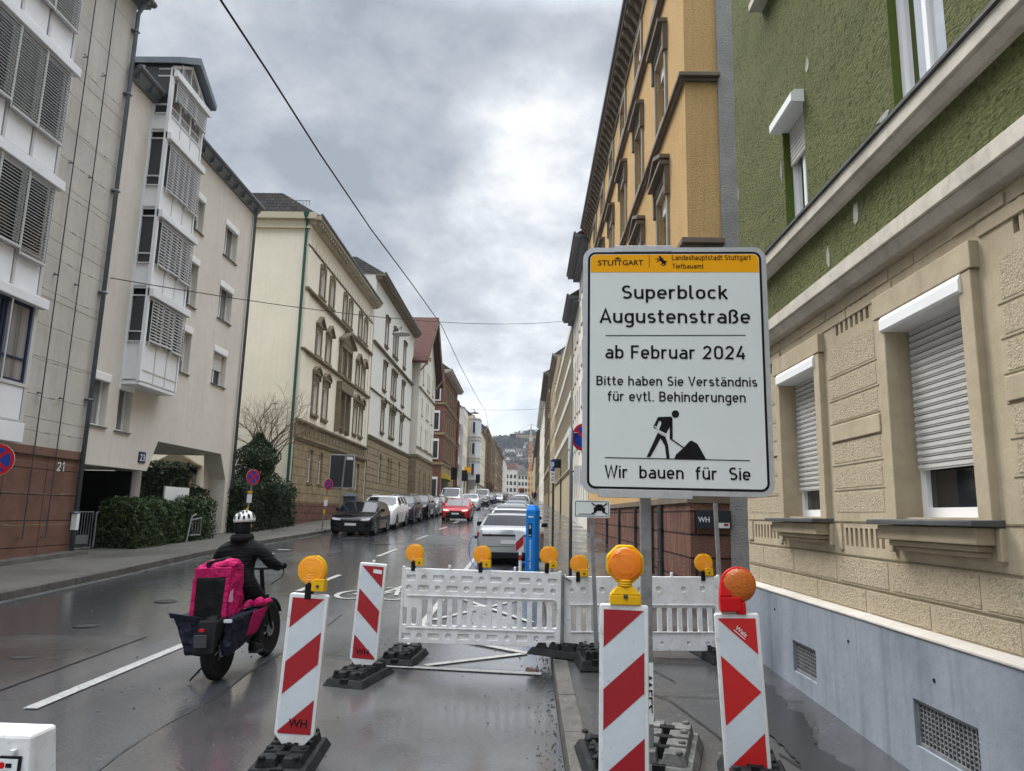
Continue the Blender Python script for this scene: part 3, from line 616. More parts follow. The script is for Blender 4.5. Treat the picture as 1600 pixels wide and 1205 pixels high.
# rusticated panels
b = MB(xf); s2 = MB(xf)
for a, c in ((6.95, 7.97), (4.95, 5.71), (2.86, 3.60)):
    for v0, v1 in ((1.775, 1.915), (1.955, 2.10), (2.145, 2.285), (2.46, 2.605), (2.645, 2.785), (2.825, 3.04)):
        b.hexa([(a, v0-.006, -.01), (c, v0-.006, -.01), (c, v1+.006, -.01), (a, v1+.006, -.01)], [(a+.006, v0, .0025), (c-.006, v0, .0025), (c-.006, v1, .0025), (a+.006, v1, .0025)])
    s2.box(a-.02, 2.305, -.01, c+.02, 2.432, .012)
    s2.build('stone_ledge', m_sand, G1, bevel=.006); s2 = MB(xf)
rnd = random.Random(4)
for v0, v1, off, w_ in ((1.268, 1.448, .0, .92), (1.09, 1.238, .45, .78)):
    u = -2.9+off
    while u < 7.9:
        w = w_*rnd.uniform(.8, 1.15); a, c = u, min(u+w-.045, 7.96)
        if c-a > .1: b.hexa([(a, v0, -.01), (c, v0, -.01), (c, v1, -.01), (a, v1, -.01)], [(a+.006, v0+.004, .004), (c-.006, v0+.004, .004), (c-.006, v1-.004, .004), (a+.006, v1-.004, .004)])
        u += w
for v0, v1 in ((1.50, 1.69),):
    for a, c in ((6.93, 7.0), (7.82, 7.97), (5.63, 5.68)): b.box(a, v0, -.01, c, v1, .012)
b.build('rough_stone_panels', m_sandr, G1)
# joints between the courses, recessed dark lines modelled as shallow strips; brick-like courses under the band
b = MB(xf)
for a, c in ((6.95, 7.97), (4.95, 5.71), (2.86, 3.60)):
    for v in (1.935, 2.122, 2.297, 2.446, 2.625, 2.805): b.box(a-.03+.02*((v*37) % 1), v-.003, -.01, c+.03, v+.003, .0032)
for v in (1.465, 1.255, 1.705): b.box(-2.9, v-.005, -.01, 7.97, v+.005, .005)
b.build('joint_lines', m_stonedark, G1)
b = MB(xf)
for r in range(3):
    u = -2.8+.13*r; v0 = 3.20+.0+r*.085
    while u < 7.9:
        w = rnd.uniform(.3, .7)
        if not any(a-.2 < u+w/2 < c+.2 for a, c in WL) or v0 > 3.2: b.box(u, v0+.006+(.09 if r < 0 else 0), -.01, min(u+w-.012, 7.97), v0+.077, rnd.uniform(.006, .016))
        u += w
b.build('upper_stone_courses', m_sand, G1, bevel=.004)
# window surrounds, sills and consoles
for a, c in WL:
    b = MB(xf); b.box(a-.115, 1.72, -.02, a-.001, 3.045, .045); b.box(c+.001, 1.72, -.02, c+.115, 3.045, .045); b.box(a-.135, 3.048, -.02, c+.135, 3.20, .052)
    b.build('window_surround', m_sand, G1, bevel=.006)
    b = MB(xf); b.hexa([(a-.15, 1.692, -.19), (c+.15, 1.692, -.19), (c+.15, 1.692, .17), (a-.15, 1.692, .17)], [(a-.15, 1.735, -.19), (c+.15, 1.735, -.19), (c+.15, 1.722, .17), (a-.15, 1.722, .17)]); b.build('window_sill', m_sillz, G1, bevel=.005)
    b = MB(xf); b.box(a-.10, 1.60, -.02, c+.10, 1.689, .125); b.box(a-.04, 1.565, -.02, c+.04, 1.597, .085); b.box(a-.02, 1.535, -.02, c+.02, 1.562, .05); b.box(a-.145, 1.52, -.02, a-.103, 1.69, .03); b.box(c+.103, 1.52, -.02, c+.145, 1.69, .03); b.build('sill_console', m_sand, G1, bevel=.008)
for (a, c), sh in zip(WL, (1.95, 2.03, 1.965)):
    o = window(G1, xf, a, c, 1.74, 3.035, .175, False, 0, m_glass, box=.095, shutter=sh, bproud=.062, fw=.06)
# green upper storeys
WU = [(1.3, 1.95, 4.38, 5.47), (3.86, 4.47, 4.38, 5.5), (5.97, 6.49, 4.38, 5.45), (1.3, 1.95, 7.05, 8.1), (3.86, 4.47, 7.05, 8.1), (6.0, 6.85, 7.05, 8.1)]
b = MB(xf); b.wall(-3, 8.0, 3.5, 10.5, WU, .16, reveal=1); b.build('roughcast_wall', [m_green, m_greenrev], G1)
b = MB(xf); b.box(-3, 3.455, -.01, 8.02, 3.56, .135); b.hexa([(-3, 3.385, -.01), (8.01, 3.385, -.01), (8.01, 3.385, .07), (-3, 3.385, .07)], [(-3, 3.452, -.01), (8.01, 3.452, -.01), (8.01, 3.452, .115), (-3, 3.452, .115)]); b.build('storey_band', m_band, G1, bevel=.006)
b = MB(xf); b.box(-3, 4.125, -.01, 8.02, 4.225, .115); b.hexa([(-3, 4.075, -.01), (8.01, 4.075, -.01), (8.01, 4.075, .04), (-3, 4.075, .04)], [(-3, 4.122, -.01), (8.01, 4.122, -.01), (8.01, 4.122, .09), (-3, 4.122, .09)]); b.build('sill_band', m_band, G1, bevel=.005)
b = MB(xf); b.hexa([(-3, 4.228, -.01), (8.03, 4.228, -.01), (8.03, 4.228, .135), (-3, 4.228, .135)], [(-3, 4.36, -.01), (8.03, 4.36, -.01), (8.03, 4.25, .135), (-3, 4.25, .135)]); b.build('zinc_flashing', m_sillz, G1)
for i, (a, c, v0, v1) in enumerate(WU):
    up = v0 > 6
    if i == 1: o = window(G1, xf, a, c, v0, v1, .11, True, 0, m_gl, fw=.045)
    else: o = window(G1, xf, a, c, v0, v1, .13, True, 0, m_gl, box=.105, shutter=(4.98 if i == 2 else 7.6 if up else 5.0), bproud=.115, fw=.05)
    q = MB(xf); q.face([(a, v0, -.17), (c, v0, -.17), (c, v1, -.17), (a, v1, -.17)]); q.build('curtain', m_curtain, o)
    if up: q = MB(xf); q.box(a-.08, v0-.09, -.1, c+.08, v0-.005, .14); q.build('sill', m_band, o, bevel=.006)
# bare render patches
m_patch = mat('filler_patch', (.33, .33, .30), .9, bump=(30, .5), var=(8, .6, (.2, .22, .12)))
b = MB(xf)
for cu, cv, ru, rv in ((5.10, 3.93, .04, .10), (5.62, 3.78, .035, .10), (5.83, 5.62, .04, .08), (6.56, 4.98, .02, .12), (7.95, 5.4, .02, .08), (4.62, 4.42, .10, .03)):
    P = [(cu+ru*rnd.uniform(.6, 1.1)*math.cos(2*math.pi*k/11), cv+rv*rnd.uniform(.6, 1.1)*math.sin(2*math.pi*k/11)) for k in range(11)]
    b = MB(xf); b.hexa([(u, v, -.01) for u, v in P], [(u, v, .006) for u, v in P]); b.build('filler_patch', m_patch, G1)
# plinth with ventilation grilles
GR = [(6.07, 6.57, .45, .70), (3.97, 4.60, .43, .69), (1.9, 2.5, .38, .64)]
b = MB(xf); b.wall(-3, 8.03, -.4, 1.045, GR, .10, .08); b.face([(8.03, -.4, .08), (8.03, -.4, -.05), (8.03, 1.045, -.05), (8.03, 1.045, .08)])
for a, c, v0, v1 in GR: b.face([(a, v0, -.02), (c, v0, -.02), (c, v1, -.02), (a, v1, -.02)], 1)
b.build('plinth', [m_conc, m_dark], G1)
b = MB(xf); b.hexa([(-3, 1.047, -.01), (8.035, 1.047, -.01), (8.035, 1.047, .088), (-3, 1.047, .088)], [(-3, 1.085, -.01), (8.035, 1.085, -.01), (8.035, 1.062, .086), (-3, 1.062, .086)]); b.build('plinth_ledge', m_plinthtop, G1, bevel=.004)
for a, c, v0, v1 in GR:
    b = MB(xf); t = .022
    b.box(a, v0, .03, a+t, v1, .062); b.box(c-t, v0, .03, c, v1, .062); b.box(a+t, v0, .03, c-t, v0+t, .062); b.box(a+t, v1-t, .03, c-t, v1, .062)
    n = int((c-a)/.04); k_ = int((v1-v0)/.032)
    for k in range(1, n): u = a+t+(c-a-2*t)*k/n; b.box(u-.005, v0+t, .034, u+.005, v1-t, .056)
    for k in range(1, k_): v = v0+t+(v1-v0-2*t)*k/k_; b.box(a+t, v-.0032, .040, c-t, v+.0032, .0545)
    b.build('vent_grille', m_steel, G1)
b = MB(xf)
for (u, v) in ((7.0, .9), (5.45, .87), (4.35, .84)): b = MB(xf); b.tube([(u, v, .06), (u, v, .084)], .012, 8); b.build('drill_hole', m_dark, G1)
b = MB(); b.face([(X1, 8.0, -.4), (12, 8.0, -.4), (12, 8.0, 10.5), (X1, 8.0, 10.5)]); b.face([(X1, -3, -.4), (12, -3, -.4), (12, -3, 10.5), (X1, -3, 10.5)]); b.face([(12, -3, -.4), (12, 8, -.4), (12, 8, 10.5), (12, -3, 10.5)]); b.face([(X1, -3, 10.5), (12, -3, 10.5), (12, 8, 10.5), (X1, 8, 10.5)]); b.build('rear_walls', m_green, G1)
b = MB(); b.box(8.5, 8.05, -.2, 8.7, 11.7, 4.0)
tag(b.build('courtyard_wall', m_stonedark), 'dark wall closing the gap between the green house and the ochre house', 'wall')

# ================================================================== RIGHT: ochre house
m_ochre = mat('ochre_roughcast', (.70, .455, .20), .95, bump=(42, 1.0, 7, 0, .09), var=(.9, .5, (.61, .385, .16)), var2=(16, .35, (.76, .52, .26)), var3=(28, .7, (.36, .21, .08), .53, .68), streak=(.35, (.36, .23, .10)))
m_ochre2 = mat('grey_roughcast', (.40, .39, .365), .95, bump=(45, 1.0, 7, 0, .07), var=(2, .5, (.2, .2, .19)))
m_trim = mat('brown_stone_trim', (.17, .135, .10), .8, bump=(25, .3), var=(3, .7, (.10, .08, .062)))
m_trim2 = mat('grey_sandstone_jambs', (.29, .26, .205), .85, bump=(25, .2), var=(3, .6, (.21, .185, .15)))
m_rock = brick_mat('brown_rockfaced_blocks', (.135, .068, .05), (.175, .09, .066), (.035, .02, .016), .62, .36, .018, bump=1.0)
X2, Y2, Y2e = 2.65, 11.8, 31.6
O2 = thing('stucco_house', 'ochre roughcast house with bracketed cornice and brown rock faced plinth beyond the green house', 'house', (X2, Y2, g(Y2)))
xf = fx('R', X2)
cols = [13.93+2.955*k for k in range(6)]
rows = [(3.3, 5.2, 'flat'), (6.5, 8.12, 'tri'), (9.5, 11.2, 'flat'), (12.62, 13.72, 'sur')]
H = [(c-.5, c+.5, r[0], r[1]) for c in cols for r in rows]
b = MB(xf); b.wall(Y2, Y2e, 2.02, 14.5, H, .2); b.face([(Y2, 2.02, 0), (Y2, 2.02, -.57), (Y2, 14.5, -.57), (Y2, 14.5, 0)]); b.build('wall', m_ochre, O2)
b = MB(); b.box(X2+.57, Y2-.04, -.1, X2+8, Y2+.3, 15.2); b.build('gable_wall', m_ochre2, O2)
b = MB(); b.face([(X2, Y2e, 0), (X2+8, Y2e, 0), (X2+8, Y2e, 14.5), (X2, Y2e, 14.5)]); b.build('rear_wall', m_ochre, O2)
b = MB(xf); b.box(Y2-.03, -.1, -.57, Y2e, 2.0, .06); b.build('plinth', m_rock, O2)
b = MB(xf); b.box(Y2-.05, 1.95, -.57, Y2e, 2.06, .1); b.build('plinth_cap', m_trim, O2)
for z0, z1, pr in ((9.28, 9.42, .12), (12.22, 12.42, .13), (6.2, 6.36, .12)):
    b = MB(xf); b.box(Y2-pr, z0+.06, -.60, Y2e, z1, pr); b.box(Y2-pr*.5, z0, -.58, Y2e, z0+.057, pr*.55); b.build('string_course', m_trim, O2, bevel=.012)
b = MB(xf); n = 46
for k in range(n):
    u = Y2+.25+(Y2e-Y2-.5)*k/(n-1)
    P = [(0, 14.50), (.32, 14.50), (.32, 14.40), (.20, 14.30), (.10, 14.12), (.04, 14.05), (0, 14.05)]
    b = MB(xf); b.hexa([(u-.085, v, w) for w, v in P], [(u+.085, v, w) for w, v in P]); b.build('cornice_bracket', m_trim, O2, bevel=.01)
b = MB(xf); b.box(Y2-.3, 14.503, -.3, Y2e+.1, 14.62, .36); b.box(Y2-.02, 13.93, -.01, Y2e, 14.04, .05); b.build('cornice', m_trim, O2, bevel=.02)
b = MB(xf); b.box(Y2-.35, 14.623, -.3, Y2e+.1, 14.80, .43); b.build('gutter', m_gutter, O2, bevel=.03)
b = MB(xf); b.hexa([(Y2-.1, 14.79, .3), (Y2e, 14.79, .3), (Y2e, 14.79, -8), (Y2-.1, 14.79, -8)], [(Y2-.1, 16.8, -2.4), (Y2e, 16.8, -2.4), (Y2e, 16.8, -5), (Y2-.1, 16.8, -5)]); b.build('roof', m_tile, O2)
for c in cols:
    for r in rows:
        st = r[2]
        d = win_proto('R', 1.0, r[1]-r[0], {'flat': 'surx', 'tri': 'surx', 'sur': 'surx'}[st], m_trim2, m_trim2, random.choice((m_glass, m_glass, m_glass_b)), (random.choice((.18, .3)), m_whitep) if random.random() < .4 else None)
        o = place(d['window'], 'window', O2, (0, c-Y2, r[0]-g(Y2)))
        for k in ('pane', 'blind', 'surround'):
            if k in d: place(d[k], k, o)
        if st in ('flat', 'tri'):
            q = MB(xf); z = r[1]+.22; q.box(c-.62, z-.08, -.01, c+.62, z+.12, .07); q.box(c-.70, z+.123, -.01, c+.70, z+.20, .20); q.box(c-.66, z+.203, -.01, c+.66, z+.24, .15)
            for sg in (-1, 1): q.box(c+sg*.62-.06, r[1]-.25, -.01, c+sg*.62+.06, z+.12, .10)
            if st == 'tri':
                z2 = z+.243; q.hexa([(c-.62, z2, -.01), (c+.62, z2, -.01), (c, z2+.26, -.01)], [(c-.62, z2, .08), (c+.62, z2, .08), (c, z2+.26, .08)])
                for sg in (-1, 1): q.hexa([(c+sg*.72, z2, -.01), (c, z2+.28, -.01), (c, z2+.36, -.01), (c+sg*.72, z2+.08, -.01)], [(c+sg*.72, z2, .20), (c, z2+.28, .20), (c, z2+.36, .20), (c+sg*.72, z2+.08, .20)])
            q.build('hood_mould', m_trim, o)
for u, w in ((14.2, .26), (15.15, .07), (17.4, .12), (20.4, .10), (23.5, .1)):
    b = MB(xf)
    n = max(1, int(w/.07))
    for k in range(n): uu = u-w/2+w*(k+.5)/n; b.tube([(uu, -.1, .10), (uu, 1.93, .10)], .035, 8)
    for z in (.9, 1.5): b.box(u-w/2-.02, z, .06, u+w/2+.02, z+.03, .14)
    b.build('riser_pipes', m_dsteel, O2)
wh = thing('company_sign', 'dark grey sign lettered WH with a small white sticker on the brown plinth', 'sign', (2.95, 11.70, 1.7))
b = MB(); b.box(2.68, 11.70, 1.555, 3.22, 11.735, 1.835); b.build('sign_board', mat('sign_slate_grey', (.03, .033, .037), .5), wh, bevel=.004)
b = MB(); text_into(b, 'WH', 2.70, 2.88, 1.65, .085, lambda x, z: (x, 11.697, z), True); b.build('lettering', m_signw, wh)
b = MB(); b.box(2.99, 11.694, 1.565, 3.19, 11.699, 1.645); b.build('sticker', m_signw, wh)
b = MB(); b.box(3.10, 11.690, 1.60, 3.17, 11.6935, 1.635); b.build('sticker_print', m_red, wh)

# ================================================================== RIGHT: houses beyond
m_offw = mat('offwhite_render', (.66, .63, .56), .85, bump=(40, .2), var=(.6, .5, (.50, .465, .38)))
m_offw2 = mat('pale_grey_render', (.52, .50, .455), .85, var=(.7, .5, (.42, .40, .36)))
m_beige = mat('beige_stone_cladding', (.40, .345, .245), .8, var=(.8, .6, (.31, .265, .185)))
m_beige2 = mat('tan_render', (.42, .35, .23), .85, var=(.8, .6, (.32, .26, .17)))
m_brownst = mat('brown_sandstone', (.30, .235, .14), .85, var=(.9, .7, (.19, .145, .085)), bump=(12, .3))
m_brown2 = mat('dark_brown_stone', (.23, .165, .095), .85, var=(.9, .7, (.14, .10, .058)), bump=(12, .3))
m_cream = mat('cream_render', (.74, .69, .56), .85, bump=(30, .12), var=(.5, .5, (.65, .605, .49)), var2=(2.5, .2, (.57, .53, .43)), streak=(.25, (.50, .46, .37)))
m_whr = mat('white_render', (.67, .645, .575), .85, bump=(30, .12), var=(.5, .45, (.62, .62, .60)), streak=(.3, (.45, .45, .42)))
m_brick = brick_mat('red_brick', (.20, .075, .052), (.165, .062, .045), (.19, .14, .115), .26, .085, .008, bump=.2)
m_yelr = mat('yellow_render', (.66, .42, .12), .85, var=(.6, .4, (.55, .34, .09)))
WB = (.30, m_whitep, .4)
def cl(a, c, n, w): return [(a+(c-a)*(k+.5)/n, w) for k in range(n)]
h = house('rendered_house', 'off white house with plain small windows and dark overhanging eaves, second beyond the ochre house', 'R', 2.62, 31.7, 37.6, 14.4, m_offw, [(2.4, 3.7, 'none')]+[(z, z+1.25, 'plain') for z in (4.9, 7.0, 9.1, 11.2, 12.9)], cl(31.7, 37.6, 4, .6), cornice='plain', cornm=m_gutter, oh=.62, roofm=m_tile, roofh=2.5)
h = house('rendered_house', 'narrow off white house with a shallow dark eaves box before the stone office block', 'R', 2.62, 37.65, 42.6, 13.3, m_offw2, [(2.6, 3.9, 'none')]+[(z, z+1.2, 'plain') for z in (5.2, 7.1, 9.0, 11.0)], cl(37.65, 42.6, 3, .6), cornm=m_gutter, oh=.6, roofm=m_slate, roofh=2)
def office(y0, y1, zt, label, m, n):
    o = house('office_block', label, 'R', 2.62, y0, y1, zt, m, [(z, z+1.5, 'none') for z in (5.0, 7.1, 9.2, 11.3)][:int((zt-5)/2.05)], cl(y0, y1, n, (y1-y0)/n*.86), ground=4.5, groundm=m_beige2, stone=m_beige, cornice=None, roof='flat', gm=m_glass_c)
    b = MB(fx('R', 2.62))
    for k in range(2*n+1): u = y0+(y1-y0)*k/(2*n); b = MB(fx('R', 2.62)); b.box(u-.045, 4.6, .002, u+.045, zt-.3, .09); b.build('fin', m, o)
    for z in (6.55, 8.65, 10.75, 12.85):
        if z < zt: b = MB(fx('R', 2.62)); b.box(y0, z, .002, y1, z+.42, .115); b.build('parapet_band', m_offw2, o)
    return o
office(42.7, 55.0, 13.45, 'beige stone office block with tall ribbed window bands along the right pavement', m_beige, 8)
office(55.05, 67.0, 14.3, 'second beige ribbed office block farther along the right pavement', m_beige2, 7)
b = MB()
house('apartment_house', 'tan house with flat top past the ribbed office blocks on the right', 'R', 2.62, 67.05, 84.0, 16.6, m_beige2, [(z, z+1.6, 'plain') for z in (4.2, 7.0, 9.7, 12.3, 14.4)], cl(67, 84, 8, .9), cornice='plain', stone=m_trim2)
house('corner_house', 'dark brown stone house with heavy cornice at right, seen before the leaning white house', 'R', 2.5, 84.1, 104, 18.2, m_brownst, [(z, z+1.7, 'flat') for z in (4.6, 7.7, 10.8, 13.9)], cl(84, 104, 8, .9), ground=6.6, groundm=m_brown2, stone=m_stonedark, cornice='dentil', oh=.7)
house('apartment_house', 'pale house with green edged dark roof on the right past the brown stone house', 'R', 2.4, 104.1, 140, 18.4, m_offw, [(z, z+1.5, 'plain') for z in (5.2, 8, 10.8, 13.6, 16)], cl(104, 140, 12, .8), roofm=m_slate, oh=.6)
house('apartment_house', 'brown stone house far along the right row before the street bends away', 'R', 2.4, 140.1, 200, 17.6, m_brownst, [(z, z+1.7, 'flat') for z in (8, 11, 14)], cl(140, 200, 14, 1.1), ground=8, groundm=m_brown2, stone=m_stonedark, cornice='plain', oh=.6)
house('apartment_house', 'last tan house closing the right row before the crane', 'R', 2.3, 200.1, 300, 19.5, m_beige2, [(z, z+1.8, 'plain') for z in (10, 13, 16)], cl(200, 300, 14, 1.6), stone=m_trim2)
# ================================================================== LEFT: concrete house no. 21
m_panel = mat('beige_concrete_panels', (.50, .475, .425), .85, bump=(35, .2), var=(.9, .6, (.41, .39, .35)), var2=(5, .35, (.32, .30, .27), .5, .75), streak=(.4, (.33, .31, .28)))
m_granite = brick_mat('red_granite_slabs', (.165, .092, .068), (.19, .106, .078), (.025, .018, .016), 1.25, .52, .010, rough=.6, off=0, bump=.15)
m_granite_p = mat('red_granite_ledge', (.17, .096, .072), .6, var=(2, .5, (.12, .07, .055)))
m_beigest = mat('beige_stucco', (.60, .565, .505), .9, bump=(40, .3), var=(.7, .6, (.52, .485, .425)), var2=(3, .3, (.44, .41, .36), .5, .75), streak=(.35, (.42, .39, .34)))
m_slat = mat('aluminium_slats', (.52, .52, .51), .45, metal=.2, var=(2, .3, (.40, .40, .39)))
m_bluefr = mat('blue_window_frame', (.018, .026, .06), .5)
XL = -9.94
C1 = thing('concrete_house', 'beige panelled house number 21 with red granite ground floor and cable trellis', 'house', (XL, 10, g(10)))
xf = fx('L', XL)
b = MB(xf); b.wall(4, 16.1, 2.8, 14.0, [], .1)
b.face([(16.1, 2.8, 0), (16.1, 2.8, -8), (16.1, 14, -8), (16.1, 14, 0)]); b.face([(4, 14, 0), (16.1, 14, 0), (16.1, 14, -8), (4, 14, -8)]); b.face([(4, 2.8, 0), (4, 14, 0), (4, 14, -8), (4, 2.8, -8)]); b.build('wall', m_panel, C1)
b = MB(xf); b.box(4, -.4, -8, 16.08, 2.66, .0); b.build('granite_ground_floor', m_granite, C1)
b = MB(xf); b.box(4, 2.663, -.3, 16.14, 2.84, .05); b.build('granite_ledge', m_granite_p, C1, bevel=.006)
b = MB(xf); b.box(4, 13.95, -.3, 16.2, 14.12, .30); b.tube([(4, 14.1, .34), (16.25, 14.1, .34)], .085, 8); b.build('eaves', m_gutter, C1)
b = MB(xf)     # panel joints as shallow strips
for k in range(9): b.box(13.3, 3.4+k*1.24, -.01, 16.1, 3.407+k*1.24, .003)
b.build('panel_joints', m_stonedark, C1)
b = MB(xf)
for u in (14.40, 15.10):
    b.tube([(u, 1.0, .09), (u, 13.9, .09)], .012, 6)
    for z in (1.02, 3.9, 6.4, 8.9, 11.4): b.tube([(u-.02, z, -.02), (u-.02, z, .10)], .012, 5); b.tube([(u-.14, z, .09), (u+.02, z, .09)], .009, 5)
b.build('trellis_cable', m_dsteel, C1)
b = MB(xf)
for k in range(15):
    z = 1.3+k*.62 if k < 3 else 3.15+(k-3)*.72
    pts = [(13.4+2.66*i/12, z+.010*math.sin(i*1.3+k)-.03*math.sin(math.pi*i/12), .07) for i in range(13)]; b.tube(pts, .0045, 4)
    for u in (13.95, 14.75, 15.5): b.tube([(u-.08, z-.02, .075), (u, z-.028, .08), (u+.08, z-.018, .075)], .007, 4)
b.build('trellis_wire', m_stonedark, C1)
b = MB(xf); b.tube([(16.02, .5, .10), (16.02, 13.7, .10), (16.02, 13.95, .22), (16.02, 14.05, .34)], .05, 10)
for z in (1.5, 4, 6.5, 9, 11.5, 13.2): b.box(15.95, z, 0, 16.09, z+.04, .16)
b.build('downpipe', m_zinc, C1, smooth=True)
b = MB(xf); din_into(b, '21', 15.30, 15.56, .19, lambda x, z: (x, 2.39+z, .012), .17); b.build('house_number', m_signw, C1)
# bay
BX = .54
b = MB(xf); b.box(4, 2.9, .002, 13.30, 13.9, BX-.06); b.build('bay_core', m_dark, C1)
b = MB(xf); b.box(4, 2.80, .0, 13.34, 3.16, BX+.03); b.build('bay_base', m_oriel, C1, bevel=.008)
PI_ = .735
for st, zc in enumerate((5.47, 7.91, 10.39, 12.86)):
    b = MB(xf); b.hexa([(4, zc-.11, BX-.02), (13.42, zc-.11, BX-.02), (13.42, zc-.11, BX+.13), (4, zc-.11, BX+.13)], [(4, zc+.11, BX-.02), (13.42, zc+.11, BX-.02), (13.42, zc+.08, BX+.13), (4, zc+.08, BX+.13)]); b.build('shutter_cover', m_oriel, C1, bevel=.01)
    zt = zc-.12; zs = zc-1.62; zp = zc-2.34 if st else 3.17
    # posts, parapet panels
    b = MB(xf); b.box(13.22, zp, BX-.10, 13.31, zt, BX+.012)
    for k in range(1, 12): u = 13.26-k*PI_; b.box(u-.03, zp, BX-.05, u+.03, zs+.02, BX+.012)
    b.box(4, zs-.03, BX-.05, 13.3, zs+.035, BX+.02); b.box(4, zp-.0, BX-.05, 13.3, zp+.035, BX+.015); b.build('bay_posts', m_slat, C1)
    for k in range(12):
        a = 13.22-(k+1)*PI_+.045; c = 13.22-k*PI_-.02
        if c < 5: continue
        b = MB(xf); b.box(a, zp+.04, BX-.05, c, zs-.035, BX); b.build('parapet_panel', m_oriel, C1)
        wf = m_bluefr if st == 0 else m_frame
        window(C1, xf, a-.02, c+.01, zs+.04, zt, -BX+.07, False, .3 if st == 0 else 0, m_glass if (k+st) % 3 else m_glass_b, frame=wf, fw=.045)
        if st == 0 and k < 3: 
            if k == 0: continue
            q = MB(xf); q.tube([(c+.03, zs, BX+.09), (c+.03, zt, BX+.09)], .014, 6); q.build('blind_guide', m_slat, C1); continue
        if c < 8.5: continue
        q = MB(xf); zb_ = zs-.12 + (0.1 if (k*7+st) % 4 == 0 else 0); n = int((zt-zb_)/.062)
        for i in range(n):
            z = zb_+.04+i*(zt-zb_-.04)/n; q.hexa([(a-.015, z+.016, BX+.05), (c, z+.016, BX+.05), (c, z, BX+.10), (a-.015, z, BX+.10)], [(a-.015, z+.022, BX+.05), (c, z+.022, BX+.05), (c, z+.008, BX+.10), (a-.015, z+.008, BX+.10)])
        q.box(a-.015, zb_, BX+.04, c, zb_+.035, BX+.11); q.build('slatted_blind', m_slat, C1)
        q = MB(xf); q.tube([(a-.025, zb_, BX+.075), (a-.025, zt, BX+.075)], .014, 6); q.tube([(c+.01, zb_, BX+.075), (c+.01, zt, BX+.075)], .014, 6); q.build('blind_guide', m_slat, C1)

# ================================================================== LEFT: stucco house with white oriel over a passage
C2 = thing('stucco_house', 'beige stucco house with a white glazed oriel and slanted passage opening next to house 21', 'house', (XL, 17, g(17)))
WA = [(21.97, 23.3, z0, z1) for z0, z1 in ((9.78, 10.97), (7.68, 8.9), (5.56, 6.76))]
WB_ = [(20.05, 20.72, z0, z1) for z0, z1 in ((9.8, 10.97), (7.5, 8.98), (5.5, 6.88))]
WC = [(16.2, 16.86, 3.51, 4.74), (17.3, 17.92, 3.49, 4.67)]
WA = [(u0+.32, u1, a, c) for u0, u1, a, c in WA]
b = MB(xf); b.wall(16.1, 24.5, 3.42, 12.25, WA+WB_+WC, .26)
P = lambda pts: b.face([(u, v, 0) for u, v in pts])
P([(16.1, 2.6), (18.99, 2.6), (19.42, 3.42), (16.1, 3.42)]); P([(23.52, 3.42), (24.06, 2.61), (24.1, .4), (24.5, .4), (24.5, 3.42)])
for (ua, va), (ub, vb) in (((18.99, 2.6), (19.42, 3.42)), ((19.42, 3.42), (23.52, 3.42)), ((23.52, 3.42), (24.06, 2.61)), ((24.06, 2.61), (24.1, .4)), ((16.1, 2.6), (18.99, 2.6))):
    dp = -.55 if (ua, va) in ((23.52, 3.42), (24.06, 2.61)) else -7
    b.face([(ua, va, 0), (ub, vb, 0), (ub, vb, dp), (ua, va, dp)])
b.face([(24.5, .4, 0), (24.5, .4, -.55), (24.5, 3.42, -.55), (24.5, 3.42, 0)]); b.face([(24.06, .4, -.55), (24.5, .4, -.55), (24.5, 3.42, -.55), (23.52, 3.42, -.55)]); b.face([(24.5, 3.42, 0), (24.5, 3.42, -8), (24.5, 12.25, -8), (24.5, 12.25, 0)]); b.face([(16.1, 3.43, -.9), (24.5, 3.43, -.9), (24.5, 3.43, -8), (16.1, 3.43, -8)])
b.face([(16.1, 12.25, 0), (24.5, 12.25, 0), (24.5, 12.25, -8), (16.1, 12.25, -8)]); b.face([(16.1, 2.6, -7), (18.9, 2.6, -7), (18.9, .0, -7), (16.1, 0, -7)])
b.face([(18.95, 2.6, -3.0), (18.95, 2.6, -8), (18.95, 0, -8), (18.95, 0, -3.0)])
b.build('wall', m_beigest, C2)
b = MB(xf); b.box(16.12, -.2, -6, 18.9, 2.55, -5.8); b.box(18.9, 0, -5.8, 18.96, 2.58, -.35); b.build('garage_shade_walls', m_dark, C2)  # near-black sheets, their colour standing for the shade deep in the garage
b = MB(); b.lathe([(.26, -.2), (.26, 2.9)], (-10.75, 19.75, 0), n=20); b.build('column', mat('grey_render_column', (.33, .30, .28), .8, bump=(30, .3)), C2, smooth=True)
b = MB(xf); b.hexa([(16.1, 12.05, -.05), (24.6, 12.05, -.05), (24.6, 12.05, .06), (16.1, 12.05, .06)], [(16.1, 12.27, -.05), (24.6, 12.27, -.05), (24.6, 12.27, .22), (16.1, 12.27, .22)])
for k in range(14): u = 16.2+k*.62; b.box(u, 12.06, .06, u+.012, 12.26, .23)
b.build('metal_eaves', m_zinc, C2)
b = MB(xf); b.tube([(16.1, 12.33, .25), (24.65, 12.33, .25)], .07, 8); b.build('gutter', m_gutter, C2)
b = MB(xf); b.hexa([(16.1, 12.28, .2), (24.6, 12.28, .2), (24.6, 12.28, -8), (16.1, 12.28, -8)], [(16.1, 14.2, -3.2), (24.6, 14.2, -3.2), (24.6, 14.2, -4.8), (16.1, 14.2, -4.8)]); b.build('roof', m_slate, C2)
b = MB(xf); b.tube([(24.42, 2.3, .09), (24.42, 12.2, .09), (24.42, 12.3, .22)], .05, 8); b.build('downpipe', m_gutter, C2, smooth=True)
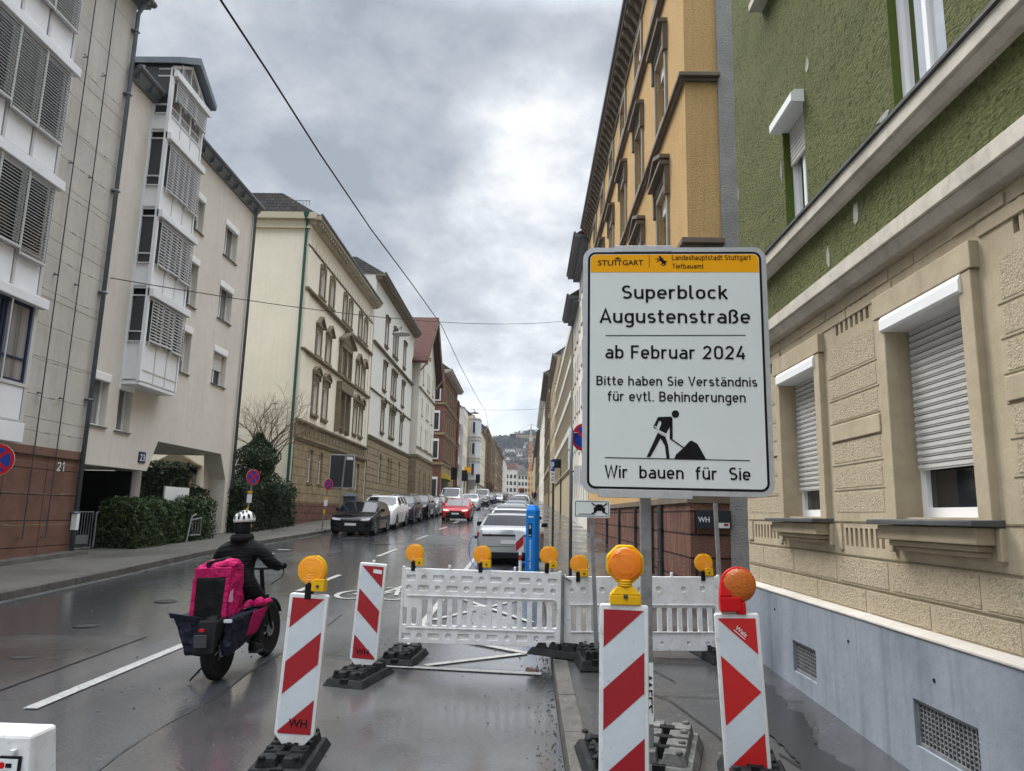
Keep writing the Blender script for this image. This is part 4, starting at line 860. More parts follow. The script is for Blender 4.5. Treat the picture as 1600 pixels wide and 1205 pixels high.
for (a, c, v0, v1) in WA+WB_+WC:
    lower = v0 < 5.4
    window(C2, xf, a, c, v0, v1, .22, True, 0, random.choice((m_glass, m_glass_b)), box=.18, sill=.05, shutter=(6.05 if (a > 22 and v0 < 6) else None), bproud=.02, shutm=m_whitep)
b = MB(xf); din_into(b, '23', 18.55, 18.78, .17, lambda x, z: (x, 2.84+z, .028), .17); b.build('house_number', m_signw, C2)
b = MB(xf); b.box(18.50, 2.79, -.01, 18.83, 3.07, .022); b.build('number_plate', mat('blue_number_plate', (.02, .03, .09), .5), C2)
# oriel
O0, O1, OW = 17.3, 19.2, .44
b = MB(xf); b.box(O0+.05, 4.72, .003, O1-.05, 13.0, OW-.08); b.build('oriel_core', m_dark, C2)
b = MB(xf); b.hexa([(O0, 4.62, 0), (O1, 4.62, 0), (O1-.0, 4.62, OW), (O0, 4.62, OW)], [(O0, 4.70, 0), (O1, 4.70, 0), (O1, 4.70, OW), (O0, 4.70, OW)]); b.build('oriel_floor', m_oriel, C2)
b = MB(xf); b.box(O0-.02, 4.70, OW-.06, O0+.07, 13.1, OW+.03); b.box(O1-.06, 4.7, OW-.06, O1+.01, 13.1, OW+.02); b.box(O0-.02, 4.7, -.01, O0+.04, 12.2, .05); b.build('oriel_corner_post', m_oriel, C2)
tops = (6.84, 8.93, 11.06, 12.83); bots = (5.70, 7.72, 9.80, 11.80)
wd = (O1-O0-.14)/3
for st in range(4):
    zt, zs = tops[st], bots[st]; zp = 4.71 if st == 0 else tops[st-1]+.24
    b = MB(xf); b.hexa([(O0-.02, zt, OW-.02), (O1+.13, zt, OW-.02), (O1+.13, zt, OW+.14), (O0-.02, zt, OW+.14)], [(O0-.02, zt+.22, OW-.02), (O1+.13, zt+.22, OW-.02), (O1+.13, zt+.18, OW+.14), (O0-.02, zt+.18, OW+.14)]); b.build('shutter_cover', m_oriel, C2, bevel=.01)
    b = MB(xf); b.box(O0+.07, zs-.04, OW-.05, O1-.06, zs+.02, OW+.015); b.box(O0+.07, zp, OW-.05, O1-.06, zp+.03, OW+.01)
    for k in (1, 2): u = O0+.07+k*wd; b.box(u-.02, zp+.03, OW-.05, u+.02, zs-.04, OW+.012)
    if st == 0: b.box(O0+.07, 4.98, OW-.05, O1-.06, 5.01, OW+.011)
    b.build('oriel_rails', m_slat, C2)
    b = MB(xf); b.box(O0+.03, zp, .05, O0+.05, zs-.02, OW-.06, 0); b.build('oriel_side_panel', m_oriel, C2)
    for z in (zs-.03, zs+.22, zt, zt+.2, zp+.02): b = MB(xf); b.box(O0-.012, z, .05, O0+.03, z+.035, OW-.06); b.build('oriel_side_rail', m_slat, C2)
    b = MB(xf); b.face([(O0+.035, zs, .06), (O0+.035, zs, OW-.07), (O0+.035, zt, OW-.07), (O0+.035, zt, .06)]); b.build('oriel_side_pane', m_glass_c, C2)
    for k in range(3):
        a = O0+.07+k*wd; c = a+wd
        b = MB(xf); b.box(a+.02, zp+.03, OW-.05, c-.02, zs-.04, OW); b.build('parapet_panel', m_oriel, C2)
        window(C2, xf, a, c, zs+.02, zt, -OW+.08, False, .25 if st == 3 else 0, m_glass_b if st == 3 else m_glass, fw=.03)
        zb_ = (zs+.02, zs-.02, zs-.06, zs+.48)[st]+(.0, .02, -.02)[k]
        q = MB(xf); n = int((zt-zb_)/.078); s0 = a+.10 if k == 0 else a+.02
        for i in range(n):
            z = zb_+.03+i*(zt-zb_-.03)/n; q.hexa([(s0, z+.002, OW+.05), (c+.06, z+.002, OW+.05), (c+.06, z, OW+.085), (s0, z, OW+.085)], [(s0, z+.026, OW+.05), (c+.06, z+.026, OW+.05), (c+.06, z+.026, OW+.085), (s0, z+.026, OW+.085)])
        q.box(s0, zb_, OW+.04, c+.06, zb_+.03, OW+.105); q.build('slatted_blind', m_slat, C2)
        q = MB(xf); q.tube([(s0-.015, zb_-.1, OW+.07), (s0-.015, zt, OW+.07)], .012, 6); q.tube([(c+.07, zb_-.1, OW+.07), (c+.07, zt, OW+.07)], .012, 6); q.build('blind_guide', m_slat, C2)
# glazed gable roof of the oriel
um = 18.25
def gab(w0, w1, z_off, m, name, e=.12):
    b = MB(xf); b.hexa([(O0-.1, 13.15+z_off, w0), (um, 13.78+z_off, w0), (O1+.25, 13.10+z_off, w0), (O1+.25, 13.10+z_off+e, w0), (um, 13.78+z_off+e*1.2, w0), (O0-.1, 13.15+z_off+e, w0)], [(O0-.1, 13.15+z_off, w1), (um, 13.78+z_off, w1), (O1+.25, 13.10+z_off, w1), (O1+.25, 13.10+z_off+e, w1), (um, 13.78+z_off+e*1.2, w1), (O0-.1, 13.15+z_off+e, w1)])
    return b.build(name, m, C2)
gab(-4.0, OW+.22, .02, m_zinc, 'oriel_roof', .17)
b = MB(xf); b.face([(O0, 13.0, OW-.02), (O1, 13.0, OW-.02), (O1, 13.12, OW-.02), (um, 13.72, OW-.02), (O0, 13.15, OW-.02)]); b.build('gable_pane', m_glass_b, C2)
b = MB(xf)
for u in (17.75, 18.25, 18.75): b.box(u-.02, 13.0, OW-.03, u+.02, 13.45+.2*(u == 18.25), OW+.01)
for a, c in (((O0, 13.15), (um, 13.74)), ((um, 13.74), (O1, 13.12))): b.hexa([(a[0], a[1]-.09, OW-.03), (c[0], c[1]-.09, OW-.03), (c[0], c[1], OW-.03), (a[0], a[1], OW-.03)], [(a[0], a[1]-.09, OW+.02), (c[0], c[1]-.09, OW+.02), (c[0], c[1], OW+.02), (a[0], a[1], OW+.02)])
b.build('gable_frame', m_oriel, C2)
b = MB(xf); b.face([(O0, 12.3, OW-.06), (O0, 12.3, -3.2), (O0, 13.15, -3.2), (O0, 13.15, OW-.06)]); b.build('dormer_side_pane', m_glass_c, C2)
b = MB(xf)
for w in (-.35, -1.2, -2.2): b.box(O0-.02, 12.3, w-.03, O0+.02, 13.15, w+.03)
b.build('dormer_side_frame', m_oriel, C2)

# ================================================================== LEFT: the row of old houses
sb = mat('teal_roller_blind', (.06, .09, .10), .6)
X3 = -9.7
cols3 = [(32.5, .72), (34.15, .72), (36.75, .62), (37.95, .62), (40.35, .72), (41.75, .72)]
E3 = house('corner_house', 'cream house with plain side wall, green copper pipe and ornate sandstone windows beside the hedge', 'L', X3, 30.1, 43.5, 14.4, m_cream,
    [(2.9, 4.35, 'plain', (.32, sb, 1)), (5.95, 7.45, 'round', (.2, sb, .7)), (8.65, 9.85, 'arch', (.3, sb, .8)), (11.42, 12.75, 'arch', (.25, sb, .8))], cols3,
    stone=m_stonedark, ground=4.78, groundm=brick_mat('sandstone_ashlar', (.30, .235, .14), (.26, .20, .12), (.08, .06, .04), 1.2, .36, .012, bump=.5),
    bands=[(5.28, 5.46, .16, m_stonedark), (8.38, 8.52, .15, m_stonedark), (11.02, 11.2, .15, m_stonedark), (13.05, 13.12, .05, m_stonedark)], cornice='dentil', cornm=mat('cream_cornice', (.40, .36, .27), .8, var=(2, .6, (.25, .22, .16))), depth=8.6, roofm=m_slate, roofh=1.2, sidem=m_cream,
    base=2.0, basem=brick_mat('red_sandstone_plinth', (.17, .085, .065), (.14, .07, .055), (.05, .03, .025), 1.1, .3, .015, bump=.4), oh=.5)
xf3 = fx('L', X3)
b = MB(xf3)
for z0, z1 in ((9.95, 10.05),):
    for c in (32.5, 34.15, 40.35, 41.75):
        z = 9.99; b.hexa([(c-.5, z, -.02), (c+.5, z, -.02), (c, z+.42, -.02)], [(c-.5, z, .10), (c+.5, z, .10), (c, z+.42, .10)])
        for sg in (-1, 1): b.hexa([(c+sg*.58, z, -.01), (c, z+.44, -.01), (c, z+.52, -.01), (c+sg*.58, z+.08, -.01)], [(c+sg*.58, z, .20), (c, z+.44, .20), (c, z+.52, .20), (c+sg*.58, z+.08, .20)])
        b.build('window_pediment', m_stonedark, E3); b = MB(xf3)
c = 37.35; z = 10.25
b.box(36.2, 9.98, -.01, 38.5, z-.003, .16); b.hexa([(36.1, z, -.02), (38.6, z, -.02), (c, z+.6, -.02)], [(36.1, z, .18), (38.6, z, .18), (c, z+.6, .18)])
for sg in (-1, 1): b.hexa([(c+sg*1.35, z, -.01), (c, z+.62, -.01), (c, z+.74, -.01), (c+sg*1.35, z+.12, -.01)], [(c+sg*1.35, z, .34), (c, z+.62, .34), (c, z+.74, .34), (c+sg*1.35, z+.12, .34)])
b.box(36.1, 7.7, -.01, 38.6, 8.15, .30)
for u in (36.15, 37.25, 38.35): b.box(u-.02, 5.6, .003, u+.14, 7.69, .22); b.box(u, 8.55, .003, u+.12, 9.97, .17)
b.build('bay_pediment', m_stonedark, E3)
b = MB(xf3)
for k in range(24): u = 30.6+k*.54; b = MB(xf3); b.box(u, 12.98+.2, .003, u+.28, 13.5, .035); b.build('frieze_panel', m_cream, E3)
for k in range(20): u = 30.7+k*.64; b = MB(xf3); b.box(u, 4.9, .003, u+.42, 5.22, .075); b.build('balustrade_panel', m_stonedark, E3)
b = MB(xf3); b.box(30.12, 5.46, -.02, 30.6, 13.0, .05); b.build('corner_lesene', m_cream, E3); b = MB(xf3); b.box(43.0, 5.46, -.02, 43.45, 13, .05); b.build('corner_lesene', m_cream, E3)
b = MB(xf3); b.box(30.05, 4.78, -.02, 43.55, 5.27, .05); b.build('balustrade_band', mat('sandstone_band', (.25, .20, .125), .85, var=(3, .7, (.15, .12, .075))), E3)
b = MB(); b.tube([(X3-.12, 30.0, 2.3), (X3-.12, 30.0, 14.1), (X3-.12, 29.9, 14.35)], .06, 8); b.lathe([(.08, 0), (.16, .3), (.16, .36)], (X3-.12, 29.9, 14.15), n=8); b.build('copper_downpipe', m_copper, E3)
b = MB(); b.box(-18.3, 29.82, 14.2, X3+.3, 30.1, 14.48); b.box(-18.3, 29.95, 13.8, X3+.05, 30.1, 13.9); b.build('side_cornice', mat('cream_cornice_side', (.45, .40, .29), .8), E3)
b = MB(); 
for k in range(60): b.box(-18+k*.14, 29.85, 14.75, -17.985+k*.14, 29.87, 15.0)
b.box(-18.2, 29.85, 15.0, X3, 29.87, 15.02); b.build('snow_guard', m_dsteel, E3)
b = MB(); b.box(-15.3, 29.9, 1.0, -15.0, 30.1, 3.3); b.box(-13.95, 29.9, 1.0, -13.65, 30.1, 3.3); b.box(-15.3, 29.9, 3.0, -13.65, 30.09, 3.35); b.hexa([(-15.5, 30.1, 3.38), (-13.45, 30.1, 3.38), (-14.48, 30.1, 3.95)], [(-15.5, 29.8, 3.38), (-13.45, 29.8, 3.38), (-14.48, 29.8, 3.95)]); b.build('side_portal', m_stonedark, E3)
b = MB(); b.box(-14.98, 29.98, 1.0, -13.97, 30.08, 2.99); b.build('side_door', m_black, E3)

cols4 = [(48.0, .85), (50.9, .7), (51.9, .7), (55.3, .85)]
D4 = house('apartment_house', 'white house with brown stone window frames and stone ground floor next to the cream house', 'L', X3, 44.0, 59.6, 16.5, m_whr,
    [(3.6, 5.4, 'none'), (6.9, 8.5, 'round'), (9.75, 11.3, 'flat'), (12.75, 14.4, 'flat')], cols4, stone=m_stonedark, ground=6.3,
    groundm=brick_mat('banded_sandstone', (.31, .25, .155), (.28, .22, .135), (.07, .055, .035), 3.1, .42, .022, bump=.7, off=.3), bands=[(9.1, 9.2, .08, m_stonedark), (12.02, 12.2, .16, m_stonedark)], cornice='dentil', cornm=m_stonedark, oh=.55, roofm=m_slate, roofh=1.2)
# gabled house
X5 = -9.15
F5 = thing('gabled_house', 'pale house with a street gable and steep red tiled roof, lamp wire anchored nearby', 'house', (X5, 60, g(60)))
xf5 = fx('L', X5); F0, F1 = 60.0, 70.6
gm5 = brick_mat('grey_ashlar_ground', (.27, .215, .135), (.25, .195, .12), (.09, .07, .05), 1.2, .38, .012)
rows5 = [(2.9, 5.2, 'arch'), (7.2, 9.0, 'plain'), (9.9, 11.4, 'plain'), (12.6, 14.1, 'plain')]; cols5 = [(62.2, .6), (65.0, .55), (66.1, .55), (68.7, .6)]
H = [(c-w/2, c+w/2, r[0], r[1]) for r in rows5 for c, w in cols5]
b = MB(xf5); b.wall(F0, F1, 6.4, 14.6, [h for h in H if h[2] > 6], .17); b.face([(F0, 14.6, 0), (F1, 14.6, 0), ((F0+F1)/2, 19.3, 0)])
b.face([(F0, 6.4, 0), (F0, 6.4, -9), (F0, 14.6, -9), (F0, 14.6, 0)]); b.face([(F1, 0, 0), (F1, 0, -9), (F1, 14.6, -9), (F1, 14.6, 0)]); b.build('wall', m_offw, F5)
b = MB(xf5); b.wall(F0, F1, .8, 6.4, [h for h in H if h[2] < 6], .17, .03); b.face([(F0, .8, .03), (F0, .8, -8), (F0, 6.4, -8), (F0, 6.4, .03)]); b.build('ground_floor_wall', gm5, F5)
b = MB(xf5); b.box(F0-.05, 6.2, -8, F1+.05, 6.42, .16); b.box(F0-.02, 7.0, -.01, F1+.02, 7.1, .08); b.box(F0-.02, 12.0, -.01, F1+.02, 12.14, .09); b.build('string_course', m_stonedark, F5)
um = (F0+F1)/2
b = MB(xf5)
for sg in (-1, 1):
    e = um+sg*6.2; b.hexa([(e, 13.9, .75), (um, 19.3, .75), (um, 19.3, -8), (e, 13.9, -8)], [(e, 14.12, .75), (um, 19.5, .75), (um, 19.5, -8), (e, 14.12, -8)])
b.build('roof', m_tile, F5)
b = MB(xf5)
for sg in (-1, 1): e = um+sg*6.2; b.hexa([(e, 13.7, .66), (um, 19.14, .66), (um, 19.28, .66), (e, 13.88, .66)], [(e, 13.7, .78), (um, 19.14, .78), (um, 19.28, .78), (e, 13.88, .78)]); b.tube([(um+sg*5.0, 13.5, 0), (um+sg*5.0, 14.6, .85)], .07, 6)
b.build('bargeboard', m_brownst, F5)
for r in rows5:
    for c, w in cols5: put_window(F5, 'L', X5, c, r[0], w, r[1]-r[0], 'none' if r[2] == 'arch' else r[2], m_stonedark)
put_window(F5, 'L', X5, 64.6, 15.6, .6, 1.2, 'plain', m_stonedark); put_window(F5, 'L', X5, 66.0, 15.6, .6, 1.2, 'plain', m_stonedark)
# red brick house
X6 = -9.0
G6 = house('brick_house', 'red brick house with sandstone trim and a tall red corner strip at the side street', 'L', X6, 76.8, 91.5, 16.9, m_brick,
    [(7.4, 9.3, 'flat'), (10.4, 12.2, 'flat'), (13.6, 15.3, 'flat')], cl(77.4, 91.2, 6, .9), stone=m_brownst, ground=6.9, groundm=m_brownst, bands=[(9.85, 10.1, .14, m_brownst), (13.1, 13.3, .14, m_brownst)], cornice='dentil', cornm=m_band, oh=.7, roofm=m_slate, roofh=2.6, sidem=m_brick)
for z in (3.4, 7.4, 10.4, 13.6):
    b = MB(); b.box(-10.05, 76.6, z-.15, -9.35, 76.79, z+2.0); f_ = b.build('window', m_frame, G6); b = MB(); b.box(-9.95, 76.57, z, -9.45, 76.595, z+1.75); b.build('pane', m_glass, f_)
b = MB(); b.box(-11, 76.65, 6.7, X6+.12, 76.78, 6.95); b.box(-11, 76.65, 9.85, X6+.12, 76.78, 10.1); b.box(-11, 76.65, 13.1, X6+.12, 76.78, 13.3); b.build('side_string_course', m_brownst, G6)
b = MB(); b.box(X6-.2, 91.55, 2.5, X6+.16, 93.4, 15.8); b.build('corner_strip', mat('dark_red_render', (.12, .022, .018), .8), G6)
b = MB(fx('L', X6)); b.box(77.2, 2.4, .002, 80.2, 5.2, .12); b.build('restaurant_entrance', m_black, G6)
b = MB(fx('L', X6)); b.box(77.0, 5.25, .0, 84, 5.75, .5); b.build('shop_awning', mat('yellow_awning', (.42, .30, .03), .7), G6)
# white house with balconies
H7 = house('balcony_house', 'white modern house with balconies on its side wall behind the red brick house', 'L', -8.95, 101, 108, 16.3, m_whr, [(z, z+1.5, 'none') for z in (5.2, 8.2, 11.2, 13.9)], cl(101.2, 107.8, 3, .9), cornice=None, roof='flat', sidem=m_offw2)
for z in (5.4, 8.2, 11.0, 13.8):
    b = MB(); b.box(-12.2, 99.6, z, -9.3, 100.98, z+.12); b.build('balcony_slab', m_offw2, H7); b = MB(); b.box(-12.2, 99.6, z+.123, -9.3, 99.65, z+1.0); b.build('balcony_rail', m_signw, H7)
    b = MB(); b.box(-11.6, 100.9, z+.15, -9.9, 100.99, z+2.1); b.build('balcony_door', m_glass, H7)
# corner house with oriel
X8 = -8.7
I8 = house('corner_house', 'corner house with yellow side wall and a pale grey oriel stack past the balconies', 'L', X8, 110, 131, 16.4, m_whr, [(z, z+1.9, 'plain') for z in (4.2, 7.6, 10.6, 13.6)], cl(113, 131, 6, 1.0), stone=m_offw2, cornice='plain', sidem=m_yelr, roofm=m_tile, roofh=3.2, oh=.5)
m_pale = mat('pale_blue_stone', (.50, .53, .55), .8, var=(2, .5, (.40, .42, .44)))
b = MB(); P = [(-9.0, 110.3), (-8.72, 109.4), (-7.75, 109.4), (-7.25, 110.4), (-7.25, 113.2), (-8.6, 114.2)]
b.hexa([(x, y, 6.6) for x, y in P], [(x, y, 16.0) for x, y in P])
b.hexa([(x*.4+.6*-8.8, y*.4+.6*111.5, 5.2) for x, y in P], [(x, y, 6.58) for x, y in P]); b.build('oriel', m_pale, I8)
b = MB()
for z in (6.6, 9.4, 9.9, 12.6, 13.1, 15.8): b.hexa([(-8.3+(x+8.3)*1.07, 111.6+(y-111.6)*1.07, z) for x, y in P], [(-8.3+(x+8.3)*1.07, 111.6+(y-111.6)*1.07, z+.16) for x, y in P])
b.build('oriel_bands', m_band, I8)
for z in (7.3, 10.4, 13.6):
    for x0, x1 in ((-8.66, -8.45), (-8.36, -7.85)): b = MB(); b.box(x0, 109.32, z, x1, 109.39, z+1.8); f_ = b.build('window', m_frame, I8); b = MB(); b.box(x0+.06, 109.29, z+.06, x1-.06, 109.315, z+1.74); b.build('pane', m_glass_c, f_)
house('apartment_house', 'cream plain house with red roof past the pale oriel corner on the left', 'L', -8.7, 131.1, 151, 17.2, m_cream, [(z, z+1.9, 'plain') for z in (8, 11, 14)], cl(131, 151, 7, 1.0), ground=7, groundm=m_beige2, stone=m_brownst, roofm=m_tile, roofh=3)
J = house('oriel_house', 'dark brown stone house with stacked oriels far along the left row', 'L', -8.6, 151.1, 182, 19.2, m_brown2, [(z, z+2.0, 'flat') for z in (8.5, 12, 15.5)], cl(151, 182, 10, 1.1), ground=7.6, groundm=m_brownst, stone=m_brownst, roofm=m_slate, roofh=3.5)
for c in (157, 166, 175):
    b = MB(fx('L', -8.6)); b.box(c-1.6, 8.2, .0, c+1.6, 18.2, .9); b.hexa([(c-1.0, 6.8, 0), (c+1.0, 6.8, 0), (c+1.0, 6.8, .2), (c-1.0, 6.8, .2)], [(c-1.6, 8.18, 0), (c+1.6, 8.18, 0), (c+1.6, 8.18, .9), (c-1.6, 8.18, .9)]); b.hexa([(c-1.7, 18.22, 0), (c+1.7, 18.22, 0), (c+1.7, 18.22, .95), (c-1.7, 18.22, .95)], [(c-.3, 20.6, -.5), (c+.3, 20.6, -.5), (c+.3, 20.6, -.2), (c-.3, 20.6, -.2)]); b.build('oriel', m_brown2, J)
    for z in (8.8, 12, 15.2):
        b = MB(fx('L', -8.6)); b.box(c-1.2, z, .88, c+1.2, z+1.8, .93); b.build('oriel_window', m_glass_c, J)
house('apartment_house', 'tan house next after the oriel house in the far left row', 'L', -8.6, 182.1, 215, 20.0, m_beige2, [(z, z+2.0, 'flat') for z in (9.5, 13, 16.5)], cl(182, 215, 10, 1.2), ground=8.5, groundm=m_brown2, stone=m_brownst, roofm=m_slate, roofh=3)
house('apartment_house', 'brown house farther up the left row, small in the distance', 'L', -8.7, 215.1, 262, 21.2, m_brownst, [(z, z+2.0, 'flat') for z in (11, 14.5, 18)], cl(215, 262, 12, 1.4), ground=10, groundm=m_brown2, stone=m_brown2, roofm=m_slate, roofh=3)
house('apartment_house', 'white end house with dark window holes closing the left row near the crane', 'L', -8.9, 262.1, 330, 23.2, m_whr, [(z, z+2.0, 'none') for z in (11, 14, 17, 20)], cl(262, 330, 9, 2.0), stone=m_offw2, roofm=m_tile, roofh=3.5, sidem=m_whr, depth=12)
# ================================================================== ROADWORKS FURNITURE
def gs(x, y): return g(y)+(.118 if x > .29 else 0)
m_red2 = mat('reflective_bright_red', (.52, .014, .014), .38, var=(5, .3, (.40, .014, .014)), spec=.4)
def clip_poly(poly, a, b_, c):        # keep a*x+b*z<=c
    out = []
    for i in range(len(poly)):
        p, q = poly[i], poly[(i+1) % len(poly)]; dp = a*p[0]+b_*p[1]-c; dq = a*q[0]+b_*q[1]-c
        if dp <= 0: out.append(p)
        if dp*dq < 0: t = dp/(dp-dq); out.append((p[0]+t*(q[0]-p[0]), p[1]+t*(q[1]-p[1])))
    return out
def delineator(name, label, x, y, tilt, yaw, pattern, base, H=.88, W=.25, words=None, group='red and white delineator boards'):
    r = thing(name, label, 'delineator', (x, y, base), (0, R(tilt), R(yaw)), group)
    hw = W/2
    out_ = [(-.035, -.07), (.035, -.07), (hw, .03)]+[(hw-.012+.012*math.cos(R(t)), H-.012+.012*math.sin(R(t))) for t in (0, 45, 90)]+[(-hw+.012+.012*math.cos(R(t)), H-.012+.012*math.sin(R(t))) for t in (90, 135, 180)]+[(-hw, .03)]
    b = MB(); b.hexa([(p, .022, q) for p, q in out_], [(p, -.022, q) for p, q in out_]); b.box(-.03, -.015, -.16, .03, .015, -.07)
    b.box(-.012, -.012, H, .012, .012, H+.03); fr = b.build('board_frame', m_white, r, bevel=.006, local=True)
    fx0, fx1, z0, z1 = -hw+.022, hw-.022, .035, H-.025; w_, h_ = fx1-fx0, z1-z0
    rect = [(fx0, z0), (fx1, z0), (fx1, z1), (fx0, z1)]
    b = MB(); b.face([(p, -.0235, q) for p, q in rect]); b.build('reflective_face', m_refl, r, local=True)
    b = MB(); b.box(-.035, -.0245, -.025, -.008, -.0225, -.015); b.box(.008, -.0245, -.025, .035, -.0225, -.015); b.box(-.035, -.0245, -.045, -.008, -.0225, -.035); b.box(.008, -.0245, -.045, .035, -.0225, -.035); b.build('slots', m_dark, r, local=True)
    polys = []
    k = .92
    def band(v0, v1, sgn):            # v measured from the top
        def zline(v): return z1-v*h_
        if sgn > 0:   # '/' : z - k*(x-fx0) between
            p = clip_poly(clip_poly(rect, -k, 1, zline(v0)-k*fx0), k, -1, -(zline(v1)-k*fx0))
        else: p = clip_poly(clip_poly(rect, k, 1, zline(v0)+k*fx1), -k, -1, -(zline(v1)+k*fx1))
        if len(p) > 2: polys.append(p)
    if pattern in '/\\':
        for v0, v1 in ((-.3, .23), (.48, .72), (.98, 1.3)): band(v0, v1, 1 if pattern == '/' else -1)
    else:
        band(-.3, .24, -1); polys.append([(fx0, z1-.25*h_), (fx0, z1-.71*h_), (fx1, z1-.485*h_)]); band(.98, 1.5, 1)
    b = MB()
    for p in polys: b.face([(u, -.0250, v) for u, v in p])
    b.build('red_stripes', m_red if pattern != '>' else m_red2, r, local=True)
    for (s, a, c, z, cap, m, bold) in words or ():
        b = MB(); text_into(b, s, a, c, z, cap, lambda u, v: (u, -.0265, v), bold); b.build('lettering', m, r, local=True)
    return r
def welz(r, m):   # slanting maker's mark on the red corner
    b = MB(); ca, sa = math.cos(R(-42)), math.sin(R(-42))
    text_into(b, 'Welz', 0, .075, 0, .024, lambda u, v: (-.015+u*ca-v*sa, -.0265, .80+u*sa+v*ca), True)
    for (u0, v0) in ((-.004, -.014),): b.face([(-.015+u*ca-v*sa, -.0265, .80+u*sa+v*ca) for u, v in ((0, -.012), (.08, -.012), (.08, -.008), (0, -.008))])
    b.build('lettering', m, r, local=True)
wmk = [('WH', -.055, .055, .075, .05, m_black, True)]
DA = delineator('delineator', 'red and white delineator lettered WH beside the delivery rider, yellow lamp on top', -1.425, 4.86, 2.4, 2, '/', .285, words=[('WH', -.04, .075, .075, .05, m_black, True)])
DB = delineator('delineator', 'red and white delineator without lamp, just left of the long white barrier', -1.455, 6.95, 3.1, -2, '\\', .345, words=[('WH', -.075, .045, .07, .05, m_black, True)])
b = MB(); b.face([(.01, -.0266, .795), (.09, -.0266, .79), (.09, -.0266, .825), (.01, -.0266, .83)]); b.build('sticker', m_signw, DB, local=True)
DC = delineator('delineator', 'red and white striped delineator under the octagonal lamp, before the sign pole', .515, 3.95, .2, -9, '/', .372)
DD = delineator('delineator', 'leaning delineator with a red arrow shaped triangle and red lamp beside the grey plinth', 1.265, 4.40, -2.7, -11, '>', .288)
welz(DD, m_signw)
def foot_plate(name, label, x, y, rz=0, lx=.39, ly=.66, h=.11, mat_=None, z=None, group='rubber foot plates under the barriers and boards', pitch=True):
    zz = gs(x, y) if z is None else z
    r = thing(name, label, 'foot plate', (x, y, zz), (math.atan(S), 0, R(rz)), group)
    b = MB(); a, c = lx/2, ly/2
    b.hexa([(-a, -c, 0), (a, -c, 0), (a, c, 0), (-a, c, 0)], [(-a+.03, -c+.04, h*.55), (a-.03, -c+.04, h*.55), (a-.03, c-.04, h*.55), (-a+.03, c-.04, h*.55)])
    for i in range(2):
        for j in range(4):
            x0 = -a+.045+i*(lx-.09)/2+.012; x1 = -a+.045+(i+1)*(lx-.09)/2-.012; y0 = -c+.055+j*(ly-.11)/4+.010; y1 = -c+.055+(j+1)*(ly-.11)/4-.010
            b.hexa([(x0, y0, h*.55-.002), (x1, y0, h*.55-.002), (x1, y1, h*.55-.002), (x0, y1, h*.55-.002)], [(x0+.012, y0+.012, h), (x1-.012, y0+.012, h), (x1-.012, y1-.012, h), (x0+.012, y1-.012, h)])
    for sx in (-.26, .26):
        for sy in (-.38, -.13, .13, .38): b.lathe([(.022, h-.002), (.022, h+.012), (.015, h+.016)], (sx*lx, sy*ly, 0), n=10)
    b.build('plate_body', mat_ or m_rubber, r, local=True, bevel=.005)
    b = MB(); b.box(-.035, -c+.02, h*.2, .035, -c+.06, h*.62); b.build('socket', m_dark, r, local=True)
    for sy in (-.25, 0, .25): b = MB(); b.box(-.045, sy*ly-.03, h*.6, .045, sy*ly+.03, h+.002); b.build('socket', m_dark, r, local=True)
    return r
m_rubber_mud = mat('muddy_rubber', (.085, .083, .078), .85, bump=(40, .5), var=(8, .8, (.20, .195, .18)))
foot_plate('foot_plate', 'black rubber foot plate carrying the WH delineator beside the rider', -1.44, 4.84, 3)
foot_plate('foot_plate', 'black rubber foot plate carrying the delineator without lamp', -1.46, 6.86, -14)
foot_plate('foot_plate', 'black rubber foot plate under the left end of the long white barrier', -1.21, 7.66, -6)
foot_plate('foot_plate', 'flat black foot plate on the kerb between the two white barriers', .40, 7.52, 70)
foot_plate('foot_plate', 'thick black foot plate holding the thin pole of the small towing sign', .64, 7.12, 4, lx=.30, ly=.5, h=.15)
foot_plate('foot_plate', 'black foot plate on the pavement just left of the tall centre delineator', .47, 4.62, 3, lx=.26, ly=.6)
foot_plate('foot_plate', 'mud smeared grey foot plate at the base of the big sign pole', .86, 4.72, -16, lx=.42, ly=.75, h=.14, mat_=m_rubber_mud)
foot_plate('foot_plate', 'foot plate under the leaning arrow delineator', 1.29, 4.36, -12)
foot_plate('foot_plate', 'foot plate under the tall centre delineator', .53, 3.92, -9)
foot_plate('foot_plate', 'small foot plate at the right end of the short white barrier', 1.88, 7.62, 10, lx=.3)

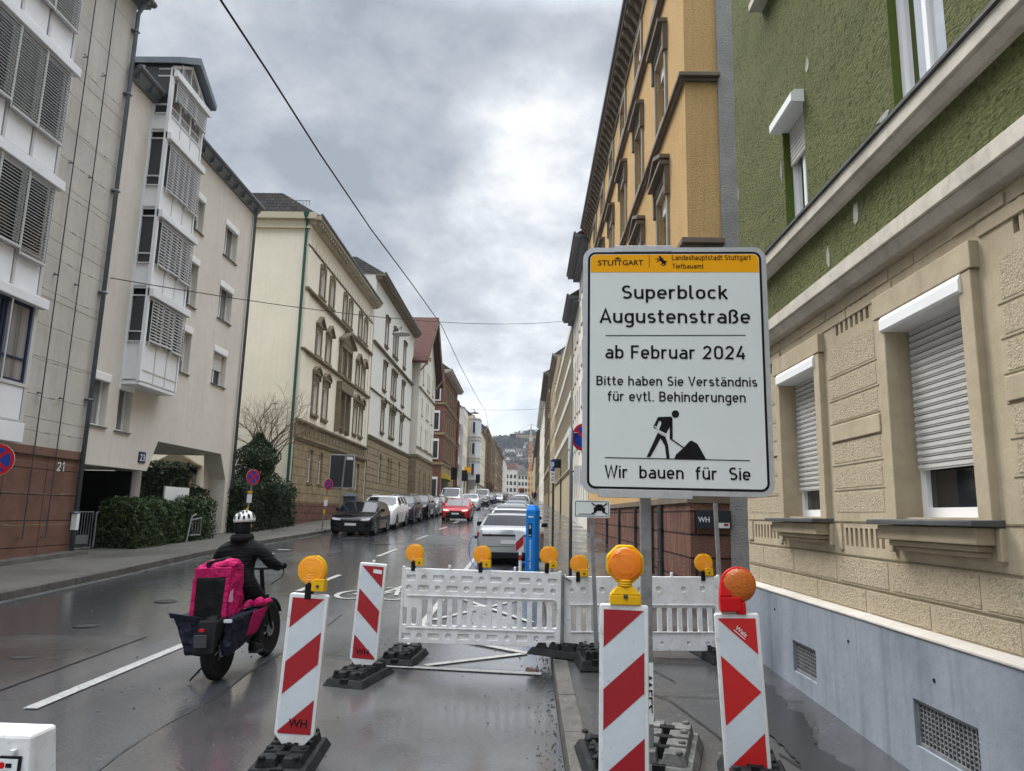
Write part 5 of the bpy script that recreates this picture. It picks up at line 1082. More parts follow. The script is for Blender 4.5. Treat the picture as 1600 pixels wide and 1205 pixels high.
# warning lamps
def lamp_proto():
    r = thing('warning_lamp', 'x', 'lamp', (0, 0, 0), group='amber warning lamps on the barriers and boards')
    b = MB(); b.lathe([(.02, -.040), (.070, -.036), (.088, -.022), (.094, 0), (.094, .012), (.086, .012), (.02, .008)], (0, 0, .15), (0, -1, 0), 28); b.build('housing', m_yel, r, smooth=False, auto=50, local=True)
    b = MB(); b.lathe([(.086, .008), (.086, .014), (.078, .018), (.076, .0165), (.062, .019), (.060, .0175), (.046, .020), (.044, .0185), (.030, .0205), (.028, .019), (.012, .022), (.002, .022)], (0, 0, .15), (0, -1, 0), 30)
    b.build('lens', m_amber2, r, local=True, auto=35)
    b = MB(); b.box(.012, -.03, .018, .098, .03, .088); b.box(.03, -.032, .085, .098, .028, .095); b.build('battery_box', m_yel, r, local=True, bevel=.008)
    b = MB(); pts = [(.01+.085*math.cos(R(t)), 0, .155+.085*math.sin(R(t))) for t in range(78, -10, -8)]+[(.093, 0, .09)]; b.tube(pts, .006, 6); b.build('handle', m_yel, r, local=True, smooth=True)
    b = MB(); b.box(-.03, -.028, -.035, .012, .028, .062); b.box(-.012, -.031, .035, .0, .02, .075); b.build('clamp', m_black, r, local=True, bevel=.004)
    b = MB(); b.lathe([(.011, 0), (.011, .004), (.004, .005)], (.055, -.03, .05), (0, -1, 0), 10); b.build('lock', m_dsteel, r, local=True)
    return r
LP = lamp_proto(); first = True
lampspots = [(-1.385, 4.86, 1.165, 1.0, -6, 'yellow warning lamp with bright round lens on top of the WH delineator by the rider'),
    (-1.11, 7.5, 1.155, .95, 0, 'yellow warning lamp at the left end of the long white barrier'),
    (-.435, 7.5, 1.155, .95, -4, 'yellow warning lamp near the middle of the long white barrier, before the white car'),
    (.225, 7.5, 1.165, .95, 3, 'yellow warning lamp at the right end of the long white barrier, below the blue charger'),
    (.54, 7.55, 1.085, .95, -2, 'yellow warning lamp at the left end of the short barrier, lower than its neighbours'),
    (1.785, 7.55, 1.125, .95, 2, 'yellow warning lamp at the right end of the short barrier beneath the WH sign')]
for x, y, z, s, rz, lb in lampspots:
    o = LP if first else copy_tree(LP); first = False
    o.location = (x, y, z); o.scale = (s, s, s); o.rotation_euler = (0, R(random.uniform(-3, 3)), R(rz)); o['label'] = lb
r = thing('warning_lamp', 'large amber lamp in a yellow octagonal housing on the tall centre delineator', 'lamp', (.525, 3.95, 1.252), (0, 0, R(-4)), 'amber warning lamps on the barriers and boards')
b = MB(); P = [(.098*math.cos(R(22.5+45*k))/.924, .205+.098*math.sin(R(22.5+45*k))/.924) for k in range(8)]
b.hexa([(u, .035, v) for u, v in P], [(u, -.012, v) for u, v in P]); b.build('housing', m_yel, r, local=True, bevel=.012)
b = MB(); b.lathe([(.094, -.012), (.096, .0), (.092, .012), (.02, .012)], (0, 0, .205), (0, -1, 0), 32); b.build('lens_ring', m_yel, r, local=True, auto=50)
b = MB(); b.lathe([(.087, .0), (.087, .018), (.080, .026), (.05, .033), (.002, .036)], (0, 0, .205), (0, -1, 0), 32)
for k in range(-5, 6):
    h_ = math.sqrt(max(.0, .080**2-(k*.014)**2))
    ca, sa = math.cos(R(40)), math.sin(R(40)); P0 = (-h_*ca-k*.014*sa*-1, .205-h_*sa-k*.014*ca); P1 = (h_*ca+k*.014*sa, .205+h_*sa-k*.014*ca)
    b.tube([(P0[0], -.022, P0[1]), (0*(P0[0]+P1[0])/2+k*.014*sa, -.0335, .205-k*.014*ca), (P1[0], -.022, P1[1])], .0025, 4)
b.build('lens', m_amber, r, local=True)
b = MB(); b.hexa([(-.08, -.035, 0), (.08, -.035, 0), (.08, .035, 0), (-.08, .035, 0)], [(-.08, -.035, .05), (.08, -.035, .05), (.08, .035, .05), (-.08, .035, .05)]); b.hexa([(-.08, -.035, .05), (.08, -.035, .05), (.08, .035, .05), (-.08, .035, .05)], [(-.045, -.028, .09), (.045, -.028, .09), (.045, .028, .09), (-.045, .028, .09)]); b.build('battery_box', m_yel, r, local=True, bevel=.005)
b = MB()
for k in range(3): b.lathe([(.035, .092+k*.012), (.038, .097+k*.012), (.035, .102+k*.012)], (0, 0, 0), n=16)
b.build('neck', m_yel, r, local=True)
b = MB(); b.lathe([(.012, 0), (.012, .005), (.004, .006)], (0, -.036, .043), (0, -1, 0), 12); b.lathe([(.006, 0), (.006, .004)], (0, -.0415, .043), (0, -1, 0), 8); b.build('lock', m_dsteel, r, local=True)
r = thing('warning_lamp', 'amber lamp in a red housing on the leaning arrow delineator', 'lamp', (1.222, 4.40, 1.163), (0, R(-2), R(-6)), 'amber warning lamps on the barriers and boards')
b = MB(); b.lathe([(.02, -.055), (.075, -.05), (.098, -.03), (.102, .0), (.098, .01), (.02, .012)], (.022, 0, .165), (0, -1, 0), 28); b.build('housing', m_redp, r, local=True, auto=50)
b = MB(); b.box(-.09, -.035, .015, .03, .04, .10); b.box(.0, -.028, .0, .055, .03, .07); b.hexa([(-.09, -.035, .10), (-.02, -.035, .10), (-.02, .04, .10), (-.09, .04, .10)], [(-.075, -.02, .19), (-.03, -.02, .19), (-.03, .04, .19), (-.075, .04, .19)]); b.build('battery_box', m_redp, r, local=True, bevel=.008)
b = MB(); b.lathe([(.092, .005), (.092, .016), (.084, .025), (.05, .034), (.002, .037)], (.026, 0, .165), (0, -1, 0), 30); b.build('lens', mat('dull_amber_lens', (.50, .115, .006), .2, spec=.6, bump=(70, .3, 2)), r, local=True, auto=35)
b = MB()
for k in range(6): t = R(30+60*k); b.lathe([(.004, 0), (.004, .004)], (.026+.088*math.cos(t), -.018, .165+.088*math.sin(t)), (0, -1, 0), 6)
b.build('screws', m_dsteel, r, local=True)

# barriers
def barrier_local(name, label, origin, tilt, L_, H_, holes, dimples, dimbands, ridges, nubs):
    r = thing(name, label, 'barrier', origin, (0, R(tilt), 0), 'white plastic roadworks barriers')
    me = plate_with_holes(rrect(0, 0, L_, H_, .015), holes+dimples, .042, .004); me.name = 'barrier_panel'; me.materials.append(m_white)
    place(me, 'barrier_panel', r, (0, 0, 0))
    b = MB()
    for z0, z1 in dimbands: b.box(.01, -.006, z0, L_-.01, .014, z1)
    b.build('dimple_backing', m_white, r, local=True)
    b = MB()
    for z in ridges: b.box(.06, -.032, z, L_-.06, -.0215, z+.016)
    b.box(-.004, -.026, -.01, .022, .026, H_+.02); b.box(L_-.022, -.026, -.01, L_+.004, .026, H_+.02)
    b.build('ribs', m_white, r, local=True, bevel=.004)
    b = MB()
    for u in nubs: b.box(u-.012, -.018, H_-.01, u+.012, .018, H_+.045)
    b.build('lugs', m_white, r, local=True, bevel=.005)
    b = MB()
    for u in (.02, L_-.02): b.tube([(u, 0, -.22), (u, 0, .05)], .018, 8)
    b.build('feet_pegs', m_steel, r, local=True)
    return r
L1_, H1_ = 1.58, .705
def u1(cx): return (cx-383)/737*L1_
def v1(cy, cx): top = 262+16*(cx-383)/737; bot = 605+25*(cx-383)/737; return H1_*(bot-cy)/(bot-top)
dm, sl = [], []
def R1(x0, x1, y0, y1, rr=.012): xm = (x0+x1)/2; return rrect(u1(x0), v1(y1, xm), u1(x1), v1(y0, xm), rr)
for row, rects, circs in ((304, ((402, 445), (525, 578), (658, 712), (792, 845), (925, 978), (1060, 1103)), (484, 618, 752, 885, 1020)), (352, ((457, 510), (590, 643), (725, 778), (858, 910), (992, 1043)), (415, 549, 683, 817, 951, 1085)), (576, ((390, 435), (513, 567), (650, 705), (783, 835), (920, 972), (1055, 1097)), (473, 607, 743, 878, 1013))):
    for a, c in rects: d_ = 16*(a-383)/737; dm.append(R1(a, c, row-14+d_, row+14+d_))
    for c in circs: d_ = 16*(c-383)/737; dm.append(circ(u1(c), v1(row+d_, c), .030))
for a, c, y0, y1 in ((388, 414, 442, 526), (432, 459, 444, 526), (480, 508, 402, 530), (527, 555, 403, 531), (573, 600, 404, 532), (620, 647, 405, 533), (665, 692, 405, 534), (712, 785, 408, 438), (712, 738, 460, 536), (757, 783, 461, 537), (803, 830, 409, 538), (850, 876, 410, 539), (895, 922, 411, 540), (942, 968, 412, 541), (988, 1015, 413, 542), (1035, 1060, 413, 542), (1080, 1106, 414, 543)): sl.append(R1(a, c, y0, y1, .022))
BR1 = barrier_local('barrier', 'long white plastic barrier with dimples and vertical slots across the parking bay', (-1.225, 7.5, .44), .35, L1_, H1_, sl, dm, [(.005, .125), (.455, .70)], [.135, .44], [(600-383)/737*L1_, (905-383)/737*L1_])
L2_, H2_ = 1.55, .70
def u2(cx): return (cx-62)/673*1.51
def v2(cy): return H2_*(672-cy)/(672-350)
dm, sl = [], []
for cx, cy, rr in ((97, 410, .020), (148, 407, .03), (232, 407, .03), (330, 407, .03), (400, 407, .03), (482, 404, .03), (592, 404, .03), (676, 402, .03)): dm.append(circ(u2(cx), v2(cy), rr))
for cx in (155, 250, 350, 490, 605, 690): dm.append(circ(u2(cx), v2(640), .02))
k = 78
while k < 725: sl.append(rrect(u2(k+13), v2(597), u2(min(k+44, 735)-3), v2(484), .012)); k += 44.5
BR2 = barrier_local('barrier', 'shorter white plastic barrier with plain upper board and thin bars across the pavement', (.405, 7.56, .395), -1.3, L2_, H2_, sl, dm, [(.005, .155), (.43, .69)], [.165, .425], [.62, 1.08])
b = MB(); b.tube([(.375, 7.5, gs(.5, 7.5)), (.375, 7.5, 1.12)], .02, 8); b.tube([(.375, 7.5, 1.10), (.46, 7.53, 1.06)], .012, 6)
tag(b.build('barrier_post', m_steel), 'grey steel coupling post between the two white barriers', 'post')
b = MB(); b.hexa([(1.965, 7.60, .36), (2.0, 7.60, .36), (2.0, 7.64, .36), (1.965, 7.64, .36)], [(1.925, 7.62, 1.86), (1.96, 7.62, 1.86), (1.96, 7.66, 1.86), (1.925, 7.66, 1.86)])
o = b.build('barrier_post', m_steel); tag(o, 'tall thin square post at the right end of the short barrier before the WH sign', 'post')
# end block of another barrier, bottom left
r = thing('barrier_block', 'white plastic barrier block with a framed label in the bottom left corner', 'barrier', (-2.7, 3.95, g(3.95)))
b = MB(); b.hexa([(-3.2, 3.86, .12), (-2.435, 3.86, .12), (-2.435, 4.12, .12), (-3.2, 4.12, .12)], [(-3.2, 3.87, .555), (-2.465, 3.87, .552), (-2.465, 4.08, .552), (-3.2, 4.08, .555)]); b.build('block_body', m_white, r, bevel=.018)
b = MB(); b.box(-2.60, 3.852, .15, -2.492, 3.8655, .455); b.build('label_border', m_black, r)
b = MB(); b.box(-2.70, 3.849, .16, -2.502, 3.851, .445); b.build('label', m_signw, r)
b = MB(); b.box(-2.70, 3.8465, .16, -2.505, 3.8482, .20); b.lathe([(.016, 0), (.016, .001)], (-2.58, 3.8482, .415), (0, -1, 0), 12); b.build('label_print', m_redp, r)
b = MB(); 
for z, w in ((.385, .09), (.365, .05), (.30, .07), (.285, .08)): b.box(-2.62, 3.8465, z, -2.62+w, 3.848, z+.005)
b.box(-2.56, 3.8465, .405, -2.53, 3.848, .425); b.build('label_lines', m_black, r)
b = MB(); b.box(-2.545, 3.84, .475, -2.52, 3.864, .488); b.build('label_clip', m_white, r)

# ================================================================== THE BIG SIGN
SG = thing('construction_sign', 'big white roadworks sign with yellow header about the Superblock Augustenstraße on a grey pole', 'sign', (.73, 4.5, gs(.73, 4.5)))
yaw = R(-2.9); TL = Vector((.335, 4.475, 3.397)); SW, SH = 1.145, 1.562
ex = Vector((math.cos(yaw), math.sin(yaw), 0)); en = Vector((math.sin(yaw), -math.cos(yaw), 0))
def SP(u, v, d): p = TL+ex*u+Vector((0, 0, -v))+en*d; return (p.x, p.y, p.z)
def SC(cx, cy):       # crop pixel -> (u, v) metres
    t = (cy-50)/1110.0; u = (cx-35)/(810+40*t); v = (cy-50-5*u)/(1100+15*u); return u*SW, v*SH
def plate(ins, rr, d0, d1, m, name, top=None, bot=None):
    P = rrect(ins, ins, SW-ins, SH-ins, rr, 6); b = MB(); b.hexa([SP(u, v, d0) for u, v in P], [SP(u, v, d1) for u, v in P]); return b.build(name, m, SG)
plate(0, .075, -.03, .006, m_alu, 'sign_rim'); plate(.03, .05, 0, .0072, m_black, 'black_border'); plate(.045, .036, 0, .0086, m_signw, 'white_face')
b = MB(); u0, _ = SC(75, 75); _, vb = SC(75, 167); P = [(.048, vb), (SW-.048, vb)]+[(SW-.048-.03+.03*math.cos(R(t)), .048+.03-.03*math.sin(R(t))) for t in (0, 45, 90)]+[(.048+.03+.03*math.cos(R(t)), .048+.03-.03*math.sin(R(t))) for t in (90, 135, 180)]
b.face([SP(u, v, .0098) for u, v in P]); b.build('yellow_header', m_signy, SG)
def line_text(s, x0, x1, cyt, cyb, bold=False, sw=.140):
    b = MB(); a, vb_ = SC(x0, cyb); c, _ = SC(x1, cyb); _, vt = SC(x0, cyt)
    if bold: text_into(b, s, a, c, 0, vb_-vt, lambda u, z: SP(u, vb_-z, .0112), True)
    else: din_into(b, s, a, c, vb_-vt, lambda u, z: SP(u, vb_-z, .0112), sw)
    b.build('lettering', m_black, SG)
line_text('Superblock', 208, 678, 229, 292); line_text('Augustenstraße', 112, 777, 338, 402); line_text('ab Februar 2024', 136, 758, 503, 563)
line_text('Bitte haben Sie Verständnis', 97, 807, 640, 682); line_text('für evtl. Behinderungen', 148, 757, 708, 752); line_text('Wir  bauen  für  Sie', 138, 777, 1030, 1084)
line_text('Landeshauptstadt Stuttgart', 432, 781, 89, 114); line_text('Tiefbauamt', 434, 573, 130, 153)
line_text('STU', 101, 170, 110, 135, True); line_text('GART', 212, 304, 110, 135, True)
def sgpoly(polys, name, m=m_black, d=.0112):
    b = MB()
    for p in polys: b.face([SP(*SC(x, y), d) for x, y in p])
    return b.build(name, m, SG)
sgpoly([[(172, 111), (208, 111), (208, 115), (172, 115)], [(178, 115), (183, 115), (183, 136), (178, 136)], [(196, 115), (201, 115), (201, 136), (196, 136)], [(173, 107), (190, 97), (206, 107)]], 'castle_logo')
sgpoly([[(330, 87), (332, 87), (332, 147), (330, 147)]], 'header_rule')
sgpoly([[(137, 458), (757, 461), (757, 465), (137, 462)]], 'rule'); sgpoly([[(137, 996), (775, 1012), (775, 1016), (137, 1000)]], 'rule')
# prancing horse emblem
sgpoly([[(372, 97), (378, 93), (384, 96), (383, 102), (378, 104), (374, 103)], [(376, 102), (384, 99), (392, 110), (390, 118), (380, 114)], [(378, 112), (392, 110), (402, 116), (406, 124), (398, 130), (386, 124)], [(378, 113), (366, 108), (358, 110), (357, 107), (368, 104), (380, 109)], [(380, 117), (370, 118), (366, 124), (363, 123), (367, 115), (379, 113)], [(397, 129), (404, 124), (406, 132), (398, 139), (388, 140), (388, 137), (396, 136)], [(388, 124), (396, 128), (390, 134), (381, 135), (381, 132), (387, 131)], [(402, 117), (410, 116), (410, 122), (405, 124)], [(386, 97), (393, 104), (395, 110), (390, 106)]], 'horse_emblem')
def circ_px(cx, cy, r, n=24): return [(cx+r*math.cos(2*math.pi*k/n), cy+r*math.sin(2*math.pi*k/n)) for k in range(n)]
sgpoly([circ_px(449, 811, 16.5), [(374, 824), (430, 822), (436, 830), (436, 845), (404, 903), (374, 886), (388, 850)], [(351, 866), (371, 826), (378, 823), (388, 838), (376, 842), (362, 874), (354, 872)], [(424, 830), (436, 828), (437, 918), (424, 922)], [(371, 892), (391, 904), (338, 997), (322, 997)], [(386, 901), (405, 910), (417, 946), (424, 1003), (410, 1003), (403, 950), (381, 912)], [(444, 1004), (452, 986), (480, 962), (512, 929), (521, 927), (546, 941), (563, 970), (584, 1008)], [(431, 917), (486, 955), (484, 960), (428, 922)]], 'worker_pictogram')
sgpoly([[(358, 862), (372, 872), (370, 876), (356, 866)], [(375, 880), (412, 899), (410, 905), (373, 886)]], 'shovel_gap', m_signw, .0122)
b = MB(); b.hexa([SP(.20, -.012, -.034), SP(.56, -.012, -.034), SP(.56, .028, -.034), SP(.20, .028, -.034)], [SP(.20, -.012, .010), SP(.56, -.012, .010), SP(.56, .028, .010), SP(.20, .028, .010)]); b.build('edge_clamp', m_alu, SG, bevel=.002); b = MB(); b.hexa([SP(.385, -.018, -.036), SP(.40, -.018, -.036), SP(.40, .03, -.036), SP(.385, .03, -.036)], [SP(.385, -.018, .012), SP(.40, -.018, .012), SP(.40, .03, .012), SP(.385, .03, .012)])
b.build('clamp_bolt', m_alu, SG); b = MB(); b.hexa([SP(.10, SH-.03, -.034), SP(.66, SH-.03, -.034), SP(.66, SH+.02, -.034), SP(.10, SH+.02, -.034)], [SP(.10, SH-.03, .010), SP(.66, SH-.03, .010), SP(.66, SH+.02, .010), SP(.10, SH+.02, .010)]); b.build('edge_clamp', m_alu, SG, bevel=.002)
b = MB(); b.hexa([(.70, 4.53, gs(.73, 4.5)), (.765, 4.53, gs(.73, 4.5)), (.765, 4.575, gs(.73, 4.5)), (.70, 4.575, gs(.73, 4.5))], [(.695, 4.53, 3.3), (.76, 4.53, 3.3), (.76, 4.575, 3.3), (.695, 4.575, 3.3)]); b.build('pole', m_steel, SG, bevel=.004)
b = MB(); b.box(.703, 4.524, .52, .764, 4.528, .86); b.build('pole_sticker', m_signw, SG)
b = MB(); text_into(b, 'WELZ', 0, .22, 0, .045, lambda u, v: (.757-v, 4.5215, .80-u), True); b.build('pole_lettering', m_black, SG)
# small towing sign on a thin pole
r = thing('towing_sign', 'small white plate with a crossed out car symbol on a thin grey pole', 'sign', (.64, 7.12, gs(.64, 7.12)))
b = MB(); P = rrect(.458, 1.688, .80, 1.852, .02); b.hexa([(x, 7.11, z) for x, z in P], [(x, 7.095, z) for x, z in P]); b.build('plate', m_signw, r)
b = MB(); Po = rrect(.468, 1.698, .79, 1.842, .015); Pi = rrect(.473, 1.703, .785, 1.837, .012)
for k in range(len(Po)): j = (k+1) % len(Po); b.face([(Po[k][0], 7.0935, Po[k][1]), (Po[j][0], 7.0935, Po[j][1]), (Pi[j][0], 7.0935, Pi[j][1]), (Pi[k][0], 7.0935, Pi[k][1])])
b.box(.50, 7.0928, 1.716, .66, 7.0938, 1.722); cx, cz = .70, 1.773
b.hexa([(cx-.055, 7.0938, cz-.02), (cx+.055, 7.0938, cz-.02), (cx+.055, 7.0938, cz+.012), (cx-.055, 7.0938, cz+.012)], [(cx-.055, 7.0930, cz-.02), (cx+.055, 7.0930, cz-.02), (cx+.055, 7.0930, cz+.012), (cx-.055, 7.0930, cz+.012)])
b.face([(cx-.04, 7.0932, cz+.012), (cx+.04, 7.0932, cz+.012), (cx+.025, 7.0932, cz+.042), (cx-.025, 7.0932, cz+.042)])
for sx in (-1, 1): b.box(cx+sx*.04-.012, 7.0925, cz-.04, cx+sx*.04+.012, 7.0935, cz-.02)
for sg in (-1, 1): b.hexa([(cx-.078, 7.0924, cz-sg*.047), (cx-.072, 7.0924, cz-sg*.058), (cx+.078, 7.0924, cz+sg*.047), (cx+.072, 7.0924, cz+sg*.058)], [(cx-.078, 7.0918, cz-sg*.047), (cx-.072, 7.0918, cz-sg*.058), (cx+.078, 7.0918, cz+sg*.047), (cx+.072, 7.0918, cz+sg*.058)])
b.build('symbol', m_black, r)
b = MB(); b.hexa([(.665, 7.10, gs(.64, 7.1)), (.705, 7.10, gs(.64, 7.1)), (.705, 7.13, gs(.64, 7.1)), (.665, 7.13, gs(.64, 7.1))], [(.61, 7.112, 1.70), (.645, 7.112, 1.70), (.645, 7.137, 1.70), (.61, 7.137, 1.70)]); b.build('pole', m_steel, r)
# round no-parking signs
def round_sign(r, c, rad, n, kind='x', axis_tilt=0):
    c = Vector(c); n = Vector(n).normalized(); u = Vector((-n.y, n.x, 0)).normalized(); w = Vector((0, 0, 1))
    b = MB(); b.lathe([(rad, -.012), (rad, 0.0)], c, n, 32); b.build('sign_back', m_alu, r)
    b = MB(); b.lathe([(rad*.98, 0), (rad*.98, .003)], c, n, 32); b.build('red_rim', m_signred, r)
    b = MB(); b.lathe([(rad*.78, .002), (rad*.78, .0055)], c, n, 32); b.build('blue_field', m_signblue, r)
    def bar(a):
        ca, sa = math.cos(a), math.sin(a); q = []
        for s, t in ((-1, -1), (1, -1), (1, 1), (-1, 1)): p = c+(u*ca+w*sa)*(s*rad*.8)+(-u*sa+w*ca)*(t*rad*.10); q.append(p+n*.0075)
        return q
    b = MB()
    for a in ([R(45), R(-45)] if kind == 'x' else [R(-45)]): b.face([tuple(p) for p in bar(a)])
    b.build('red_bar', m_signred, r)
r = thing('no_parking_sign', 'round no parking sign with paper notice, half hidden by the big sign', 'sign', (.86, 14.3, gs(.86, 14.3)))
b = MB(); b.tube([(.86, 14.3, gs(.86, 14.3)), (.86, 14.3, 3.4)], .033, 10); b.tube([(.86, 14.3, 3.3), (1.12, 14.3, 3.3)], .016, 6); b.tube([(.86, 14.3, 2.55), (1.2, 14.3, 2.55)], .016, 6); b.build('pole', mat('grey_sign_pole', (.10, .12, .135), .45, metal=.4, var=(6, .5, (.16, .18, .19))), r, smooth=True)
round_sign(r, (1.08, 14.22, 3.22), .27, (-.62, -.78, 0), 'bar')
b = MB(); b.box(.80, 14.05, 2.58, .815, 14.27, 2.93); b.box(.80, 14.05, 2.97, .815, 14.27, 3.36); b.build('edge_plates', m_signw, r)
b = MB(); P = rrect(.915, 2.30, 1.30, 2.665, .03); b.hexa([(x, 14.25, z) for x, z in P], [(x, 14.235, z) for x, z in P]); b.build('white_plate', m_signw, r)
b = MB(); b.box(1.01, 14.228, 2.27, 1.25, 14.233, 2.63); b.build('paper_notice', mat('paper', (.72, .73, .78), .9), r)
b = MB()
for k in range(11): b.box(1.03, 14.2255, 2.33+k*.025, 1.03+random.uniform(.1, .2), 14.2275, 2.336+k*.025)
b.build('paper_print', mat('grey_print', (.25, .25, .30), .9), r)
r = thing('parking_sign', 'slim pole with a small blue P sign and white plates on the right pavement', 'sign', (.56, 15.5, gs(.56, 15.5)))
b = MB(); b.tube([(.56, 15.5, gs(.56, 15.5)), (.56, 15.5, 2.88)], .024, 8); b.build('pole', m_dsteel, r)
b = MB(); b.box(.50, 15.44, 2.62, .585, 15.46, 2.85); b.build('blue_plate', m_signblue, r)
b = MB(); text_into(b, 'P', .515, .57, 2.66, .15, lambda x, z: (x, 15.437, z), True); b.build('lettering', m_signw, r)
b = MB(); b.box(.50, 15.44, 2.50, .585, 15.46, 2.61); b.box(.50, 15.44, 2.37, .585, 15.46, 2.48); b.build('white_plate', m_signw, r)
b = MB()
for z in (2.54, 2.57, 2.41, 2.44): b.box(.51, 15.437, z, .575, 15.4385, z+.012)
b.build('plate_print', m_black, r)
r = thing('box_sign', 'dark square box sign projecting from the office wall over the right pavement', 'sign', (2.6, 54.9, 5.4))
b = MB(); b.box(1.98, 54.85, 5.2, 2.6, 55.0, 5.85); b.build('sign_box', m_black, r); b = MB(); b.tube([(2.55, 54.9, g(55)), (2.55, 54.9, 5.2)], .07, 6); b.build('wall_pipe', m_dsteel, r)
def np_post(label, x, y, zc, base_x, rad=.215, n=(.84, -.54, 0)):
    r = thing('no_stopping_sign', label, 'sign', (base_x, y, gs(9, y)), group='red and blue no stopping signs on the left pavement')
    b = MB(); b.tube([(base_x, y+.03, gs(9, y)), (x, y+.03, zc+.2)], .026, 8); b.build('pole', m_steel, r)
    round_sign(r, (x, y, zc), rad, n)
    b = MB()
    t = lambda z: base_x+(x-base_x)*(z-gs(9, y))/(zc+.2-gs(9, y))
    b.box(t(2.0)-.06, y-.012, 1.85, t(2.0)+.07, y+.0, 2.08); b.build('notice', m_signw, r)
    b = MB(); b.box(t(2.15)-.05, y-.014, 2.10, t(2.15)+.06, y-.002, 2.17); b.box(t(1.6)-.03, y-.008, 1.55, t(1.6)+.035, y, 1.72); b.build('yellow_sticker', m_yel, r)
np_post('leaning round no stopping sign on a stickered post before the hedge, above the rider', -7.5, 20.0, 2.55, -7.66)
np_post('round no stopping sign on a thin post left of the big sign back', -7.3, 27.0, 2.64, -7.45)
np_post('round no stopping sign cut by the left edge before house 21', -8.83, 12.0, 2.40, -8.95, .272, (.3, -.95, 0))
foot_plate('foot_plate', 'dark foot plate on the left pavement under the thin no stopping post', -7.55, 27.3, 5, lx=.5)
foot_plate('foot_plate', 'flat dark foot plate lying on the pavement beside the ivy hedge', -8.6, 25.8, 40, lx=.5)
foot_plate('foot_plate', 'dark foot plate at the left picture edge on the pavement', -8.35, 11.1, 0, lx=.5)
r = thing('construction_sign', 'large grey backed sign seen from behind on a pole before the cream house', 'sign', (-7.12, 28.8, gs(9, 28.8)))
b = MB(); P = rrect(-7.58, 2.54, -6.63, 3.83, .05); b.hexa([(x, 28.03, z) for x, z in P], [(x, 28.0, z) for x, z in P]); b.build('sign_rim', m_alu, r)
b = MB(); b.box(-7.545, 27.985, 2.58, -6.665, 27.998, 3.79); b.build('sign_back', mat('dark_grey_back', (.035, .037, .042), .5), r)
b = MB(); b.box(-6.93, 27.978, 3.62, -6.69, 27.983, 3.74); b.box(-7.53, 27.978, 2.60, -7.40, 27.983, 2.68); b.build('sticker', m_signw, r)
b = MB(); b.tube([(-7.13, 27.95, .9), (-6.97, 27.95, 3.84)], .035, 8); b.build('pole', m_steel, r)
r = thing('ticket_machine', 'grey parking ticket machine with a blue panel behind the parked black car', 'machine', (-7.55, 31.3, gs(9, 31.3)))
b = MB(); b.box(-7.75, 31.1, 1.0, -7.25, 31.5, 2.3); b.hexa([(-7.78, 31.05, 2.303), (-7.22, 31.05, 2.303), (-7.22, 31.55, 2.303), (-7.78, 31.55, 2.303)], [(-7.7, 31.15, 2.45), (-7.3, 31.15, 2.45), (-7.3, 31.45, 2.45), (-7.7, 31.45, 2.45)]); b.build('machine_body', m_dsteel, r); b = MB(); b.box(-7.45, 31.08, 1.6, -7.27, 31.098, 2.2); b.build('blue_panel', m_signblue, r)
for i, (x, y) in enumerate(((-6.9, 69.5), (-6.6, 77.6), (-6.4, 96))):
    r = thing('traffic_light', ['dark traffic light on a pole before the gabled house corner', 'dark traffic light on a pole by the red brick house', 'dark traffic light near the yellow corner house'][i], 'traffic light', (x, y, gs(9, y)), group='traffic lights at the side street')
    b = MB(); b.tube([(x, y, gs(9, y)), (x, y, g(y)+3.4)], .06, 8); b.build('pole', m_dsteel, r)
    b = MB(); b.box(x-.28, y-.15, g(y)+2.6, x+.28, y+.15, g(y)+3.75); b.build('signal_head', m_black, r)
r = thing('yellow_sign', 'small yellow sign on a pole above the parked cars by the brick house', 'sign', (-6.3, 78, gs(9, 78)))
b = MB(); b.tube([(-6.3, 78, g(78)), (-6.3, 78, g(78)+4.2)], .05, 6); b.build('pole', m_dsteel, r); b = MB(); b.box(-6.65, 77.9, g(78)+3.5, -6.0, 77.95, g(78)+4.1); b.build('yellow_board', m_signy, r)
# charging column
CH = thing('charging_column', 'bright blue charging column lettered 100% ÖKOSTROM behind the barrier', 'charger', (.14, 15.3, gs(.4, 15.3)))
m_blue = mat('charger_blue', (.012, .20, .62), .35, var=(3, .2, (.012, .17, .55)))
b = MB(); zt = 1.86; z0 = g(15.3)
b.hexa([(-.0, 15.17, z0), (.19, 15.17, z0), (.285, 15.30, z0), (.285, 15.52, z0), (0, 15.52, z0)], [(-.0, 15.17, 1.79), (.19, 15.17, 1.79), (.285, 15.30, 1.79), (.285, 15.52, 1.79), (0, 15.52, 1.79)])
b.hexa([(-.0, 15.17, 1.79), (.19, 15.17, 1.79), (.285, 15.30, 1.79), (.285, 15.52, 1.79), (0, 15.52, 1.79)], [(.03, 15.24, 1.90), (.17, 15.24, 1.90), (.235, 15.32, 1.90), (.235, 15.45, 1.90), (.03, 15.45, 1.90)]); b.build('column_body', m_blue, CH, bevel=.01)
b = MB(); b.box(.055, 15.162, 1.26, .125, 15.168, 1.53); b.build('display', m_black, CH); b = MB(); b.box(.07, 15.158, 1.42, .105, 15.161, 1.50); b.box(.06, 15.158, 1.28, .115, 15.161, 1.30); b.build('display_icons', m_alu, CH)
b = MB(); b.box(.045, 15.163, 1.645, .15, 15.168, 1.675); b.build('name_strip', m_signw, CH)
b = MB(); text_into(b, '100% ÖKOSTROM', 0, .58, 0, .035, lambda u, v: (.115-v, 15.166, .62+u), True); b.build('lettering', m_signw, CH)
b = MB(); b.box(.16, 15.164, .62, .164, 15.168, 1.2); b.build('door_line', m_signblue, CH)
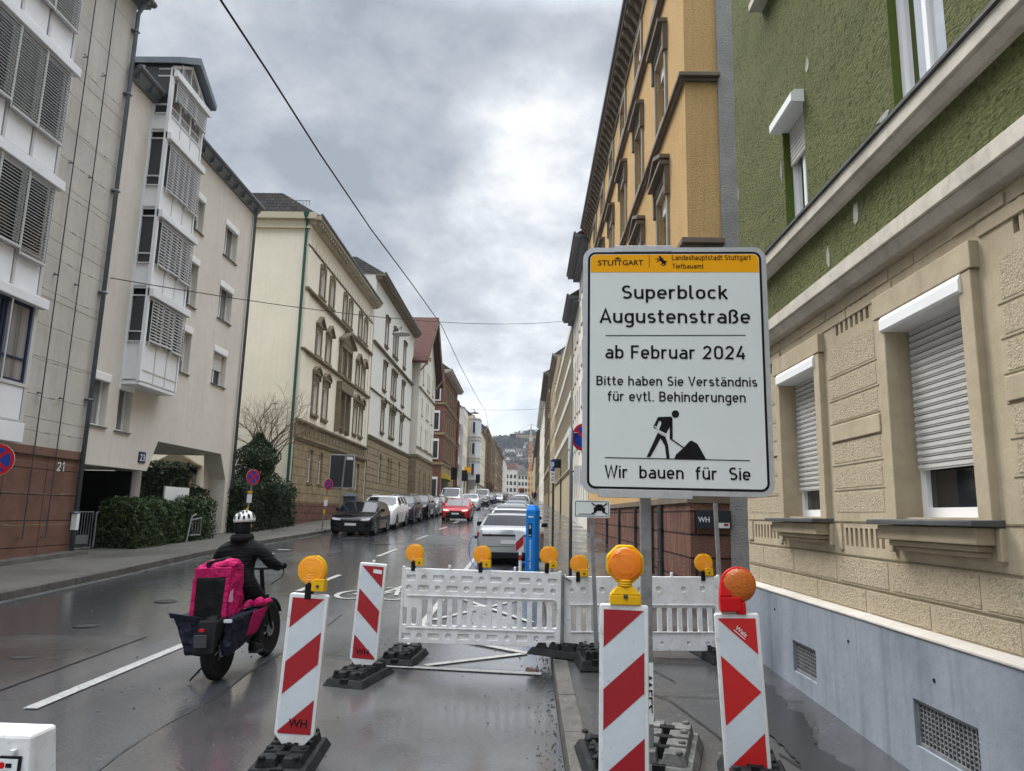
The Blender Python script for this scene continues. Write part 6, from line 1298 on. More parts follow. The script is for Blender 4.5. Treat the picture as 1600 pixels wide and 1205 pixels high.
b = MB(); b.lathe([(.04, 0), (.04, .06)], (-.0, 15.3, .72), (-1, 0, 0), 12); b.build('socket', m_signblue, CH)
r = thing('marker_board', 'small red and white striped board on a short post before the blue charging column', 'marker', (-.1, 15.0, g(15)))
b = MB(); b.box(-.205, 14.985, .97, -.035, 15.0, 1.37); b.build('board', m_refl, r)
rect = [(-.2, .975), (-.04, .975), (-.04, 1.365), (-.2, 1.365)]; b = MB()
for c0, c1 in ((1.36+.0, 2), (.95, 1.14)):
    p = clip_poly(clip_poly(rect, -1, 1, c1+.2-.0), 1, -1, -(c0+.2)); 
    if len(p) > 2: b.face([(u, 14.983, v) for u, v in p])
b.build('red_stripes', m_red, r)
b = MB(); b.tube([(-.1, 15.01, g(15)), (-.1, 15.01, .97)], .033, 10); b.build('post', m_signw, r); b = MB(); b.tube([(-.1, 15.01, .80), (-.1, 15.01, .90)], .035, 10); b.build('red_ring', m_red, r)

# ================================================================== OVERHEAD WIRES AND LAMPS
def cable(name, pts, rad, label): b = MB(); b.tube(pts, rad, 6); return tag(b.build(name, m_black), label, 'cable')
def sag(a, c, s, n=16): return [tuple(Vector(a).lerp(Vector(c), k/n)-Vector((0, 0, s*4*(k/n)*(1-k/n)))) for k in range(n+1)]
cable('overhead_cable', [(-4.3, 2, 8.3), (-4.3, 8.81, 8.52), (-4.3, 10.67, 8.64), (-4.3, 13.63, 8.78), (-4.3, 18.47, 9.14), (-4.3, 24.83, 9.8), (-4.3, 34.45, 10.7), (-4.35, 45.3, 10.9), (-4.5, 62, 11.7), (-4.7, 80, 12.9), (-4.65, 92, 10.9)], .018, 'thick black cable running above the street from the upper left to the far lamp')
cable('span_wire', sag((-9.9, 16.3, 6.97), (2.6, 43, 13.4), .6), .012, 'thin wire crossing from the stucco house to the dark eaves on the right')
cable('span_wire', sag((-9, 80, 13.2), (2.6, 80, 13.4), .25), .016, 'far thin wire crossing the street and holding the distant lamp')
def lamp(x, y, z, s, label):
    r = thing('street_lamp', label, 'lamp', (x, y, z), group='lamps hanging over the street')
    b = MB(); b.lathe([(.02, .26), (.10, .22), (.20, .14), (.52, .02), (.55, -.02), (.50, -.03)], (0, 0, 0), n=20); b.build('lamp_shade', m_dsteel, r, local=True, auto=40)
    b = MB(); b.lathe([(.48, -.028), (.3, -.07), (.02, -.09)], (0, 0, 0), n=16); b.build('lamp_glass', m_alu, r, local=True); b = MB(); b.tube([(0, 0, .24), (0, 0, .5)], .03, 6); b.tube([(-.5, 0, .1), (-.45, 0, .33), (0, 0, .42)], .025, 6); b.build('hanger', m_dsteel, r, local=True); r.scale = (s, s, s)
lamp(-5.0, 27.5, 8.5, .62, 'flat grey street lamp hanging on the near span wire before the white house'); lamp(-5.9, 80, 12.65, .95, 'distant flat street lamp hanging on the far span wire')
b = MB(); b.hexa([(.02, 7.30, g(7.3)+.005), (.13, 7.27, g(7.27)+.005), (.135, 7.31, g(7.3)+.005), (.03, 7.34, g(7.3)+.005)], [(.025, 7.305, g(7.3)+.035), (.12, 7.28, g(7.3)+.028), (.13, 7.305, g(7.3)+.03), (.035, 7.33, g(7.3)+.04)])
tag(b.build('brick_fragment', mat('broken_brick', (.12, .06, .04), .9, bump=(60, .6), var=(30, .6, (.2, .17, .14)))), 'small brown brick fragment lying on the white line before the long barrier', 'debris')
b = MB(); rl = random.Random(8)
for _ in range(2600):
    k = rl.random()
    if k < .4: y = rl.uniform(3, 30); x = klx(y, KR)-abs(rl.gauss(0, .10))-.01
    elif k < .8: y = rl.uniform(8, 40); x = klx(y)+abs(rl.gauss(0, .14))+.01
    else: y = rl.uniform(3, 16); x = rl.uniform(-7, .2)
    s_ = rl.uniform(.004, .012); z = g(y)+.002; a = rl.uniform(0, 3); ca, sa = math.cos(a)*s_, math.sin(a)*s_
    b.hexa([(x-ca, y-sa, z), (x+sa, y-ca, z), (x+ca, y+sa, z), (x-sa, y+ca, z)], [(x-ca*.6, y-sa*.6, z+s_), (x+sa*.6, y-ca*.6, z+s_*.8), (x+ca*.6, y+sa*.6, z+s_), (x-sa*.6, y+ca*.6, z+s_*.7)])
tag(b.build('grit', mat('road_grit', (.16, .15, .13), .9, var=(3, .8, (.05, .045, .035)))), kind='stuff')
# ================================================================== CARS
def paint(name, c, metal=.3, rough=.25): return mat(name, c, .12, metal=metal, spec=.22, var=(3, .2, tuple(x*.8 for x in c)))
pc = dict(black=paint('black_car_paint', (.004, .004, .005)), white=paint('white_car_paint', (.60, .61, .62), .0), pearl=paint('pearl_white_paint', (.30, .31, .31), .2), silver=paint('silver_car_paint', (.16, .165, .17), .4), grey=paint('dark_grey_paint', (.022, .024, .028), .1), red=paint('red_car_paint', (.34, .010, .016), .2), blue=paint('dark_blue_paint', (.012, .02, .05), .4), green=paint('dark_green_paint', (.01, .022, .016), .3), van=paint('white_van_paint', (.58, .59, .60), 0), cream=paint('cream_taxi_paint', (.55, .48, .30), 0))
m_cglass = mat('car_glass', (.006, .008, .010), .05, spec=.3)
m_tyre = mat('tyre_rubber', (.012, .012, .012), .8, bump=(40, .3))
m_rim = mat('alloy_rim', (.30, .31, .32), .35, metal=.8)
m_trimb = mat('black_plastic_trim', (.012, .012, .013), .5)
m_hl = mat('headlight_glass', (.55, .57, .60), .08, spec=.8)
m_tl = mat('taillight_red', (.25, .008, .01), .15, spec=.6)
m_plate = mat('licence_plate_white', (.62, .63, .62), .5)
m_hlon = bpy.data.materials.new('lit_headlight'); m_hlon.use_nodes = True
_p = m_hlon.node_tree.nodes['Principled BSDF']; _p.inputs['Base Color'].default_value = (.9, .88, .75, 1); _p.inputs['Emission Color'].default_value = (1, .93, .72, 1); _p.inputs['Emission Strength'].default_value = .2
PROF = {
 'hatch': ([(0, .38), (.012, .46), (.04, .53), (.12, .60), (.27, .67), (.44, .955), (.52, .995), (.62, 1.0), (.76, .975), (.86, .92), (.955, .70), (.985, .60), (1, .48)], 3.72, 1.57, 1.21),
 'sedan': ([(0, .38), (.012, .46), (.04, .53), (.12, .60), (.27, .68), (.42, .955), (.50, 1.0), (.60, .995), (.68, .97), (.885, .775), (.965, .745), (.985, .70), (1, .55)], 4.05, 1.60, 1.13),
 'suv': ([(0, .42), (.012, .52), (.03, .58), (.10, .64), (.25, .70), (.38, .955), (.46, .995), (.60, 1.0), (.82, .985), (.90, .95), (.975, .70), (.988, .62), (1, .48)], 3.95, 1.62, 1.37),
 'van': ([(0, .34), (.012, .42), (.03, .48), (.10, .53), (.19, .60), (.31, .955), (.36, .99), (.50, 1.0), (.90, .995), (.965, .97), (.985, .55), (.992, .5), (1, .40)], 4.6, 1.72, 1.85)}
GL = {'hatch': ((.27, .44), (.86, .955), [(.40, .58), (.605, .83)]), 'sedan': ((.27, .42), (.68, .885), [(.38, .56), (.585, .79)]), 'suv': ((.25, .38), (.90, .975), [(.35, .54), (.565, .72), (.745, .88)]), 'van': ((.19, .31), (.965, .985), [(.24, .42)])}
def lerp_prof(pr, t):
    for (a, x), (c, y) in zip(pr, pr[1:]):
        if a <= t <= c: return x+(y-x)*(t-a)/(c-a)
    return pr[-1][1]
def car_proto(kind, pm, label, lit=False, detail=True, group=None, roofm=None):
    pr, Lc, W, H = PROF[kind]; (ws0, ws1), (rw0, rw1), sides = GL[kind]
    r = thing('parked_car' if not lit else 'car', label, 'car' if kind != 'van' else 'van', (0, 0, 0), group=group)
    wr = .29 if kind != 'suv' else .32; wf, wb = .185, .80
    if kind == 'van': wf, wb = .17, .78
    gr = .13 if kind != 'suv' else .17
    ts = {p[0] for p in pr} | {s for ab in sides for s in ab} | {ws0, ws1, rw0, rw1}
    for w in (wf, wb):
        for k in (-1.02, -.86, -.5, 0, .5, .86, 1.02): ts.add(w+k*wr*1.13/Lc)
    ts = sorted(ts); ts = [t for i, t in enumerate(ts) if i == 0 or t-ts[i-1] > 1e-4]
    belt = .675 if kind not in ('van',) else .62
    rings = []; vis = []; v = []
    for t in ts:
        top = lerp_prof(pr, t)*H; bl = min(belt*H+.02*H*t, top)
        if top < belt*H+.06: bl = top-.012
        zb = gr
        for w in (wf, wb):
            d = abs(t-w)*Lc/(wr*1.13)
            if d < 1.03: zb = max(zb, wr*.98+wr*1.10*math.sqrt(max(0, 1-d*d))-.05) if d < 1 else zb
        e = abs(2*t-1); hw = W/2*(1-.13*max(0, (e-.78)/.22)**2.2)*(1 if 1 else 1)
        zb2 = zb+(.05 if t < .03 or t > .97 else 0)
        d = bl-gr; h = top-bl
        lean = .42 if kind != 'van' else .16
        def zz(f): return max(zb2, gr+f*d)
        P = [(0, zb2), (.86*hw, zb2), (.965*hw, zz(.10)), (.985*hw, zz(.32)), (hw, zz(.62)), (.985*hw, zz(.86)), (.95*hw, bl)]
        if h > .07:
            k = min(1, h/(.3*H)); x6 = .95*hw-lean*h*.92; P += [(.945*hw-.004, bl+.012), (x6, bl+h*.88), (x6-.06, bl+h*.965), (x6*.55, top-.004*k), (0, top)]
        else: P += [(.93*hw, bl+.006), (.84*hw, top-.004), (.70*hw, top), (.4*hw, top+.006), (0, top+.012)]
        rings.append([(x, z) for x, z in P]); vis.append(h)
        n = len(P)
    n = len(rings[0]); y_of = lambda t: Lc/2-t*Lc
    for t, P in zip(ts, rings): v.append([(x, y_of(t), z) for x, z in P]+[(-x, y_of(t), z) for x, z in P[::-1][1:-1]])
    m = len(v[0]); parts = {'body': [], 'windshield': [], 'rear_window': [], 'side_window': [], 'side_window2': [], 'underside': []}
    for i in range(len(ts)-1):
        tm = (ts[i]+ts[i+1])/2
        for j in range(m):
            jj = (j+1) % m; jm = j if j < n-1 else m-1-j     # mirrored index of the segment
            q = [v[i][j], v[i][jj], v[i+1][jj], v[i+1][j]]; key = 'body'
            cab = min(vis[i], vis[i+1]) > .0
            if jm in (8, 9, 10) and ws0 < tm < ws1: key = 'windshield' if jm != 8 else 'body'
            elif jm in (8, 9, 10) and rw0 < tm < rw1: key = 'rear_window' if jm != 8 else 'body'
            elif jm == 7 and any(a-1e-6 < tm < c+1e-6 for a, c in sides) and max(vis[i], vis[i+1]) > .1: key = 'side_window' if j < n-1 else 'side_window2'
            elif jm in (0,): key = 'underside'
            elif jm == 7 and ws0 < tm < rw1 and max(vis[i], vis[i+1]) > .07: key = 'body'
            parts[key].append(q)
    caps = [v[0], v[-1][::-1]]
    objs = {}
    for key, fs in parts.items():
        if not fs: continue
        b = MB()
        for q in fs: b.face(q)
        if key == 'body':
            for c in caps: b.face(c)
        nm = key.rstrip('2')
        o = b.build(nm, {'body': pm, 'underside': m_trimb}.get(key, m_cglass), r, local=True, auto=38); objs[key] = o
    fz = lambda t: lerp_prof(pr, t)*H
    # bumpers, grille, plates, lamps
    yf, yr = Lc/2, -Lc/2
    b = MB(); b.box(-W*.36, yf-.10, gr+.03, W*.36, yf+.012, gr+.17); b.build('lower_grille', m_trimb, r, local=True, bevel=.02)
    b = MB(); b.box(-W*.20 if kind != 'suv' else -W*.24, yf-.12, H*.36, W*.20 if kind != 'suv' else W*.24, yf+.006, H*.455 if kind != 'suv' else H*.52); b.build('grille', m_trimb, r, local=True, bevel=.015)
    b = MB(); b.box(-.20, yf+.0, H*.30, .20, yf+.022, H*.30+.085); b.build('licence_plate', m_plate, r, local=True)
    for sx in (-1, 1):
        b = MB(); cx = sx*W*.36; zc = H*(.475 if kind != 'suv' else .53)
        b.hexa([(cx-sx*.20, yf-.10, zc-.045), (cx+sx*.11, yf-.30, zc-.02), (cx+sx*.11, yf-.30, zc+.055), (cx-sx*.20, yf-.10, zc+.02)], [(cx-sx*.20, yf+.004, zc-.045), (cx+sx*.10, yf-.06, zc-.03), (cx+sx*.11, yf-.09, zc+.05), (cx-sx*.20, yf-.005, zc+.02)]); b.build('headlight', m_hlon if lit else m_hl, r, local=True, bevel=.01)
        b = MB(); zc = H*(.60 if kind != 'van' else .45); x0 = W*.27; 
        b.hexa([(sx*x0, yr+.16, zc-.045), (sx*W*.492, yr+.34, zc-.05), (sx*W*.492, yr+.34, zc+.05), (sx*x0, yr+.16, zc+.03)], [(sx*x0, yr+.004, zc-.04), (sx*W*.455, yr+.06, zc-.05), (sx*W*.46, yr+.09, zc+.055), (sx*x0, yr+.014, zc+.03)]); b.build('taillight', m_tl, r, local=True, bevel=.01)
        b = MB(); ym = Lc/2-(ws0+.13)*Lc; zm = belt*H+.035; b.hexa([(sx*W*.47, ym-.03, zm-.03), (sx*(W/2+.13), ym-.02, zm-.03), (sx*(W/2+.13), ym+.07, zm-.03), (sx*W*.47, ym+.05, zm-.03)], [(sx*(W/2-.0), ym-.03, zm+.08), (sx*(W/2+.14), ym-.02, zm+.08), (sx*(W/2+.12), ym+.06, zm+.07), (sx*(W/2), ym+.04, zm+.07)]); b.build('mirror', pm if kind != 'sedan' else m_trimb, r, local=True, bevel=.012)
        for t in (wf, wb):
            yc = Lc/2-t*Lc; xo = sx*(W/2-.005)
            b = MB(); b.lathe([(wr*.62, -.02), (wr*.9, -.005), (wr*.985, -.03), (wr, -.07), (wr, -.15), (wr*.9, -.185), (wr*.3, -.19)], (xo, yc, wr), (sx, 0, 0), 26); w_ = b.build('wheel', m_tyre, r, local=True, auto=40)
            b = MB(); b.lathe([(wr*.66, -.045), (wr*.66, -.012), (wr*.60, -.010), (wr*.59, -.06), (wr*.2, -.062)], (xo, yc, wr), (sx, 0, 0), 26)
            for k in range(5):
                a = 2*math.pi*k/5+.3; ca, sa = math.cos(a), math.sin(a); q = lambda rr, s, dx: (xo+sx*dx, yc+ca*rr-sa*s, wr+sa*rr+ca*s)
                b.hexa([q(wr*.05, -.03, -.06), q(wr*.62, -.026, -.06), q(wr*.62, .026, -.06), q(wr*.05, .03, -.06)], [q(wr*.05, -.03, -.022), q(wr*.62, -.022, -.014), q(wr*.62, .022, -.014), q(wr*.05, .03, -.022)])
            b.build('rim', m_rim, w_, local=True)
    b = MB(); b.box(-W*.40, yr-.008, gr+.02, W*.40, yr+.12, gr+.17); b.build('rear_diffuser', m_trimb, r, local=True, bevel=.02)
    b = MB(); b.box(-.21, yr-.012, H*.43, .21, yr+.03, H*.43+.085); b.build('licence_plate', m_plate, r, local=True)
    if kind in ('sedan', 'hatch'):
        for z0, z1, ww in ((.585, .615, .40), (.372, .380, .42)): b = MB(); b.box(-W*ww, yr-.004, H*z0, W*ww, yr+.10, H*z1); b.build('tail_seam', m_trimb, r, local=True)
    if kind == 'hatch': b = MB(); b.hexa([(-W*.30, yf-.10, H*.20), (W*.30, yf-.10, H*.20), (W*.36, yf-.10, H*.38), (-W*.36, yf-.10, H*.38)], [(-W*.28, yf+.016, H*.20), (W*.28, yf+.016, H*.20), (W*.33, yf+.012, H*.37), (-W*.33, yf+.012, H*.37)]); b.build('front_intake', m_trimb, r, local=True, bevel=.01)
    if kind == 'suv':
        for sx in (-1, 1): b = MB(); b.tube([(sx*W*.33, Lc/2-.47*Lc, H*.995), (sx*W*.335, Lc/2-.6*Lc, H*1.025), (sx*W*.33, Lc/2-.86*Lc, H*.985)], .018, 6); b.build('roof_rail', m_alu, r, local=True)
    return r
CARS = {}
def car(kind, col, x, y, front, label, group=None, lit=False, dz=0):
    """front: +1 faces up the street, -1 faces the camera"""
    key = (kind, col, lit)
    src = CARS.get(key)
    if src is None: o = CARS[key] = car_proto(kind, pc[col], label, lit)
    else: o = copy_tree(src)
    o.location = (x, y, g(y)+dz); o.rotation_euler = (math.atan(S)*front, 0, 0 if front > 0 else math.pi)
    o['label'] = label
    if group: o['group'] = group
    elif 'group' in o: del o['group']
    return o
GL_ = 'cars parked along the left kerb'; GR_ = 'cars parked along the right kerb'
car('hatch', 'black', -6.18, 27.9, -1, 'black hatchback with a reflecting windscreen, nearest parked car on the left', GL_)
car('suv', 'white', -6.25, 32.6, -1, 'white sports utility car parked right behind the black hatchback', GL_)
car('suv', 'grey', -6.25, 37.4, -1, 'dark grey car parked behind the white sports utility car', GL_)
car('suv', 'black', -6.3, 43.2, -1, 'black sports utility car with roof rails beside the red car', GL_)
car('hatch', 'silver', -6.3, 47.9, -1, 'silver hatchback squeezed behind the black sports utility car', GL_)
car('hatch', 'grey', -6.35, 52.4, -1, 'grey hatchback in the shade of the brick house, before the cream taxi', GL_)
car('sedan', 'cream', -6.35, 57.2, -1, 'cream taxi sedan parked before the white van', GL_)
car('van', 'van', -6.3, 62.5, -1, 'white van parked at the end of the near left row', GL_)
car('hatch', 'red', -3.85, 42.0, -1, 'red car with lit headlights driving toward the camera', None, True)
car('suv', 'white', -4.85, 64.4, -1, 'white sports utility car standing in the lane behind the red car')
car('sedan', 'green', -4.9, 81.5, -1, 'dark green car with a white plate across the side street', GL_)
car('van', 'van', -5.3, 88.5, -1, 'large white van behind the dark green car', GL_)
car('hatch', 'blue', -4.9, 95, -1, 'dark blue hatchback past the large white van', GL_)
car('suv', 'black', -4.9, 101, -1, 'black sports utility car far along the left row', GL_)
car('sedan', 'white', -4.2, 108, -1, 'distant white sedan in the left row beyond the black one', GL_)
rc = random.Random(3)
for k in range(13):
    y = 115+k*6.2; col = ('silver', 'black', 'white', 'grey', 'blue', 'white', 'silver', 'black', 'red', 'grey', 'white', 'blue', 'silver')[k]
    car(('hatch', 'suv', 'sedan')[k % 3], col, -4.9+.12*rc.random(), y, -1, ['tiny silver car', 'tiny black car', 'tiny white car', 'tiny grey car', 'tiny dark blue car', 'another tiny white car', 'another tiny silver car', 'another tiny black car', 'tiny red car', 'another tiny grey car', 'third tiny white car', 'another tiny dark blue car', 'last tiny silver car'][k]+' in the far left parked row below the brown houses', GL_)
W0 = car('sedan', 'pearl', -.36, 19.22, 1, 'pale silver sedan being charged, seen from behind with a blue cable at its left rear', GR_)
car('sedan', 'white', -.42, 24.3, 1, 'white sedan parked in front of the charging sedan', GR_)
car('hatch', 'silver', -.5, 28.9, 1, 'silver hatchback, third in the right row from the charger', GR_)
for k in range(20):
    y = 34+k*5.4; col = ('white', 'silver', 'grey', 'white', 'black', 'silver', 'white', 'blue', 'white', 'grey', 'silver', 'white', 'black', 'white', 'grey', 'silver', 'red', 'white', 'grey', 'black')[k]
    nth = ['fourth', 'fifth', 'sixth', 'seventh', 'eighth', 'ninth', 'tenth', 'eleventh', 'twelfth', 'thirteenth', 'fourteenth', 'fifteenth', 'sixteenth', 'seventeenth', 'eighteenth', 'nineteenth', 'twentieth', 'twenty first', 'twenty second', 'twenty third'][k]
    car(('sedan', 'hatch', 'suv', 'hatch')[k % 4], col, -.55+.15*rc.random(), y, 1, nth+' car of the right row counted from the charger, '+{'blue': 'dark blue'}.get(col, col)+' and mostly hidden', GR_)
r = thing('van', 'small orange works van with a boxy body far up the street under the crane', 'van', (-1.2, 190, g(190)))
b = MB(); b.hexa([(-1.9, 189, g(190)+.3), (-.5, 189, g(190)+.3), (-.5, 194, g(190)+.3), (-1.9, 194, g(190)+.3)], [(-1.85, 189.2, g(190)+2.5), (-.55, 189.2, g(190)+2.5), (-.55, 194, g(190)+2.5), (-1.85, 194, g(190)+2.5)]); b.build('body', mat('orange_paint', (.50, .10, .015), .4), r, bevel=.1)
b = MB(); b.box(-1.7, 189.03, g(190)+1.4, -.7, 189.12, g(190)+2.1); b.build('rear_window', m_cglass, r)
for x in (-1.8, -.6): b = MB(); b.lathe([(.4, -.15), (.4, .15)], (x, 189.8, g(190)+.4), (1, 0, 0), 14); b.build('wheel', m_tyre, r)
# charging sedan details: open port, cable
m_bcab = mat('blue_cable', (.01, .05, .20), .4)
b = MB(); b.box(-1.115, 17.40, 1.10, -1.06, 17.52, 1.20); b.build('charge_plug', m_black)
pl = bpy.data.objects['charge_plug']; pl.name = 'charging_cable'
b = MB(); b.hexa([(-1.19, 17.36, 1.12), (-1.10, 17.36, 1.14), (-1.10, 17.42, 1.14), (-1.19, 17.42, 1.12)], [(-1.19, 17.36, 1.17), (-1.10, 17.36, 1.19), (-1.10, 17.42, 1.19), (-1.19, 17.42, 1.17)])
me_old = pl.data; bpy.data.objects.remove(pl)
CB = thing('charging_cable', 'blue charging cable looping from the rear of the silver sedan down to the blue column', 'cable', (-1.2, 17.2, g(17.2)))
b.build('plug', m_black, CB)
b = MB(); b.tube([(-1.12, 17.39, 1.165), (-1.20, 17.33, 1.19), (-1.27, 17.2, 1.12), (-1.29, 17.05, .95), (-1.26, 16.9, .75), (-1.18, 16.7, .60), (-1.05, 16.2, .535), (-.8, 15.9, .53), (-.5, 15.5, .53), (-.35, 15.25, .56), (-.18, 15.2, .63), (-.06, 15.28, .70)], .011, 8); b.build('cord', m_bcab, CB, smooth=True)
# ================================================================== DELIVERY RIDER
m_jacket = mat('black_padded_jacket', (.003, .003, .0035), .8, bump=(9, .9, 3, 1, .03), scale_xyz=(.6, .6, 5), spec=.22)
m_trous = mat('dark_trousers', (.010, .011, .014), .8, bump=(30, .3))
m_skin = mat('skin', (.36, .20, .14), .6)
m_pink = mat('magenta_fabric', (.42, .010, .095), .7, bump=(14, 1.0, 4, 0, .04), var=(5, .6, (.25, .006, .06)))
m_navy = mat('navy_tarpaulin', (.006, .007, .017), .6, bump=(12, .9, 4, 0, .05), var=(5, .4, (.011, .012, .026)), spec=.2)
m_mesh = mat('black_nylon', (.005, .005, .0055), .7, bump=(60, .4))
m_helm = mat('white_helmet_shell', (.60, .60, .56), .4, var=(9, .3, (.45, .45, .42)))
BX_, BY_ = -2.68, 6.71; BR = R(-5.2); BZ = g(6.71)
lean = R(-3)
def bike_root(name, label, cat, off=(0, 0, 0)):
    r = thing(name, label, cat, (BX_, BY_, BZ), (math.atan(S), lean, BR)); return r
def slouch(o, amt, sc_, lv=4):
    for m_ in list(o.modifiers): o.modifiers.remove(m_)
    b_ = o.modifiers.new('bevel', 'BEVEL'); b_.width = .022; b_.segments = 2; b_.limit_method = 'ANGLE'
    s_ = o.modifiers.new('sub', 'SUBSURF'); s_.subdivision_type = 'SIMPLE'; s_.levels = lv; s_.render_levels = lv
    t_ = bpy.data.textures.get('cloth_folds') or bpy.data.textures.new('cloth_folds', 'CLOUDS'); t_.noise_scale = .09; t_.noise_depth = 2
    d_ = o.modifiers.new('folds', 'DISPLACE'); d_.texture = t_; d_.strength = amt; d_.mid_level = .5; d_.texture_coords = 'LOCAL'
    for p in o.data.polygons: p.use_smooth = True
    return o
# cargo bicycle (local: +y forward, rear hub over y=0)
BK = bike_root('cargo_bicycle', 'dark fat tyred electric delivery bicycle seen from behind in the road', 'bicycle')
wrad = .265
for yc in (0, .97):
    b = MB(); n = 32
    prof = [(wrad-.075, .018), (wrad-.05, .034), (wrad-.018, .036), (wrad, .018), (wrad, -.018), (wrad-.018, -.036), (wrad-.05, -.034), (wrad-.075, -.018), (wrad-.075, .018)]
    b.lathe(prof, (0, yc, wrad), (1, 0, 0), n); w_ = b.build('wheel', m_tyre, BK, local=True, auto=50)
    b = MB()
    b.lathe([(wrad-.072, .014), (wrad-.084, .014), (wrad-.084, -.014), (wrad-.072, -.014)], (0, yc, wrad), (1, 0, 0), n); b.lathe([(.035, -.05), (.035, .05)], (0, yc, wrad), (1, 0, 0), 12); b.lathe([(.075, .038), (.075, .041)], (0, yc, wrad), (1, 0, 0), 18)
    for k in range(14):
        a = 2*math.pi*k/14; a2 = a+.5; sx = .03 if k % 2 else -.03
        b.tube([(sx, yc+.03*math.cos(a), wrad+.03*math.sin(a)), (0, yc+(wrad-.08)*math.cos(a2), wrad+(wrad-.08)*math.sin(a2))], .0035, 4)
    b.build('rim', m_rim, w_, local=True)
    b = MB(); pts = [(0, yc+(wrad+.03)*math.cos(R(t)), wrad+(wrad+.03)*math.sin(R(t))) for t in range(25, 125, 12)]
    for p, q in zip(pts, pts[1:]): b.hexa([(-.04, p[1], p[2]), (.04, p[1], p[2]), (.04, q[1], q[2]), (-.04, q[1], q[2])], [(-.04, p[1], p[2]+.006), (.04, p[1], p[2]+.006), (.04, q[1], q[2]+.006), (-.04, q[1], q[2]+.006)])
    b.build('mudguard', m_black, BK, local=True)
b = MB()
for sx in (-1, 1):
    b.tube([(sx*.05, 0, wrad), (sx*.05, .38, .30)], .012, 6); b.tube([(sx*.05, 0, wrad), (sx*.06, .16, .60)], .010, 6); b.tube([(sx*.05, .97, wrad), (sx*.05, .86, .60)], .016, 6)
    b.tube([(sx*.08, -.08, .53), (sx*.08, .40, .54)], .010, 6); b.tube([(sx*.05, 0, wrad), (sx*.08, .02, .54)], .008, 6)
for y in (-.06, .10, .24, .38): b.tube([(-.08, y, .535), (.08, y, .535)], .009, 5)
b.tube([(0, .45, .29), (0, .40, .50), (0, .36, .70)], .022, 8); b.tube([(0, .45, .30), (0, .64, .38), (0, .84, .62)], .032, 8); b.tube([(0, .88, .58), (0, .83, .86)], .022, 8)
b.tube([(-.06, .86, .60), (.06, .86, .60)], .02, 8); b.build('frame', m_black, BK, local=True)
b = MB(); b.tube([(-.30, .66, .88), (-.22, .73, .89), (-.05, .83, .87), (.05, .83, .87), (.22, .73, .89), (.30, .66, .88)], .013, 8); b.build('handlebar', m_black, BK, local=True)
b = MB()
for sx in (-1, 1): b.tube([(sx*.22, .76, .885), (sx*.24, .82, .85), (sx*.20, .87, .78), (sx*.08, .88, .71)], .005, 5)
b.build('brake_cables', m_black, BK, local=True)
b = MB(); b.hexa([(-.07, .28, .70), (.07, .28, .70), (.02, .52, .70), (-.02, .52, .70)], [(-.085, .27, .735), (.085, .27, .735), (.018, .53, .725), (-.018, .53, .725)]); b.build('saddle', m_black, BK, local=True, bevel=.012)
b = MB(); b.lathe([(.07, -.012), (.07, .012)], (.07, .45, .29), (1, 0, 0), 18); b.tube([(.09, .45, .29), (.11, .42, .16)], .012, 6); b.tube([(-.09, .45, .29), (-.11, .53, .40)], .012, 6); b.box(.10, .37, .145, .19, .48, .168); b.box(-.19, .48, .39, -.10, .59, .413); b.build('pedals', m_dsteel, BK, local=True)
b = MB(); b.tube([(-.03, -.02, .20), (-.12, -.10, .10), (-.17, -.16, .03)], .008, 6); b.build('kickstand', m_black, BK, local=True)
b = MB(); b.box(-.06, -.31, .33, .05, -.292, .43); b.build('rear_plate', m_dsteel, BK, local=True); b = MB(); b.hexa([(-.095, -.285, .27), (.095, -.285, .27), (.095, -.262, .27), (-.095, -.262, .27)], [(-.085, -.20, .53), (.085, -.20, .53), (.085, .02, .53), (-.085, .02, .53)]); b.build('rear_box', m_black, BK, local=True, bevel=.02); b = MB(); b.box(-.03, -.285, .455, .01, -.262, .475); b.build('tail_lamp', m_redp, BK, local=True)
# thermal delivery bag on the carrier
BG = bike_root('delivery_bag', 'magenta insulated delivery bag with black mesh back on the bicycle carrier', 'bag')
x0, x1, y0, y1, z0, z1 = -.235, .095, .00, .27, .53, .97
b = MB(); b.hexa([(x0-.02, y0-.02, z0-.06), (x1-.0, y0-.02, z0-.06), (x1+.0, y1, z0), (x0-.02, y1, z0)], [(x0, y0, z1), (x1, y0, z1), (x1, y1, z1), (x0, y1, z1)]); slouch(b.build('bag_body', m_pink, BG, local=True, fix=True), .035, 1)
b = MB(); b.hexa([(x0+.005, y0-.065, z0-.09), (x1-.02, y0-.065, z0-.09), (x1-.02, y0-.01, z0-.09), (x0+.005, y0-.01, z0-.09)], [(x0+.012, y0-.024, z1-.095), (x1-.022, y0-.024, z1-.095), (x1-.022, y0+.0, z1-.095), (x0+.012, y0, z1-.095)]); slouch(b.build('mesh_pocket', m_mesh, BG, local=True, fix=True), .02, 1)
b = MB()
for xa, xb, xw in ((x0-.008, x0-.02, -1), (x1-.03, x1-.055, 1)): b.hexa([(xb, y0-.075, z0-.07), (xb+.045, y0-.075, z0-.07), (xb+.045, y0-.03, z0-.07), (xb, y0-.03, z0-.07)], [(xa, y0-.028, z1-.10), (xa+.035, y0-.028, z1-.10), (xa+.035, y0-.005, z1-.10), (xa, y0-.005, z1-.10)])
b.box(x0-.004, y0-.012, z1-.10, x1+.004, y0+.01, z1-.012); b.build('pink_edging', m_pink, BG, local=True, bevel=.006)
b = MB(); rr = random.Random(2)
